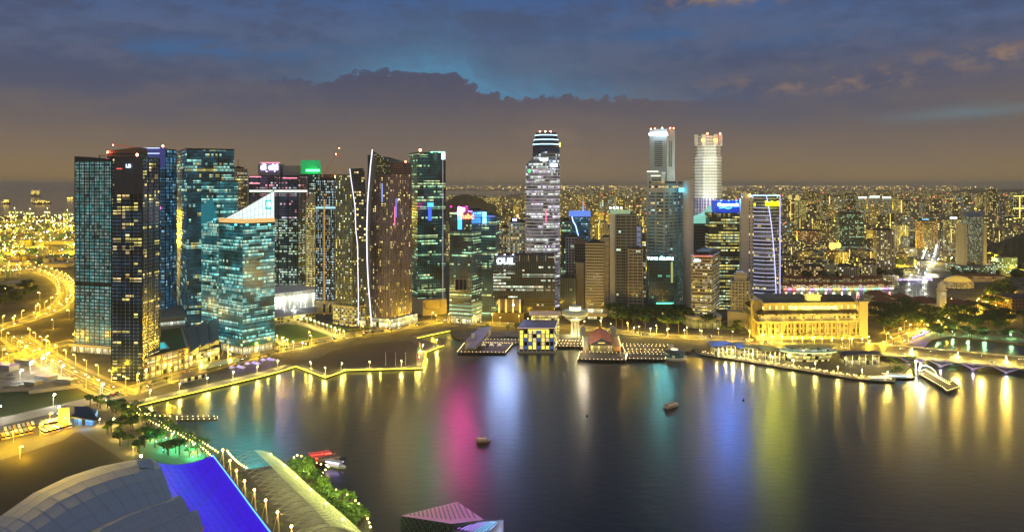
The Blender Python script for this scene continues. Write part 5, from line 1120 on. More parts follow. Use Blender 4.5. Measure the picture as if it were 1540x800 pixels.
# arched road bridge far up the river
t = thing("arched_bridge", "pale arched river bridge with violet light below the busy junction", "bridge", AT(1375, GD(425))); D = GD(424); a, b_ = AT(1352, D), AT(1402, D); m = MB(); m.prism([(a.x, D), (b_.x, D), (b_.x, D + 18), (a.x, D + 18)], 7, 8.5, True, True); m.build("deck", C_WH, t)
m = MB(); P = [(a.x + (b_.x - a.x) * k / 10, D - .5, 3 + 12 * math.sin(math.pi * k / 10)) for k in range(11)]; m.tube(P, .9, 5); m.build("arch", C_WH, t); m = MB(); m.tube([(a.x, D - .6, 6.6), (b_.x, D - .6, 6.6)], .7, 4); m.build("violet_light", glow("violet_light_l", (.35, .25, 1), 5), t)

# ------------------------------------------------------------------ the wider city: individual blocks
rc = random.Random(21)
BIG = {}
for n, d in dict(brown=dict(wall=(.15, .11, .08), lit=.30), beige=dict(wall=(.32, .28, .2), lit=.25), white=dict(wall=(.42, .42, .38), lit=.25, cb=COOL), grey=dict(wall=(.17, .17, .17), lit=.28), golden=dict(wall=(.34, .28, .13), lit=.42, dim=.25, dimcol=(.6, .5, .15)), dark=dict(wall=(.05, .05, .05), lit=.32)).items():
    for f_, (bay, fl) in (("", (5, 5)), ("far", (9, 8)), ("vfar", (16, 13))):
        k = dict(bay=bay, floor=fl, mu=.2, lo=.25, hi=.8, st=1.6 + (f_ == "far") * .3 + (f_ == "vfar") * .4, run=.1, ca=YEL, cb=WARM); k.setdefault('dim', .34); k.setdefault('dimcol', (.5, .42, .2)); k.update(d); BIG[n + f_] = wm("city_%s%s" % (n, f_), **k)
taken = []
def city(zone, n, pxr, Dr, hr, wr, rel, pw=1.0):
    k = 0; tries = 0
    while k < n and tries < n * 30:
        tries += 1; D = Dr[0] + (Dr[1] - Dr[0]) * rc.random() ** pw; px = rc.uniform(*pxr); w = rc.uniform(*wr); wp = w * F / D
        if any(abs(px - a) < (wp + b_) * .42 and abs(D - c) < 70 + D * .02 for a, b_, c in taken): continue
        taken.append((px, wp, D)); h = rc.uniform(*hr); tone = rc.choice(list(("brown", "beige", "white", "grey", "golden", "dark", "brown", "beige"))); suf = "" if D < 2600 else "far" if D < 4600 else "vfar"
        shape = "slender tower" if w < 26 and h > 60 else "tall slab block" if h > 60 else "long low block" if w > 42 else "mid-height block"
        lab = "%s %s %s" % (tone, shape, rel if D < Dr[0] + (Dr[1] - Dr[0]) * .4 else rel.replace("in the city", "farther off in the city"))
        L = px - wp / 2; Rr = px + wp / 2; fp = corner(L, L + wp * rc.uniform(.7, .9), Rr, D, rc.uniform(8, 35), None)
        fp = [tuple(p) for p in fp]; c = sum((Vector((*p, 0)) for p in fp), Vector()) / 4; t = thing("city_block", lab, "building", (c.x, c.y, LAND), lab); mt = BIG[tone + suf]
        m = MB(); m.prism(fp, LAND, LAND + h, vz=LAND, u0=rc.randint(0, 400) * 5); m.build("wall", mt, t)
        if D < 3400:
            m = MB(); m.prism(offset(fp, .5), LAND + h, LAND + h + 1.5, True, True); m.build("roof", ROOF, t); q = offset(fp, -w * .25); m = MB(); m.prism(q, LAND + h + 1.4, LAND + h + 6); m.build("stair_tower", mt, t)
            if rc.random() < .3: m = MB(); a, b_ = Vector(fp[3]), Vector(fp[0]); s = a.lerp(b_, rc.uniform(.3, .7)); m.box((s.x, s.y - .6, LAND + h / 2), (1.6, .8, h)); m.build("stair_light", glow("stair_amber_l", (1, .7, .15), 2), t)
        k += 1
city("r", 60, (1178, 1545), (2350, 3300), (30, 95), (22, 50), "in the city beyond the river")
city("r2", 70, (1178, 1545), (3300, 6500), (60, 140), (30, 70), "in the city north of the old quarter", .9)
city("c", 28, (846, 974), (2000, 3400), (40, 100), (20, 40), "in the city behind the neon wave tower")
city("c2", 34, (846, 974), (3400, 7000), (70, 145), (30, 60), "in the city far behind the grid tower")
city("g", 10, (1090, 1136), (2600, 6500), (60, 140), (30, 50), "in the city behind the blue lit crown")
city("h", 24, (676, 795), (1900, 3200), (35, 85), (20, 42), "in the city behind the neon column block")
city("h2", 16, (690, 795), (3300, 6500), (60, 110), (28, 50), "in the city on the wooded ridge side")
city("n", 14, (1178, 1325), (1720, 2150), (18, 34), (26, 52), "in the old quarter behind the shophouses")
# uncountable remainder
def carpet(name, n, pxr, Dr, hr, wr, mats_, pw, kind="stuff", skip=None, u=5):
    m = MB()
    for _ in range(n):
        D = Dr[0] * (Dr[1] / Dr[0]) ** (rc.random() ** pw); px = rc.uniform(*pxr)
        if skip and skip(px, D): continue
        p = AT(px, D); w, d = rc.uniform(*wr) * (1 + D / 12000), rc.uniform(*wr); h = rc.uniform(*hr); a = rc.uniform(0, 1.5); co, si = math.cos(a), math.sin(a)
        fp = [(p.x + x * co - y * si, p.y + x * si + y * co) for x, y in ((-w / 2, -d / 2), (w / 2, -d / 2), (w / 2, d / 2), (-w / 2, d / 2))]; m.prism(fp, LAND, LAND + h, vz=LAND, mi=rc.randrange(len(mats_)), u0=rc.randint(0, 900) * u)
    o = m.build(name, mats_); tag(o, kind="stuff"); return o
sk = lambda px, D: (px < 660 and D > 4500) or (1366 < px < 1425 and D < 2700) or (px > 1440 and 1900 < D < 2700 and px > 1475)
carpet("city_rooftops", 1500, (670, 1560), (2050, 6000), (7, 26), (14, 40), [BIG[k] for k in ("beige", "brown", "golden", "grey", "white")], 1.0, skip=sk)
carpet("distant_city", 1700, (670, 1560), (6000, 20000), (30, 95), (30, 60), [BIG[k + "vfar"] for k in ("beige", "brown", "golden", "grey", "dark")], .8, skip=lambda px, D: px < 830 and D > 9000, u=16)
def lights(name, n, pxr, Dr, zr, cols, es, size, pw=1.0, skip=None):
    m = MB(); ms = [glow("%s_%d" % (name, i), c, es, False) for i, c in enumerate(cols)]
    for _ in range(n):
        D = Dr[0] * (Dr[1] / Dr[0]) ** (rc.random() ** pw); px = rc.uniform(*pxr)
        if skip and skip(px, D): continue
        p = AT(px, D); s = D * size * rc.uniform(.5, 1.4); z = LAND + rc.uniform(*zr); k = rc.randrange(len(ms)); m.ball((p.x, p.y, z), s / 2, mi=k, n=4, m=2)
    tag(m.build(name, ms), kind="stuff")
LC_ = [(1, .72, .12), (1, .72, .12), (1, .8, .25), (.95, 1, .7), (1, .5, .1)]
lights("city_lights", 1800, (672, 1560), (1750, 7000), (6, 16), LC_, 2.6, .0009, .9, skip=lambda px, D: (1475 < px and 1950 < D < 2600))
lights("distant_lights", 1700, (672, 1560), (7000, 24000), (8, 60), LC_, 3, .0009, 1.0, skip=lambda px, D: px < 830 and 9000 < D)
lights("far_shore_lights", 700, (560, 1500), (26000, 34000), (10, 160), [(1, .6, .1), (1, .75, .2)], 5, .0010)
lights("red_rooftop_lights", 90, (850, 1540), (2500, 6500), (60, 150), [(1, .1, .05)], 8, .0009)
for i in range(70):
    D = 1750 * (7000 / 1750) ** rc.random(); px = rc.choice((rc.uniform(1178, 1545), rc.uniform(1178, 1545), rc.uniform(848, 972), rc.uniform(690, 790))); p = AT(px, D); lamp_light("city_street_glow", (p.x, p.y, 14), 260000 * (D / 2000) ** 1.3, (1, .70, .04), 3)

m = MB()
for _ in range(900):
    D = 1720 * (5200 / 1720) ** rc.random(); px = rc.uniform(1178, 1560) if rc.random() < .75 else rc.uniform(680, 975)
    if 1366 < px < 1425 and D < 2700: continue
    p = AT(px, D); r_ = rc.uniform(5, 11); m.ball((p.x, p.y, LAND + r_ * .6), r_, sz=(r_ * rc.uniform(.8, 1.6), r_, r_ * .9), n=7, m=4)
tag(m.build("city_woods", mat("city_leaf", (.03, .045, .015), .9, var=.5, scale=.2)), kind="stuff")

# ------------------------------------------------------------------ container port
def gantry(mt):
    root = thing("gantry_crane", "x", "crane", (0, 0, 0)); ch = []
    for sx in (-1, 1):
        m = MB()
        for sy in (-1, 1): m.tube([(sx * 12, sy * 9, 0), (sx * 12, sy * 8, 42)], 1.2, 4)
        m.tube([(sx * 12, -9, 14), (sx * 12, 9, 14)], 1, 4); m.tube([(sx * 12, -9, 1), (sx * 12, 8, 14)], .6, 4); ch.append(m.build("portal_leg", mt, root))
    m = MB(); m.tube([(-30, 0, 43), (52, 0, 43)], 1.8, 4); ch.append(m.build("boom", mt, root)); m = MB(); m.tube([(12, -6, 42), (6, 0, 66), (12, 6, 42)], .9, 4); m.tube([(6, 0, 66), (45, 0, 44)], .4, 3); m.tube([(6, 0, 66), (-28, 0, 44)], .4, 3); ch.append(m.build("apex_frame", mt, root))
    m = MB(); m.box((-14, 0, 47), (10, 6, 6)); ch.append(m.build("machine_house", mt, root)); m = MB()
    for x in (-20, 0, 20, 40): m.ball((x, 0, 41), 1.6, n=5, m=3)
    m.ball((6, 0, 67), 1.5, n=5, m=3); ch.append(m.build("flood_lamp", glow("crane_lamp", (1, .9, .4), 30, False), root)); return Placer(proto(root, ch))
GY = gantry(mat("crane_green_paint", (.35, .45, .1), .6, 0, (.5, .8, .1), .15)); GO = gantry(mat("crane_grey_paint", (.5, .45, .35), .6))  # yellow-green lamplight on the first cranes is put into colour and emission
for i, (x, y, sc) in enumerate(((8, 352, 1), (22, 350, 1), (36, 347, 1), (50, 344, 1), (64, 342, 1), (78, 345, 1), (92, 348, 1), (104, 352, 1), (44, 332, 1.2), (72, 330, 1.2), (20, 330, 1.2), (100, 334, 1.2), (252, 345, 1), (256, 330, 1.2), (6, 388, .6), (20, 390, .6), (33, 389, .6), (12, 418, .5), (24, 417, .5))): (GY if i % 3 else GO)(G(x, y), rt0(i) if False else (.4 + i * .9) % 3, sc * .8, ("yellow-green lit" if i % 3 else "grey") + " gantry crane in the container port", ("green" if i % 3 else "grey") + " port cranes")
CC = [mat("container_%d" % i, c, .7, var=.15) for i, c in enumerate(((.4, .16, .05), (.35, .3, .06), (.08, .15, .25), (.3, .28, .25), (.1, .25, .12), (.5, .35, .1)))]
def cstack(seed):
    r_ = random.Random(seed); root = thing("container_stack", "x", "containers", (0, 0, 0)); ch = []
    for b_ in range(5):
        m = MB()
        for k in range(r_.randint(2, 5)): m.box((b_ * 13.2 - 26, 0, 1.3 + k * 2.65), (12.4, 9.6, 2.5), mi=0)
        ch.append(m.build("container_bay", r_.choice(CC), root))
    return Placer(proto(root, ch))
CS = [cstack(k) for k in range(4)]
for i in range(90):
    y = rc.uniform(340, 398); x = rc.uniform(-10, 116) if i % 6 else rc.uniform(249, 262)
    p = G(x, y); CS[i % 4]((p.x, p.y, LAND), R(rc.choice((12, 14, 100))), 1.3, "row of stacked mixed colour containers under the port lamps", "stacked container rows %s" % "abcd"[i % 4] if False else "stacked container rows")
for i, (x0, x1, y, h) in enumerate(((0, 42, 366, 14), (52, 112, 368, 14), (20, 70, 378, 12), (78, 116, 384, 12), (0, 36, 400, 10), (62, 100, 402, 10), (0, 30, 434, 12))): hip("port_warehouse", ("long", "broad", "bright", "tan", "low", "pale", "striped")[i] + " port warehouse floodlit yellow, %s" % ("beside the crane row", "behind the expressway bend", "between container rows", "touching the teal tower edge", "inside the road loop", "next to the slip road", "beside the loop trees")[i], "warehouse", x0, x1, y, h, h + 3, 40, wall=mat("warehouse_wall", (.4, .35, .22), .7), roof=mat("warehouse_roof", (.35, .33, .25), .6))
lights("port_lights", 420, (-20, 118), (2000, 5000), (5, 26), [(1, .8, .1), (1, .8, .1), (.7, 1, .3), (1, .95, .7), (1, .5, .1)], 7, .0011)
lights("port_lights", 60, (250, 262), (1900, 5000), (5, 40), [(1, .8, .1), (.7, 1, .3)], 7, .0011)
def ship(label, x, y, w, h, seed, name="anchored_ship"):
    p = G(x, y, 0); k = p.y / F; t = thing(name, label, "ship", (p.x, p.y, 0)); W_, Hh = w * k, h * k; m = MB(); m.frus([(p.x - W_ * .42, p.y - 12), (p.x + W_ * .42, p.y - 12), (p.x + W_ * .46, p.y + 12), (p.x - W_ * .46, p.y + 12)], -.5, [(p.x - W_ / 2, p.y - 14), (p.x + W_ / 2, p.y - 14), (p.x + W_ / 2, p.y + 14), (p.x - W_ / 2, p.y + 14)], Hh * .35); m.build("hull", mat("ship_hull", (.1, .06, .03), .7), t)
    m = MB(); m.box((p.x - W_ * .2, p.y, Hh * .5), (W_ * .2, 18, Hh * .35)); m.build("bridge_house", C_CR, t); m = MB()
    for s in (-.3, 0, .3): m.tube([(p.x + s * W_, p.y, Hh * .3), (p.x + s * W_, p.y, Hh)], k * .2, 4)
    m.build("derrick", C_CR, t); m = MB(); r_ = random.Random(seed)
    for _ in range(26): m.ball((p.x + r_.uniform(-.48, .48) * W_, p.y - 16, Hh * r_.uniform(.3, .75)), k * .38, n=5, m=3)
    tag(m.build("deck_lights", glow("ship_glow", (1, .72, .1), 7, False), t), kind="stuff")
ship("yellow lit drilling ship with a tall derrick farthest out at sea", 54, 296.5, 13, 14, 1); ship("small yellow lit ship anchored alone off the port", 9, 307, 11, 8, 2); ship("long lit ship lying below the drilling ship", 62, 307, 28, 7, 3); ship("dim thin lit vessel close beside the tower edge", 106, 300, 9, 4, 4)
# white-lit hall under the stepped office blocks
t = thing("white_hall", "long glowing white exhibition hall at the foot of the pink topped tower", "building", G(440, 470)); fp = gpoly([(412, 470), (476, 461), (478, 452), (412, 458)]); m = MB(); m.prism(fp, LAND, 30, vz=0); m.build("glowing_wall", wm("white_hall_wall", bay=3, floor=26, lit=1, mu=.1, lo=.1, hi=.98, st=2.2, run=0, wall=(.6, .62, .58), ca=(.95, 1, .8), cb=(.95, 1, .85)), t); m = MB(); m.prism(offset(fp, 3), 30, 31.5, True, True); m.build("roof", mat("hall_roof_white", (.6, .62, .6), .5), t)
low = gpoly([(412, 488), (474, 480), (474, 472), (412, 476)]); t = thing("station_building", "low terraced concrete building before the glowing white hall", "building", G(440, 484)); m = MB(); m.prism(low, LAND, 11, vz=LAND); m.build("wall", wm("station_wall", bay=5, floor=4.5, lit=.6, mu=.1, lo=.3, hi=.85, st=1.2, run=.3, wall=(.35, .34, .28), ca=YEL, cb=WHITE), t); m = MB(); m.prism(offset(low, 2), 11, 12.2, True, True); m.build("roof", C_GR, t)
# ------------------------------------------------------------------ waterfront buildings
LEDW = glow("string_bulb_glow", (1, .8, .35), 7, sample=False)
def ground_fp(pts, z=LAND): return gpoly(pts, z)
WARMLIT = wm("warm_glass", bay=4, floor=4.5, lit=.85, mu=.06, lo=.08, hi=.92, st=1.5, run=.1, ca=YEL, cb=(1, .75, .3), wall=(.3, .28, .24))
# the old post-office hotel: long floodlit block
def hotel():
    D = 1028; A = AT(1141, D); B = AT(1300, D + 12); L_ = AT(1133, D + 62)
    z1, z2, z3 = 32, 40.5, 46.5
    t = thing("grand_hotel", "long floodlit colonnaded hotel with rooftop lettering behind the curved canopies", "hotel", A)
    fp = [(A.x, A.y), (B.x, B.y), (B.x + 22, B.y + 75), (L_.x, L_.y + 40)]
    STONE = mat("hotel_stone", (.48, .41, .20), .7, var=.12)
    HW = wm("hotel_wall", bay=5.4, floor=7, lit=.3, mu=.28, lo=.15, hi=.8, st=.7, run=0, wall=(.44, .37, .18), glass=(.05, .035, .015), ca=YEL, cb=WARM)
    m = MB(); m.prism(fp, LAND, z1 - 8, vz=LAND); m.build("lower_wall", HW, t)
    m = MB(); m.prism(offset(fp, 2.5), LAND, LAND + 5); m.build("base_plinth", STONE, t)
    a, b_ = Vector(fp[0]), Vector(fp[1]); d = (b_ - a).normalized(); n_ = Vector((d.y, -d.x)); Lf = (b_ - a).length
    for k in range(17):
        p = a + d * (4 + (Lf - 8) * k / 16) + n_ * 2.0; m = MB(); m.tube([(p.x, p.y, LAND + 5), (p.x, p.y, z1 - 9.5)], [1.05, .9], 8); m.box((p.x, p.y, z1 - 9), (2.6, 2.6, 1)); m.build("column", STONE, t)
    a2, b2_ = Vector(fp[3]), Vector(fp[0])
    for k in range(5):
        p = a2.lerp(b2_, .15 + .17 * k); d2 = (b2_ - a2).normalized(); p += Vector((d2.y, -d2.x)) * 2; m = MB(); m.tube([(p.x, p.y, LAND + 5), (p.x, p.y, z1 - 9.5)], [1.05, .9], 8); m.build("column", STONE, t)
    m = MB(); m.prism(offset(fp, 3.4), z1 - 8.5, z1 - 6, True, True); m.build("cornice", STONE, t)
    m = MB(); m.prism(offset(fp, -3), z1 - 6, z2 - 6, vz=0); m.build("middle_wall", wm("hotel_mid", bay=6, floor=4.5, lit=.5, mu=.25, lo=.2, hi=.8, st=1.2, run=0, wall=(.5, .45, .32), ca=YEL, cb=WARM), t)
    m = MB(); m.frus(offset(fp, 1.0), z2 - 6, offset(fp, -6), z2 - 2.5); m.build("sloping_roof", mat("hotel_roof", (.05, .035, .02), .8), t)
    m = MB(); m.prism(offset(fp, -8), z2 - 3, z3); m.build("upper_wall", STONE, t)
    for k in range(15):
        p = a + d * (9 + (Lf - 18) * k / 14) - n_ * 7.6; m = MB(); m.box((p.x, p.y, z2 + 1.2), (2.2, .8, 4.2), math.atan2(d.y, d.x)); m.build("upper_window", glow("hotel_window_glow", (1, .78, .25), 1.5, False), t)
    m = MB(); m.prism(offset(fp, -7), z3, z3 + 1.3, True, True); m.build("upper_cornice", STONE, t)
    m = MB(); m.frus(offset(fp, -9), z3 + 1.3, offset(fp, -22), z3 + 4.5); m.build("roof", mat("hotel_roof_dark", (.05, .04, .035), .8), t)
    c = AT(1222, D + 22); m = MB(); m.box((c.x, c.y, z3 + 6), (17, 9, 6)); m.box((c.x, c.y, z3 + 9.6), (20, 11, 1.4)); m.ball((c.x, c.y, z3 + 11), 2.2)
    for s in (-7, 7): m.ball((c.x + s, c.y, z3 + 11), 1.4)
    m.build("roof_lantern", mat("lantern_gold", (.6, .5, .2), .5, 0, (1, .75, .15), .8), t)
    sign(t, "THE FULLERTON HOTEL", 1224, 463, D + 5, 4.2, (.85, 1, .15), 5, bold=.03)
    for s, e in ((1137, D + 26), (1296, D + 14)):
        q = AT(s, e); m = MB(); m.box((q.x, q.y, 25), (11, 11, 46)); m.box((q.x, q.y, 49), (13, 13, 2)); m.build("corner_pavilion", STONE, t)
    for k in range(12):
        p = a + d * (Lf * (k + .5) / 12) + n_ * 9; lamp_light("flood_light", (p.x, p.y, 4.5), 1500, (1, .72, .10), 1, t)
    for k in range(7):
        p = a + d * (Lf * (k + .5) / 7) - n_ * 3.5; lamp_light("flood_light", (p.x, p.y, z2 - .2), 700, (1, .72, .12), .5, t)
    for k in range(3):
        p = a2.lerp(b2_, .2 + .3 * k) + Vector((-9, -1)); lamp_light("flood_light", (p.x, p.y, 4.5), 1200, (1, .75, .12), 1, t)
    for k in range(6):
        p = a + d * (Lf * (k + .5) / 6) - n_ * .2; lamp_light("flood_light", (p.x, p.y, z1 - 4), 700, (1, .74, .12), .5, t)
hotel()
# curved-canopy restaurants on the quay
ZINC = mat("dark_zinc", (.10, .095, .10), .35, .6, var=.15)
def canopy(label, x0, x1, y, sag, w):
    D = GD(y); a, b_ = AT(x0, D), AT(x1, D); t = thing("curved_canopy", label, "canopy", (a.x, D, LAND)); n = 12; m = MB(); P = []
    for i in range(n + 1):
        s = i / n; x = a.x + (b_.x - a.x) * s; z = 17 - sag * s * s - 1.5 * (1 - s) ** 2; P.append((x, z, D - w * .55 * (1 - .5 * s), D + w * .5))
    for i in range(n):
        (xa, za, f0, k0), (xb, zb, f1, k1) = P[i], P[i + 1]
        m.face([(xa, f0, za - 1.5), (xb, f1, zb - 1.5), (xb, (f1 + k1) / 2, zb), (xa, (f0 + k0) / 2, za)]); m.face([(xa, (f0 + k0) / 2, za), (xb, (f1 + k1) / 2, zb), (xb, k1, zb - .5), (xa, k0, za - .5)])
        m.face([(xa, f0, za - 2.2), (xb, f1, zb - 2.2), (xb, f1, zb - 1.5), (xa, f0, za - 1.5)]); m.face([(xa, k0, za - 1.4), (xb, k1, zb - 1.4), (xb, f1, zb - 2.2), (xa, f0, za - 2.2)])
    m.build("canopy_roof", ZINC, t, smooth=False)
    for i in range(1, n, 2):
        x, z, f0, k0 = P[i]; m = MB(); m.tube([(x, f0 + 3, LAND), (x, f0 + 3, z - 2)], .35, 6); m.build("column", STEELW, t)
    m = MB(); m.prism([(a.x + 4, D - w * .15), (b_.x - 3, D - w * .15), (b_.x - 3, D + w * .4), (a.x + 4, D + w * .4)], LAND, 10.5 - sag * .3, vz=LAND); m.build("glass_wall", wm("canopy_glass_wall", bay=4, floor=5, lit=.7, mu=.08, lo=.05, hi=.85, st=.7, run=.1, wall=(.15, .13, .11), ca=YEL, cb=WARM), t)
    for k in range(3):
        s = (k + .5) / 3; lamp_light("canopy_light", (a.x + (b_.x - a.x) * s, D - w * .4, 8), 5000, (1, .8, .3), .5, t)
canopy("first curved dark metal canopy at the inlet end of the quay row", 1067, 1107, 533, 2, 30)
canopy("second curved dark metal canopy between two others on the quay", 1105, 1146, 536, 4, 30)
canopy("third curved dark metal canopy meeting the pale oval terrace", 1142, 1188, 540, 6, 30)
canopy("flat dark canopy at the statue end of the quay", 1262, 1325, 547, 2, 22)
def oval_terrace():
    D = GD(545); t = thing("oval_pavilion", "pale oval glass pavilion with a lit rim between the dark canopies", "pavilion", AT(1225, D)); f0 = oval(1180, 1268, D - 6, 30, 24, 2)
    m = MB(); m.frus(offset(f0, -9), LAND, offset(f0, -5), 13); m.build("glass_wall", WARMLIT, t)
    m = MB(); m.prism(f0, 13, 14.2, True, True); m.build("deck_slab", mat("pale_green_slab", (.45, .5, .38), .5), t)
    m = MB(); q = offset(f0, .2); m.prism(q, 13.1, 14.3, False); m.build("lit_rim", glow("rim_glow", (.85, 1, .45), 1.1), t)
    m = MB(); m.prism(offset(f0, -6), 14.2, 18, cap=False); m.build("upper_glass", wm("upper_oval_glass", bay=3, floor=4, lit=.8, mu=.05, st=.7, run=0, ca=(.7, 1, .6), cb=WHITE, **ws), t)
    m = MB(); m.prism(offset(f0, -4.5), 18, 18.8, True, True); m.build("roof", ZINC, t)
oval_terrace()
def low_hall(name, label, cat, pts, z, wmat, roofm, over=1.2, group=None, vzz=LAND):
    fp = gpoly(pts); c = sum((Vector((*p, 0)) for p in fp), Vector()) / len(fp); t = thing(name, label, cat, (c.x, c.y, LAND), group)
    m = MB(); m.prism(fp, LAND, z, vz=vzz); m.build("wall", wmat, t); m = MB(); m.prism(offset(fp, over), z, z + .8, True, True); m.build("roof", roofm, t); return t
# pier cube with yellow and blue windows
def cube():
    z1 = 29; D = 958; a, b_ = AT(781, D), AT(833, D); t = thing("pier_building", "square pier building with a checker of yellow and blue windows standing in the water", "building", (a.x, a.y, 0)); dp = 52
    fp = [(a.x, a.y), (b_.x, b_.y), (b_.x + 6, b_.y + dp), (a.x + 6, a.y + dp)]
    m = MB(); m.prism(offset(fp, 2.5), -.5, 2.2); m.build("pier_base", CONC, t)
    m = MB(); m.prism(fp, 2, z1); m.build("wall", mat("cube_wall", (.07, .06, .06), .5), t)
    W_ = b_.x - a.x; rnd = random.Random(5)
    cols = [glow("cube_y", (1, .85, .12), 1.5), glow("cube_y2", (1, .75, .3), .9), glow("cube_b", (.04, .12, .5), .7), GL_BLACK, glow("cube_y", (1, .85, .12), 1.5), GL_BLACK]
    for c in range(8):
        for r_ in range(5):
            m = MB(); x = a.x + W_ * (c + .5) / 8; z = 4.5 + r_ * 4.6; m.box((x, a.y - .15, z + 2), (W_ / 8 - 1.6, .5, 3.9)); m.build("window", cols[(c * 2 + r_ * 3 + rnd.randint(0, 1)) % 6], t)
    for c in range(9):
        m = MB(); x = a.x + W_ * c / 8; m.box((x, a.y - .6, 14.5), (.9, 1.2, 25)); m.build("white_pier", STEELW, t)
    for r_ in range(5):
        for k in range(7):
            m = MB(); p = Vector(fp[1]).lerp(Vector(fp[2]), (k + .5) / 7); m.box((p.x + .1, p.y, 6.5 + r_ * 4.6), (.6, 4.5, 3)); m.build("window", cols[(k + r_ * 2) % 6], t)
    m = MB(); m.prism(offset(fp, 1.5), z1, z1 + 1.5, True, True); m.build("roof", mat("cube_roof", (.1, .1, .17), .6), t)
    m = MB(); q = offset(fp, 1.7); m.tube([(*q[0], z1 + .8), (*q[1], z1 + .8), (*q[2], z1 + .8)], .25, 4); m.build("edge_light", glow("pinkish_edge", (1, .6, .5), 1.2), t)
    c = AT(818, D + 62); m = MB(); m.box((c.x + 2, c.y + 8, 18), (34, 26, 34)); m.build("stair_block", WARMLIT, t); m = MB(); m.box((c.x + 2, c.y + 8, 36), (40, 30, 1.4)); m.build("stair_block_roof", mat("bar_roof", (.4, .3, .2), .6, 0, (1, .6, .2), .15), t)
    m = MB(); m.box((a.x + W_ * .55, a.y - .3, z1 - 1.6), (W_ * .6, .4, 1.2)); m.build("yellow_light_strip", glow("ystrip", (1, .9, .1), 2), t)
cube()
def deck(name, label, pts, z, posts=True, bulbs=True, group=None):
    fp = gpoly(pts, z); A = sum(a[0] * b_[1] - b_[0] * a[1] for a, b_ in zip(fp, fp[1:] + fp[:1]))
    if A < 0: fp.reverse()
    c = sum((Vector((*p, 0)) for p in fp), Vector()) / len(fp); t = thing(name, label, "pier", (c.x, c.y, 0), group); m = MB(); m.prism(fp, z - .9, z, True, True); m.build("deck_slab", DECK, t)
    per = [Vector((*p, z)) for p in fp] + [Vector((*fp[0], z))]
    q = MB(); q2 = MB()
    for p, _ in along(per, 6): q.tube([(p.x, p.y, -2), (p.x, p.y, z - .9)], .35, 5)
    q.build("pile_frame", CONC, t)
    if bulbs:
        for p, _ in along(per, 4.5): q2.ball((p.x, p.y, z + .5), .34, n=5, m=3)
        tag(q2.build("string_bulbs", LEDW, t), kind="stuff")
    return t
deck("boat_pier", "dark timber pier with three small lit tents and a white pavilion", [(688, 529), (760, 530), (771, 517), (700, 514)], 3)
tP1 = low_hall("pier_pavilion", "white stepped pavilion with a long grey ridged roof on the dark pier", "pavilion", [(700, 526), (716, 526), (738, 503), (722, 503)], 11, mat("white_wall_paint", (.55, .55, .5), .6), C_GR)
m = MB(); q = gpoly([(702, 524), (714, 524), (735, 504), (724, 504)], 12); m.prism(q, 12, [12.8, 12.8, 16, 16]); m.build("upper_roof", C_GR, tP1)
m = MB(); p = G(709, 521); m.box((p.x + 2, p.y, 10), (4, 4, 16)); m.build("lift_tower", C_WH, tP1)
TENT = mat("tent_cloth", (.7, .65, .55), .7, 0, (1, .8, .5), .5)
tent0 = thing("tent", "small lit white tent on the dark pier", "tent", (0, 0, 0), "tents on the pier")
m = MB(); m.frus([(-2.6, -2.6), (2.6, -2.6), (2.6, 2.6), (-2.6, 2.6)], 2.4, [(-.1, -.1), (.1, -.1), (.1, .1), (-.1, .1)], 5.5); c1 = m.build("tent_roof", TENT, tent0)
m = MB()
for x in (-2.4, 2.4):
    for y in (-2.4, 2.4): m.tube([(x, y, 0), (x, y, 2.6)], .12, 4)
c2 = m.build("tent_frame", STEELW, tent0); proto(tent0, [c1, c2]); pt = Placer(tent0)
for x in (727, 739, 751): pt(G(x, 522, 3.1), 0)
deck("boat_pier", "low floating walkway strung with bulbs behind the tents", [(716, 515), (781, 516), (781, 511), (735, 510)], 2.6)
deck("boat_pier", "dining deck full of tiny table lamps beside the round lookout", [(836, 520), (880, 521), (882, 513), (838, 511)], 3)
deck("boat_pier", "dark pile-supported deck in front of the red gabled hall", [(869, 540), (941, 541), (944, 531), (872, 529)], 3)
deck("boat_pier", "long walkway linking the red hall and the round pavilion", [(941, 539), (1000, 540), (1003, 533), (942, 531)], 3)
deck("boat_pier", "restaurant terrace crowded with lamps behind the long walkway", [(940, 529), (1008, 530), (1012, 519), (935, 517)], 4)
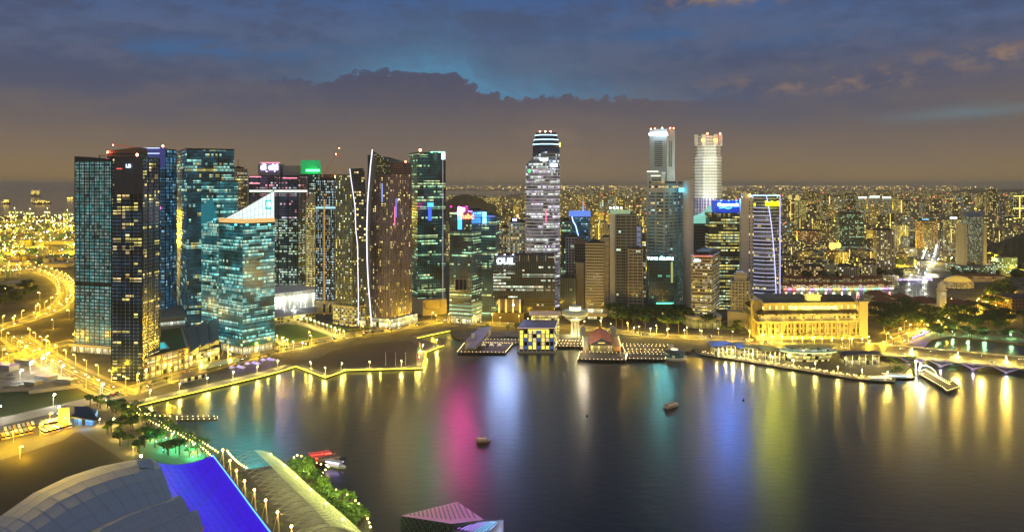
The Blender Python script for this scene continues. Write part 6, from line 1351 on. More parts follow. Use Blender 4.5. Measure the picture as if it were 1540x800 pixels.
def lookout():
    p = AT(865, 1052); t = thing("lookout_tower", "round mushroom-shaped lookout with a glowing top on a fluted stem", "tower", (p.x, p.y, LAND)); N = 24
    ring = lambda r, c=p: [(c.x + r * math.cos(2 * math.pi * k / N), c.y + r * math.sin(2 * math.pi * k / N)) for k in range(N)]
    CW = mat("lookout_concrete", (.6, .57, .45), .6, var=.1)
    m = MB(); m.prism(ring(3.6), LAND, 25); m.build("stem", CW, t)
    for k in range(8):
        a = 2 * math.pi * k / 8; m = MB(); m.box((p.x + 4.8 * math.cos(a), p.y + 4.8 * math.sin(a), 12.5), (1.4, 1.4, 22), a); m.build("fin", CW, t)
    m = MB(); m.frus(ring(6), 22, ring(13), 26); m.frus(ring(13), 26, ring(14), 27.5); m.build("lower_disc", CW, t)
    m = MB(); m.prism(ring(13.2), 27.5, 31, vz=27.5); m.build("window_band", wm("lookout_windows", bay=2, floor=3.5, lit=.8, mu=.1, lo=.1, hi=.95, st=1.4, run=.1, ca=YEL, cb=(.8, 1, .5)), t)
    m = MB(); m.frus(ring(17), 31, ring(17.5), 34); m.frus(ring(17.5), 34, ring(14), 36.5); m.build("upper_disc", mat("disc_green", (.5, .52, .4), .6), t)
    m = MB(); m.prism(ring(16.8), 30, 31.4, True, True); m.build("rim_light", glow("lookout_rim", (1, .85, .35), 1.0), t)
    m = MB(); m.prism(ring(7.5), 36.4, 41); m.build("top_lantern", glow("lookout_top", (.95, 1, .55), 2.2), t)
    m = MB(); m.prism(ring(8.2), 41, 41.6); m.build("lantern_roof", CW, t)
    for k in range(4): a = k * 1.57 - .8; lamp_light("flood_light", (p.x + 11 * math.cos(a), p.y + 11 * math.sin(a), 5), 9000, (1, .85, .4), .6, t)
    lamp_light("flood_light", (p.x, p.y - 16, 25), 5000, (1, .85, .4), .6, t)
lookout()
def red_hall():
    D0, D1_ = 950, 1022; a, b_ = AT(888, D0), AT(921, D0); cx = (a.x + b_.x) / 2; hw = (b_.x - a.x) / 2; t = thing("pier_hall", "red gabled pier hall with glowing side wings over the water", "building", (cx, D0, 3))
    RED = mat("red_roof", (.32, .085, .04), .7, 0, var=.2, scale=.6); ox = 5
    m = MB(); zt, ze = 19, 12
    m.face([(cx - hw - 1, D0 - 2, ze), (cx, D0 - 2, zt), (cx + ox, D1_, zt), (cx - hw - 1 + ox, D1_, ze)][::-1]); m.face([(cx, D0 - 2, zt), (cx + hw + 1, D0 - 2, ze), (cx + hw + 1 + ox, D1_, ze), (cx + ox, D1_, zt)][::-1] if False else [(cx, D0 - 2, zt), (cx + hw + 1, D0 - 2, ze), (cx + hw + 1 + ox, D1_, ze), (cx + ox, D1_, zt)]); m.build("gabled_roof", RED, t)
    m = MB(); m.face([(cx - hw, D0, 11.4), (cx + hw, D0, 11.4), (cx, D0, 18.4)]); m.build("gable_wall", mat("gable_paint", (.25, .27, .3), .7), t)
    m = MB(); m.box((cx, D0 - 1, 13.6), (8, .4, .9)); m.build("gable_sign", glow("gable_sign_glow", (1, .7, .2), 1.5), t)
    m = MB(); m.prism([(cx - hw, D0 + 1), (cx + hw, D0 + 1), (cx + hw + ox, D1_), (cx - hw + ox, D1_)], 3, 11.5, vz=3); m.build("wall", wm("hall_arch_wall", bay=4, floor=8.5, lit=.9, mu=.15, lo=.05, hi=.8, st=1.2, run=0, wall=(.55, .4, .25), ca=WARM, cb=YEL), t)
    for s, w_, c_ in ((-1, 7, C_CR), (1, 9, mat("orange_wall", (.6, .33, .15), .7))):
        x0 = cx + s * (hw + 1.5); x1 = x0 + s * w_; f = sorted((x0, x1)); m = MB(); m.prism([(f[0], D0 + 3), (f[1], D0 + 3), (f[1] + ox, D1_ - 6), (f[0] + ox, D1_ - 6)], 3, [9, 8, 8, 9] if s > 0 else [8, 9, 9, 8]); m.build("side_wing", c_, t)
        m = MB(); xx = x1; m.tube([(xx, D0 + 2, 9), (xx + ox, D1_ - 6, 9)], .35, 4); m.build("eave_light", glow("eave_glow", (1, .85, .3), 3), t)
        lamp_light("wing_light", (x1 + s * 4, D0 - 2, 9), 6000, (1, .7, .25), .5, t)
    for sx in (-1, 1): m = MB(); q = (cx + sx * (hw + 6) + 4, D1_ + 3, 10); m.box(q, (6, 6, 14)); m.frus([(q[0] - 5, q[1] - 5), (q[0] + 5, q[1] - 5), (q[0] + 5, q[1] + 5), (q[0] - 5, q[1] + 5)], 17, [(q[0] - .5, q[1] - .5), (q[0] + .5, q[1] - .5), (q[0] + .5, q[1] + .5), (q[0] - .5, q[1] + .5)], 21); m.build("corner_kiosk", C_GR, t)
    lamp_light("roof_light", (cx - 20, D0 + 15, 40), 30000, (1, .85, .6), 1, t)
red_hall()
def round_pav():
    p = AT(1014, 926); N = 28; t = thing("round_pavilion", "round low pavilion with a pale rim moored at the end of the walkway", "pavilion", (p.x, p.y, 0)); ring = lambda r: [(p.x + r * math.cos(2 * math.pi * k / N), p.y + r * math.sin(2 * math.pi * k / N)) for k in range(N)]
    m = MB(); m.prism(ring(14.5), .1, 2.4); m.build("pontoon", mat("pontoon_pale", (.5, .47, .38), .6), t)
    m = MB(); m.frus(ring(10.5), 2.4, ring(11.5), 8, vz_ := True) if False else m.frus(ring(10.5), 2.4, ring(11.5), 8); m.build("glass_wall", wm("round_glass", bay=3, floor=6, lit=.35, mu=.08, st=.7, run=.1, ca=YEL, cb=(.5, .9, .8), dim=.1, **ws), t)
    m = MB(); m.prism(ring(12.3), 8, 8.8, True, True); m.frus(ring(10), 8.8, ring(4), 10.5); m.build("roof", mat("dark_green_roof", (.05, .07, .06), .5), t)
    m = MB(); m.prism(ring(4), 10.4, 11.4); m.build("roof_light", glow("pav_roof_glow", (1, .9, .6), 1.5), t); m = MB(); m.box((p.x - 3, p.y + 5, 13), (6, 2, 6)); m.build("sign_board", C_CR, t)
    m = MB(); q = ring(14.2)
    for k in range(N): m.tube([(*q[k], 2.9), (*q[(k + 1) % N], 2.9)], .14, 3)
    m.build("rim_light", glow("pav_rim", (1, .85, .5), .8), t)
round_pav()
# road bridge at the river mouth
def bridge():
    a = G(1333, 533.5, 9); b_ = G(1570, 556, 9); d = (b_ - a).normalized(); n_ = Vector((-d.y, d.x, 0)); L_ = (b_ - a).length; Wd = 30
    t = thing("road_bridge", "long low road bridge on lit V-shaped piers across the river mouth", "bridge", (a.x, a.y, 0))
    q = lambda s, o, z: (a.x + d.x * s + n_.x * o, a.y + d.y * s + n_.y * o, z)
    m = MB(); m.prism([q(-40, 0, 0)[:2], q(L_, 0, 0)[:2], q(L_, Wd * 2, 0)[:2], q(-40, Wd * 2, 0)[:2]], 7.2, 9); m.build("bridge_deck", mat("bridge_concrete", (.42, .38, .33), .7), t)
    m = MB(); m.prism([q(-40, 2.5, 0)[:2], q(L_, 2.5, 0)[:2], q(L_, Wd * 2 - 2.5, 0)[:2], q(-40, Wd * 2 - 2.5, 0)[:2]], 9, 9.06); m.build("carriageway", ASPH, t)
    m = MB()
    for o in (8, 14, 20, 26, 34, 40, 46, 52):
        P = [Vector(q(s, o, 9.06)) for s in range(-40, int(L_), 10)]
        for i in range(0, len(P) - 1, 2): strip(m, P[i:i + 2], 0, .3, 9.1)
    m.build("lane_markings", PAINT, t)
    for o in (.3, Wd * 2 - .3):
        m = MB(); m.tube([q(-40, o, 10.1), q(L_, o, 10.1)], .18, 4)
        for s in range(-40, int(L_), 4): m.tube([q(s, o, 9), q(s, o, 10.1)], .1, 3)
        m.build("railing", STEELW, t)
    TR = mat("trail_rail", (.5, .4, .2), .5)
    for k in range(5):
        s = L_ * (.16 + k * .205)
        for o in (6, 30, 54):
            m = MB(); m.tube([q(s, o, .2), q(s, o, 1.6)], [2.2, 1.6], 6); m.tube([q(s, o, 1.4), q(s - 13, o, 7.2)], [1.2, .8], 5); m.tube([q(s, o, 1.4), q(s + 13, o, 7.2)], [1.2, .8], 5)
            m.build("v_shaped_pier", mat("pier_lilac", (.5, .45, .55), .6), t)
        lamp_light("pier_light", q(s, -5, 2.2), 2500, (.7, .6, 1), .5, t)
    return a, d, n_, L_, Wd
BR = bridge()
# statue promontory
def merlion():
    t = thing("fountain_statue", "white spouting lion-fish statue on its plinth at the tip of the quay", "statue", G(1384, 563)); p = G(1384, 563); W_ = mat("statue_white", (.75, .74, .68), .6)
    m = MB(); m.prism([(p.x + 3.2 * math.cos(k), p.y + 3.2 * math.sin(k)) for k in [i * math.pi / 4 for i in range(8)]], LAND - 2, LAND + 1.5); m.build("plinth", W_, t)
    m = MB(); m.tube([p + Vector(v) for v in ((-1.5, 0, 1.5), (-1.8, 0, 4), (-.6, 0, 6.5), (.2, 0, 8.6))], [1.5, 2.0, 1.4, 1.1], 8); m.ball(p + Vector((.5, 0, 9.6)), 1.6, sz=(1.7, 1.5, 1.7)); m.ball(p + Vector((1.9, 0, 9.2)), .8); m.tube([p + Vector(v) for v in ((-1.6, 0, 2), (-3.6, 0, 2.5), (-4.2, 0, 4.5))], [1.2, .8, .3], 6); m.build("body", W_, t)
    m = MB(); m.tube([p + Vector(v) for v in ((2.5, -.5, 9.2), (6, -2, 9.6), (9.5, -4, 8), (12.5, -6, 4.5), (14.5, -8, -1.6))], [.25, .4, .6, .8, 1.1], 6); m.build("water_jet", mat("jet_water", (.7, .75, .75), .4, 0, (.9, 1, .8), .25), t)
    m = MB(); m.ball(p + Vector((-3, 3, 13)), 1.1); m.tube([p + Vector((-3, 3, 0)), p + Vector((-3, 3, 12.5))], .25, 5); m.build("flood_lamp", glow("statue_lamp", (1, .95, .55), 90), t); lamp_light("flood_light", p + Vector((0, -4, 13)), 20000, (1, .95, .6), .5, t)
merlion()
deck("statue_jetty", "lit jetty running out from the statue to a square end platform", [(1380, 561), (1419, 583), (1424, 588), (1444, 581), (1434, 573), (1428, 575), (1390, 556)], 3)
# lit coping along the sea wall
YSTRIP = glow("coping_light_glow", (1, .82, .06), 4.2)
for lab, P, in (("yellow light strip along the sea wall below the waterfront road", PRW), ("yellow light strip zigzagging round the brown event lawn", PRW2), ("yellow light strip on the short quay behind the event lawn", PRW3)):
    o_ = thing("coping_light", lab, "light strip", P[0]); N = normals(P); A = 1 if P is not PRW3 else 1
    m = MB(); pts = [p - n_ * .9 + Vector((0, 0, -.6)) for p, n_ in zip(P, N)]; m.tube([(p.x, p.y, LAND - .2) for p in pts], .34, 5); m.build("light_tube", YSTRIP, o_)
    m = MB(); strip(m, P, .2, 1.0, LAND + .1, .5); m.build("coping", CONC, o_)
    for p, h in along([p - n_ * 2.5 for p, n_ in zip(P, N)], 38, 10): lamp_light("wall_wash", (p.x, p.y, 3.6), 2600, (1, .8, .08), .5, o_)
deck("pontoon", "white lit pontoon jutting into the teal corner of the bay", [(266, 631), (327, 630), (327, 626), (266, 626.5)], 1.2)
def bulbs(label, pts, gap, group, z=LAND, es=None, post=.9, r=.42, m_=None):
    P = smoothline([G(x, y) for x, y in pts], 4)
    for p, h in along(P, gap): PBOL((p.x, p.y, z), 0, 1, label, group)
bol = thing("bollard_lamp", "x", "lamp", (0, 0, 0)); m = MB(); m.tube([(0, 0, 0), (0, 0, .9)], .12, 5); c1 = m.build("post", STEELW, bol); m = MB(); m.ball((0, 0, 1.2), .52, n=6, m=4); c2 = m.build("globe", glow("bollard_glow", (1, .78, .22), 12, False), bol)
PBOL = Placer(proto(bol, [c1, c2]))
bulbs("globe lamp on the curved boardwalk edge by the pontoon", [(207, 613), (214, 621), (226, 626), (262, 627.5)], 4.5, "boardwalk edge lamps")
bulbs("globe lamp on the boardwalk edge beside the teal water", [(240, 635), (252, 645), (268, 651), (284, 655), (300, 664), (330, 683)], 5, "teal side boardwalk lamps")
bulbs("globe lamp in the string beside the palm garden", [(196, 617), (215, 628), (240, 642), (275, 658), (305, 676), (320, 690)], 5.5, "palm garden lamps")
bulbs("globe lamp on the boardwalk bend by the masts", [(342, 680), (350, 690), (360, 699), (372, 706)], 4, "mast side boardwalk lamps")
bulbs("globe lamp on the boat platform", [(442, 690), (448, 686), (462, 692), (474, 697), (482, 700), (492, 702)], 5, "boat platform lamps")
bulbs("globe lamp on the long curve of boardwalk below the trees", [(494, 704), (487, 711), (482, 720), (486, 730), (504, 738), (526, 748), (543, 764), (554, 785), (558, 800)], 6, "tree side boardwalk lamps")
bulbs("globe lamp along the statue quay edge", [(1215, 554), (1250, 560), (1290, 566), (1330, 570)], 7, "statue quay lamps")
bulbs("globe lamp on the statue jetty", [(1392, 558), (1405, 566), (1420, 575), (1430, 580)], 4, "jetty lamps")
for p in ((448, 688), (480, 703), (500, 742), (540, 765), (555, 790), (225, 630), (260, 632), (300, 668), (345, 690), (210, 620), (1425, 580), (1400, 566), (1300, 566), (1240, 560)):
    pass
# ------------------------------------------------------------------ near shore: convention roof, canopy, pavilion
def expo():
    t = thing("convention_roof", "huge curved grey convention roof with one wing glowing deep blue", "building", G(200, 790, 2))
    BLUE = bpy.data.materials.new("blue_lit_membrane"); b = principled(BLUE); nt = BLUE.node_tree; V.nt = nt; g = nt.nodes.new('ShaderNodeNewGeometry')  # blue floodlighting on the membrane is put into its emission
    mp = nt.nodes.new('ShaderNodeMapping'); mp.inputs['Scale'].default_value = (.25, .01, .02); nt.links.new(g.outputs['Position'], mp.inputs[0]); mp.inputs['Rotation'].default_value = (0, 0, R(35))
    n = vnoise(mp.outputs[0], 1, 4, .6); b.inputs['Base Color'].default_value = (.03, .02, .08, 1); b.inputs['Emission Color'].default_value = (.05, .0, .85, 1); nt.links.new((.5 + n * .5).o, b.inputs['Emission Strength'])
    right = [(320, 685), (336, 706), (356, 733), (380, 766), (408, 803), (440, 850), (470, 900)]
    left = [(216, 690), (226, 706), (246, 738), (270, 768), (300, 804), (330, 850), (350, 900)]
    m = MB(); n_ = 10
    rows = []
    for (rx, ry), (lx, ly) in zip(right, left):
        row = []
        for k in range(n_ + 1):
            s = k / n_; z = 27 + 9 * math.sin(math.pi * (.15 + .6 * (1 - s))); row.append(G(lx + (rx - lx) * s, ly + (ry - ly) * s, z) if False else (G(lx, ly, 34).lerp(G(rx, ry, 30), s) + Vector((0, 0, -4.5 * math.sin(math.pi * s)))))
        rows.append(row)
    for i in range(len(rows) - 1):
        for k in range(n_): m.face([rows[i][k], rows[i + 1][k], rows[i + 1][k + 1], rows[i][k + 1]])
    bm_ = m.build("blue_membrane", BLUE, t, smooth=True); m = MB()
    for k in range(1, n_): m.tube([rows[i][k] + Vector((0, 0, .05)) for i in range(len(rows))], .06, 3)
    for i in range(len(rows) - 1):
        for q_ in (0, .33, .66): m.tube([rows[i][k].lerp(rows[i + 1][k], q_) + Vector((0, 0, .1)) for k in range(n_ + 1)], .05, 3)
    m.build("membrane_seam", mat("blue_seam", (.02, .02, .06), .5, 0, (.04, .0, .7), .7), bm_)  # seams carry the same blue light as emission
    m = MB(); m.tube([r[-1] + Vector((0, 0, .3)) for r in rows], .35, 5); m.build("edge_light", glow("blue_edge_glow", (.05, .25, 1), 3.5), t)
    m = MB(); m.tube([r[-1] + Vector((.9, 0, -1.2)) for r in rows], 1.0, 5); m.build("edge_beam", mat("purple_beam", (.12, .06, .1), .5), t)
    m = MB(); P = [r[-1] for r in rows]
    for a, c in zip(P, P[1:]): m.wall((a.x - 2, a.y), (c.x - 2, c.y), 2, a.z - 3, 0, 0, 0, c.z - 3)
    P = rows[0]
    for a, c in zip(P, P[1:]): m.wall((c.x, c.y + -1), (a.x, a.y - 1), 2, c.z - 1, 0, 0, 0, a.z - 1)
    m.build("wall", C_GR, t)
    GREY = mat("grey_membrane", (.29, .36, .50), .55, .15, var=.10, scale=.04); BEAM = mat("tan_beam", (.42, .33, .25), .6)
    arc = [(-70, 840), (-35, 803), (0, 776), (50, 741), (100, 717), (150, 701), (195, 692), (228, 689)]
    def leaf(outer, inner, z0, z1, name="roof_leaf"):
        m = MB(); k = 6; R0 = [G(x, y, z0) for x, y in outer]; R1 = [G(x, y, z1) for x, y in inner]; g2 = [[a.lerp(c, j / k) + Vector((0, 0, 5 * math.sin(math.pi * j / k))) for j in range(k + 1)] for a, c in zip(R0, R1)]
        for i in range(len(g2) - 1):
            for j in range(k):
                q = [g2[i][j], g2[i][j + 1], g2[i + 1][j + 1], g2[i + 1][j]]; m.face(q); m.face([v - Vector((0, 0, .8)) for v in reversed(q)])
        for i in range(len(g2) - 1):
            for j in (0, k):
                a, c = g2[i][j], g2[i + 1][j]; m.face([a, c, c - Vector((0, 0, .8)), a - Vector((0, 0, .8))])
        a0 = g2[-1]
        for j in range(k): m.face([a0[j], a0[j + 1], a0[j + 1] - Vector((0, 0, .8)), a0[j] - Vector((0, 0, .8))])
        o_ = m.build(name, GREY, t, smooth=False); m = MB()
        for j in range(1, k): m.tube([g2[i][j] + Vector((0, 0, .12)) for i in range(len(g2))], .08, 3)
        for i in range(len(g2) - 1):
            for q_ in (0, .5):
                L0 = [g2[i][j].lerp(g2[i + 1][j], q_) + Vector((0, 0, .1)) for j in range(k + 1)]; m.tube(L0, .12, 3)
        m.build("roof_seam", mat("seam_metal", (.27, .335, .47), .5), o_); return g2
    def notched(x): return x
    ed = lambda s0, s1, pts: pts
    inner1 = [(-20, 900), (40, 868), (90, 832), (135, 802), (175, 783), (215, 768), (245, 759), (260, 752)]
    g1 = leaf(arc, inner1, 26, 38)
    m = MB(); m.tube([r[-1] + Vector((0, 0, .4)) for r in g1], .8, 5); m.build("edge_beam", BEAM, t)
    inner2 = [(40, 930), (90, 890), (140, 860), (180, 820), (215, 803), (245, 790), (270, 782), (287, 774)]
    g2 = leaf([(x + 1, y - 3) for x, y in inner1], inner2, 35.5, 37.0); m = MB(); m.tube([r[-1] + Vector((0, 0, .4)) for r in g2], .7, 5); m.build("edge_beam", BEAM, t)
    inner3 = [(120, 950), (160, 910), (200, 880), (230, 850), (255, 830), (280, 815), (300, 803), (306, 794)]
    g3 = leaf([(x + 1, y - 3) for x, y in inner2], inner3, 34.5, 35.5); m = MB(); m.tube([r[-1] + Vector((0, 0, .4)) for r in g3], .7, 5); m.build("edge_beam", BEAM, t)
    # saw-toothed edge of the grey panels over the emissive membrane
    tooth = [(228, 689), (232, 703), (226, 709), (238, 719), (236, 725), (246, 735), (247, 742), (258, 752)]
    m = MB(); base = [(205, 692), (208, 703), (212, 712), (216, 722), (220, 732), (225, 742), (230, 752), (235, 760)]
    for (a, c), (a2, c2) in zip(zip(tooth, tooth[1:]), zip(base, base[1:])): m.face([G(*a2, 36), G(*c2, 37), G(*c, 36.8), G(*a, 36.8)]); m.face([G(*c2, 36.2), G(*a2, 35.2), G(*a, 36), G(*c, 36)])
    m.build("notched_panel", GREY, t)
    m = MB(); P = [r[0] for r in g1]
    for a, c in zip(P, P[1:]): m.wall((c.x, c.y - 3), (a.x, a.y - 3), 2, c.z - 1, 0, 0, 0, a.z - 1)
    m.build("wall", C_GR, t)
    p = G(212, 689, 30); m = MB(); m.ball((p.x, p.y, 31.5), .8); m.build("roof_lamp", glow("roof_lamp_glow", (1, .85, .5), 60), t)
expo()
MASTW = mat("mast_paint", (.6, .52, .38), .5)
def mast_row():
    root = thing("light_mast", "x", "mast", (0, 0, 0))
    m = MB(); m.tube([(0, 0, 0), (-1.2, 0, 12.5)], [.55, .3], 6); m.tube([(-4.0, -1, 0), (-1.2, 0, 12)], .18, 4); c1 = m.build("mast", MASTW, root)
    m = MB(); m.ball((-1.2, 0, 13.2), .8, n=6, m=4); c2 = m.build("lamp", glow("orange_lamp_glow", (1, .45, .08), 30), root)
    l = bpy.data.lights.new("mast_light", 'POINT'); l.energy = 2600; l.color = (1, .62, .2); l.shadow_soft_size = .8; lo = bpy.data.objects.new("mast_light", l); COL.objects.link(lo); lo.parent = root; lo.location = (1.5, -1, 12.5)
    pl = Placer(proto(root, [c1, c2, lo]))
    for x, y in ((337, 705), (348, 722), (358, 738), (370, 755), (385, 769), (402, 786), (420, 805), (441, 828)): pl(G(x, y), R(-20), 1, "leaning white mast topped by an orange lamp beside the blue roof", "masts along the convention roof")
mast_row()
def shelter():
    t = thing("arched_shelter", "long arched glass promenade shelter with thin ribs and lit slats", "shelter", G(460, 790))
    A = [(352, 703), (368, 720), (385, 742), (404, 765), (425, 790), (450, 822)]; B = [(425, 707), (447, 726), (470, 748), (498, 772), (530, 800), (565, 835)]
    PA = smoothline([G(x, y) for x, y in A], 2); PB = smoothline([G(x, y) for x, y in B], 2)
    def at(P, s): i = s * (len(P) - 1); k = min(int(i), len(P) - 2); return P[k].lerp(P[k + 1], i - k)
    RIB = mat("rib_paint", (.5, .45, .36), .4); hz = lambda u: 4 + 9 * math.sin(math.pi * (.06 + .88 * u))
    pt = lambda s, u: at(PA, s).lerp(at(PB, s), u) + Vector((0, 0, hz(u)))
    nr = 17
    for i in range(nr + 1):
        s = i / nr; m = MB(); m.tube([pt(s, u / 10) for u in range(11)], .16, 4); m.build("arch_rib", RIB, t)
        if i < nr:
            m = MB(); m.tube([pt(s, 0), pt(s + 1 / nr, .35)], .07, 3); m.tube([pt(s + 1 / nr, 0), pt(s, .35)], .07, 3); m.tube([pt(s, 0) + Vector((-6, 0, 7)), pt(s + .5 / nr, .4)], .07, 3); m.build("tie_cable", RIB, t)
    G1 = bpy.data.materials.new("slat_translucent"); G1.use_nodes = True; nt = G1.node_tree; p = nt.nodes['Principled BSDF']; p.inputs['Base Color'].default_value = (.75, .78, .55, 1); p.inputs['Roughness'].default_value = .5
    tr = nt.nodes.new('ShaderNodeBsdfTranslucent'); tr.inputs[0].default_value = (.85, .85, .55, 1); mx = nt.nodes.new('ShaderNodeMixShader'); mx.inputs[0].default_value = .6
    nt.links.new(p.outputs[0], mx.inputs[1]); nt.links.new(tr.outputs[0], mx.inputs[2]); nt.links.new(mx.outputs[0], nt.nodes['Material Output'].inputs[0])
    m = MB(); ns = 64
    for i in range(ns):
        s0, s1 = i / ns, (i + .55) / ns
        us = [.42 + .5 * k / 5 for k in range(6)]
        for a, c in zip(us, us[1:]): m.face([pt(s0, a) + Vector((0, 0, .3)), pt(s0, c) + Vector((0, 0, .3)), pt(s1, c) + Vector((0, 0, .3)), pt(s1, a) + Vector((0, 0, .3))])
    tag(m.build("roof_slats", G1, t), kind="stuff")
    m = MB()
    for k in range(5): m.tube([pt(i / 60, .42 + .125 * k) + Vector((0, 0, .1)) for i in range(61)], .15, 3)
    m.build("purlin", RIB, t)
    m = MB(); strip(m, [at(PA, i / 20).lerp(at(PB, i / 20), .45) for i in range(21)], 0, 30, LAND + .1); struct(m.build("shelter_paving", mat("purple_grey_paving", (.05, .042, .05), .8)))
    for i in range(12):
        s = (i + .5) / 12; q = at(PA, s).lerp(at(PB, s), .68); lamp_light("shelter_light", (q.x, q.y, 9), 4200, (.95, 1, .35), .6, t)
        if i % 2 == 0: m = MB(); q = pt(s, .72); m.ball((q.x, q.y, q.z + .8), .45); m.build("lamp", glow("shelter_lamp_glow", (1, .9, .4), 20, False), t)
shelter()
def crystal():
    t = thing("crystal_pavilion", "faceted glass pavilion with a purple lit slotted roof standing in the bay", "pavilion", G(680, 830, 0))
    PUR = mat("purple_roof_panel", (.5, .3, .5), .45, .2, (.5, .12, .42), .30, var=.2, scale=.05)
    a, b_, c, d = G(603, 775, 21), G(688, 754, 20), G(728, 781, 22), G(679, 787, 27)
    m = MB()
    def rul(s): return (a.lerp(d, s / .62) if s < .62 else d.lerp(c, (s - .62) / .38)), (a.lerp(b_, s / .8) if s < .8 else b_.lerp(c, (s - .8) / .2))
    for k in range(50):
        (l0, h0), (l1, h1) = rul(k / 50), rul((k + 1) / 50); m.face([l0, l1, h1, h0])
    m.build("roof_panel", PUR, t)
    n_ = (d - a).cross(c - a).normalized(); n_ = n_ if n_.z > 0 else -n_
    SL = mat("slot_dark", (.03, .01, .08), .3)
    for k in range(16):
        s = (k + 1.2) / 18; lo = a.lerp(d, min(1, s * 1.6)) if s < .62 else d.lerp(c, (s - .62) / .38); hi = a.lerp(b_, min(1, s * 1.15)) if s < .87 else b_.lerp(c, (s - .87) / .13)
        lo = a.lerp(d, s / .62) if s < .62 else d.lerp(c, (s - .62) / .38 * .95); hi = a.lerp(b_, s / .8) if s < .8 else b_.lerp(c, (s - .8) / .2 * .8)
        lo, hi = rul(s); p0, p1 = lo.lerp(hi, .12), lo.lerp(hi, .88); w = (c - a).normalized() * .45; m = MB(); m.face([p0 - w + n_ * .7, p0 + w + n_ * .7, p1 + w + n_ * .7, p1 - w + n_ * .7]); m.build("roof_slot", SL, t)
    LAT = wm("green_lattice", bay=1.6, floor=1.6, lit=.9, mu=.22, lo=.2, hi=.8, st=.02, run=0, wall=(.06, .10, .07), glass=(.01, .02, .02), ca=YEL, cb=YEL)
    m = MB(); f = lambda p, q: m.face([(p.x, p.y, .5), (q.x, q.y, .5), q, p], [(0, 0), ((q - p).length, 0), ((q - p).length, q.z), (0, p.z)])
    f(a, d); f(d, c); f(c, b_); f(b_, a); m.build("lattice_wall", LAT, t)
    LM = mat("lattice_steel", (.16, .24, .18), .5); m = MB()
    for P_, Q_ in ((a, d), (d, c)):
        nk = 9; out = Vector((0, -.35, 0))
        for k in range(nk):
            p0, p1 = P_.lerp(Q_, k / nk), P_.lerp(Q_, (k + 1) / nk)
            for j in range(5):
                z0_, z1_ = j / 5, (j + 1) / 5; A_ = lambda p, zz_: Vector((p.x, p.y, .5 + (p.z - .5) * zz_)) + out
                m.tube([A_(p0, z0_), A_(p1, z1_)], .14, 3); m.tube([A_(p1, z0_), A_(p0, z1_)], .14, 3)
    m.build("lattice", LM, t)
    for x, y in ((621, 784), (645, 786)): p = G(x, y, 18); m = MB(); m.box((p.x, p.y - 1.5, 19), (2.4, .4, 1)); m.build("wall_window", glow("pale_window_glow", (1, .9, .6), .9), t)
    e, g_, h, i_ = G(662, 792, 23), G(700, 783, 21.5), G(757, 781, 20), G(728, 806, 24)
    m = MB(); m.face([e, i_, h, g_]); m.build("dark_roof_panel", mat("dark_roof_glass", (.03, .03, .06), .2, .3), t)
    for k in range(11):
        s = (k + 1.5) / 13; p0 = e.lerp(i_, s).lerp(g_.lerp(h, s), .1); p1 = e.lerp(i_, s).lerp(g_.lerp(h, s), .85); m = MB(); m.tube([p0 + Vector((0, 0, .3)), p1 + Vector((0, 0, .3))], .22, 4); m.build("roof_light_bar", glow("bar_%d" % (k // 4), [(.5, .1, .7), (.45, .3, 1), (.2, .6, 1)][k // 4], 1.3), t)
    m = MB(); f(i_, h); f(h, Vector((h.x, h.y + 8, h.z - 6))); f(e, i_); m.build("white_mesh_wall", wm("white_mesh", bay=1.3, floor=1.3, lit=0, mu=.2, lo=.2, hi=.8, wall=(.5, .5, .6), glass=(.05, .05, .1)), t)
    lamp_light("facade_light", h + Vector((2, -8, -6)), 2500, (.7, .75, 1), .5, t)
    m = MB(); m.prism([tuple(G(x, y, 1.5).xy) for x, y in ((590, 812), (770, 812), (770, 850), (590, 850))], -1, 1.5); m.build("base_platform", CONC, t)
crystal()
def boat(label, x, y, rz, L_, hull, top, glowc, gs, name="river_boat", deckh=1):
    p = G(x, y, 0); t = thing(name, label, "boat", (p.x, p.y, 0)); w = L_ * .16; co, si = math.cos(rz), math.sin(rz); T = lambda X, Y: (p.x + X * co - Y * si, p.y + X * si + Y * co)
    deckp = [(-L_ / 2, -w), (L_ * .25, -w), (L_ / 2, 0), (L_ * .25, w), (-L_ / 2, w)]; low = [(-L_ / 2 + 1, -w * .6), (L_ * .22, -w * .6), (L_ * .42, 0), (L_ * .22, w * .6), (-L_ / 2 + 1, w * .6)]
    m = MB(); m.frus([T(*q) for q in low], -.4, [T(*q) for q in deckp], 1.6); m.build("hull", hull, t)
    m = MB(); m.prism([T(-L_ * .42, -w * .75), T(L_ * .2, -w * .75), T(L_ * .2, w * .75), T(-L_ * .42, w * .75)], 1.6, 3.4); m.build("cabin", top, t)
    m = MB(); m.prism([T(-L_ * .45, -w * .9), T(L_ * .24, -w * .9), T(L_ * .24, w * .9), T(-L_ * .45, w * .9)], 3.9, 4.2, True, True); m.build("canopy", top, t)
    m = MB(); m.tube([(*T(-L_ * .45, -w * .95), 3.7), (*T(L_ * .24, -w * .95), 3.7)], .28, 4); m.tube([(*T(-L_ * .45, w * .95), 3.7), (*T(L_ * .24, w * .95), 3.7)], .28, 4); m.build("light_strip", glow(name + "_glow_%d" % len(MATS), glowc, gs), t)
    m = MB(); m.tube([(*T(L_ * .1, 0), 4), (*T(L_ * .1, 0), 6.5)], .1, 4); m.build("mast", STEELW, t); return t
REDB = mat("red_boat_paint", (.5, .05, .03), .5, 0, (1, .06, .03), .35)
boat("red lit double-deck boat at the platform by the trees", 486, 688, R(25), 22, REDB, REDB, (1, .1, .05), 5)
boat("second red lit boat moored alongside, lying closer to the platform", 480, 694, R(25), 20, REDB, REDB, (1, .15, .05), 3)
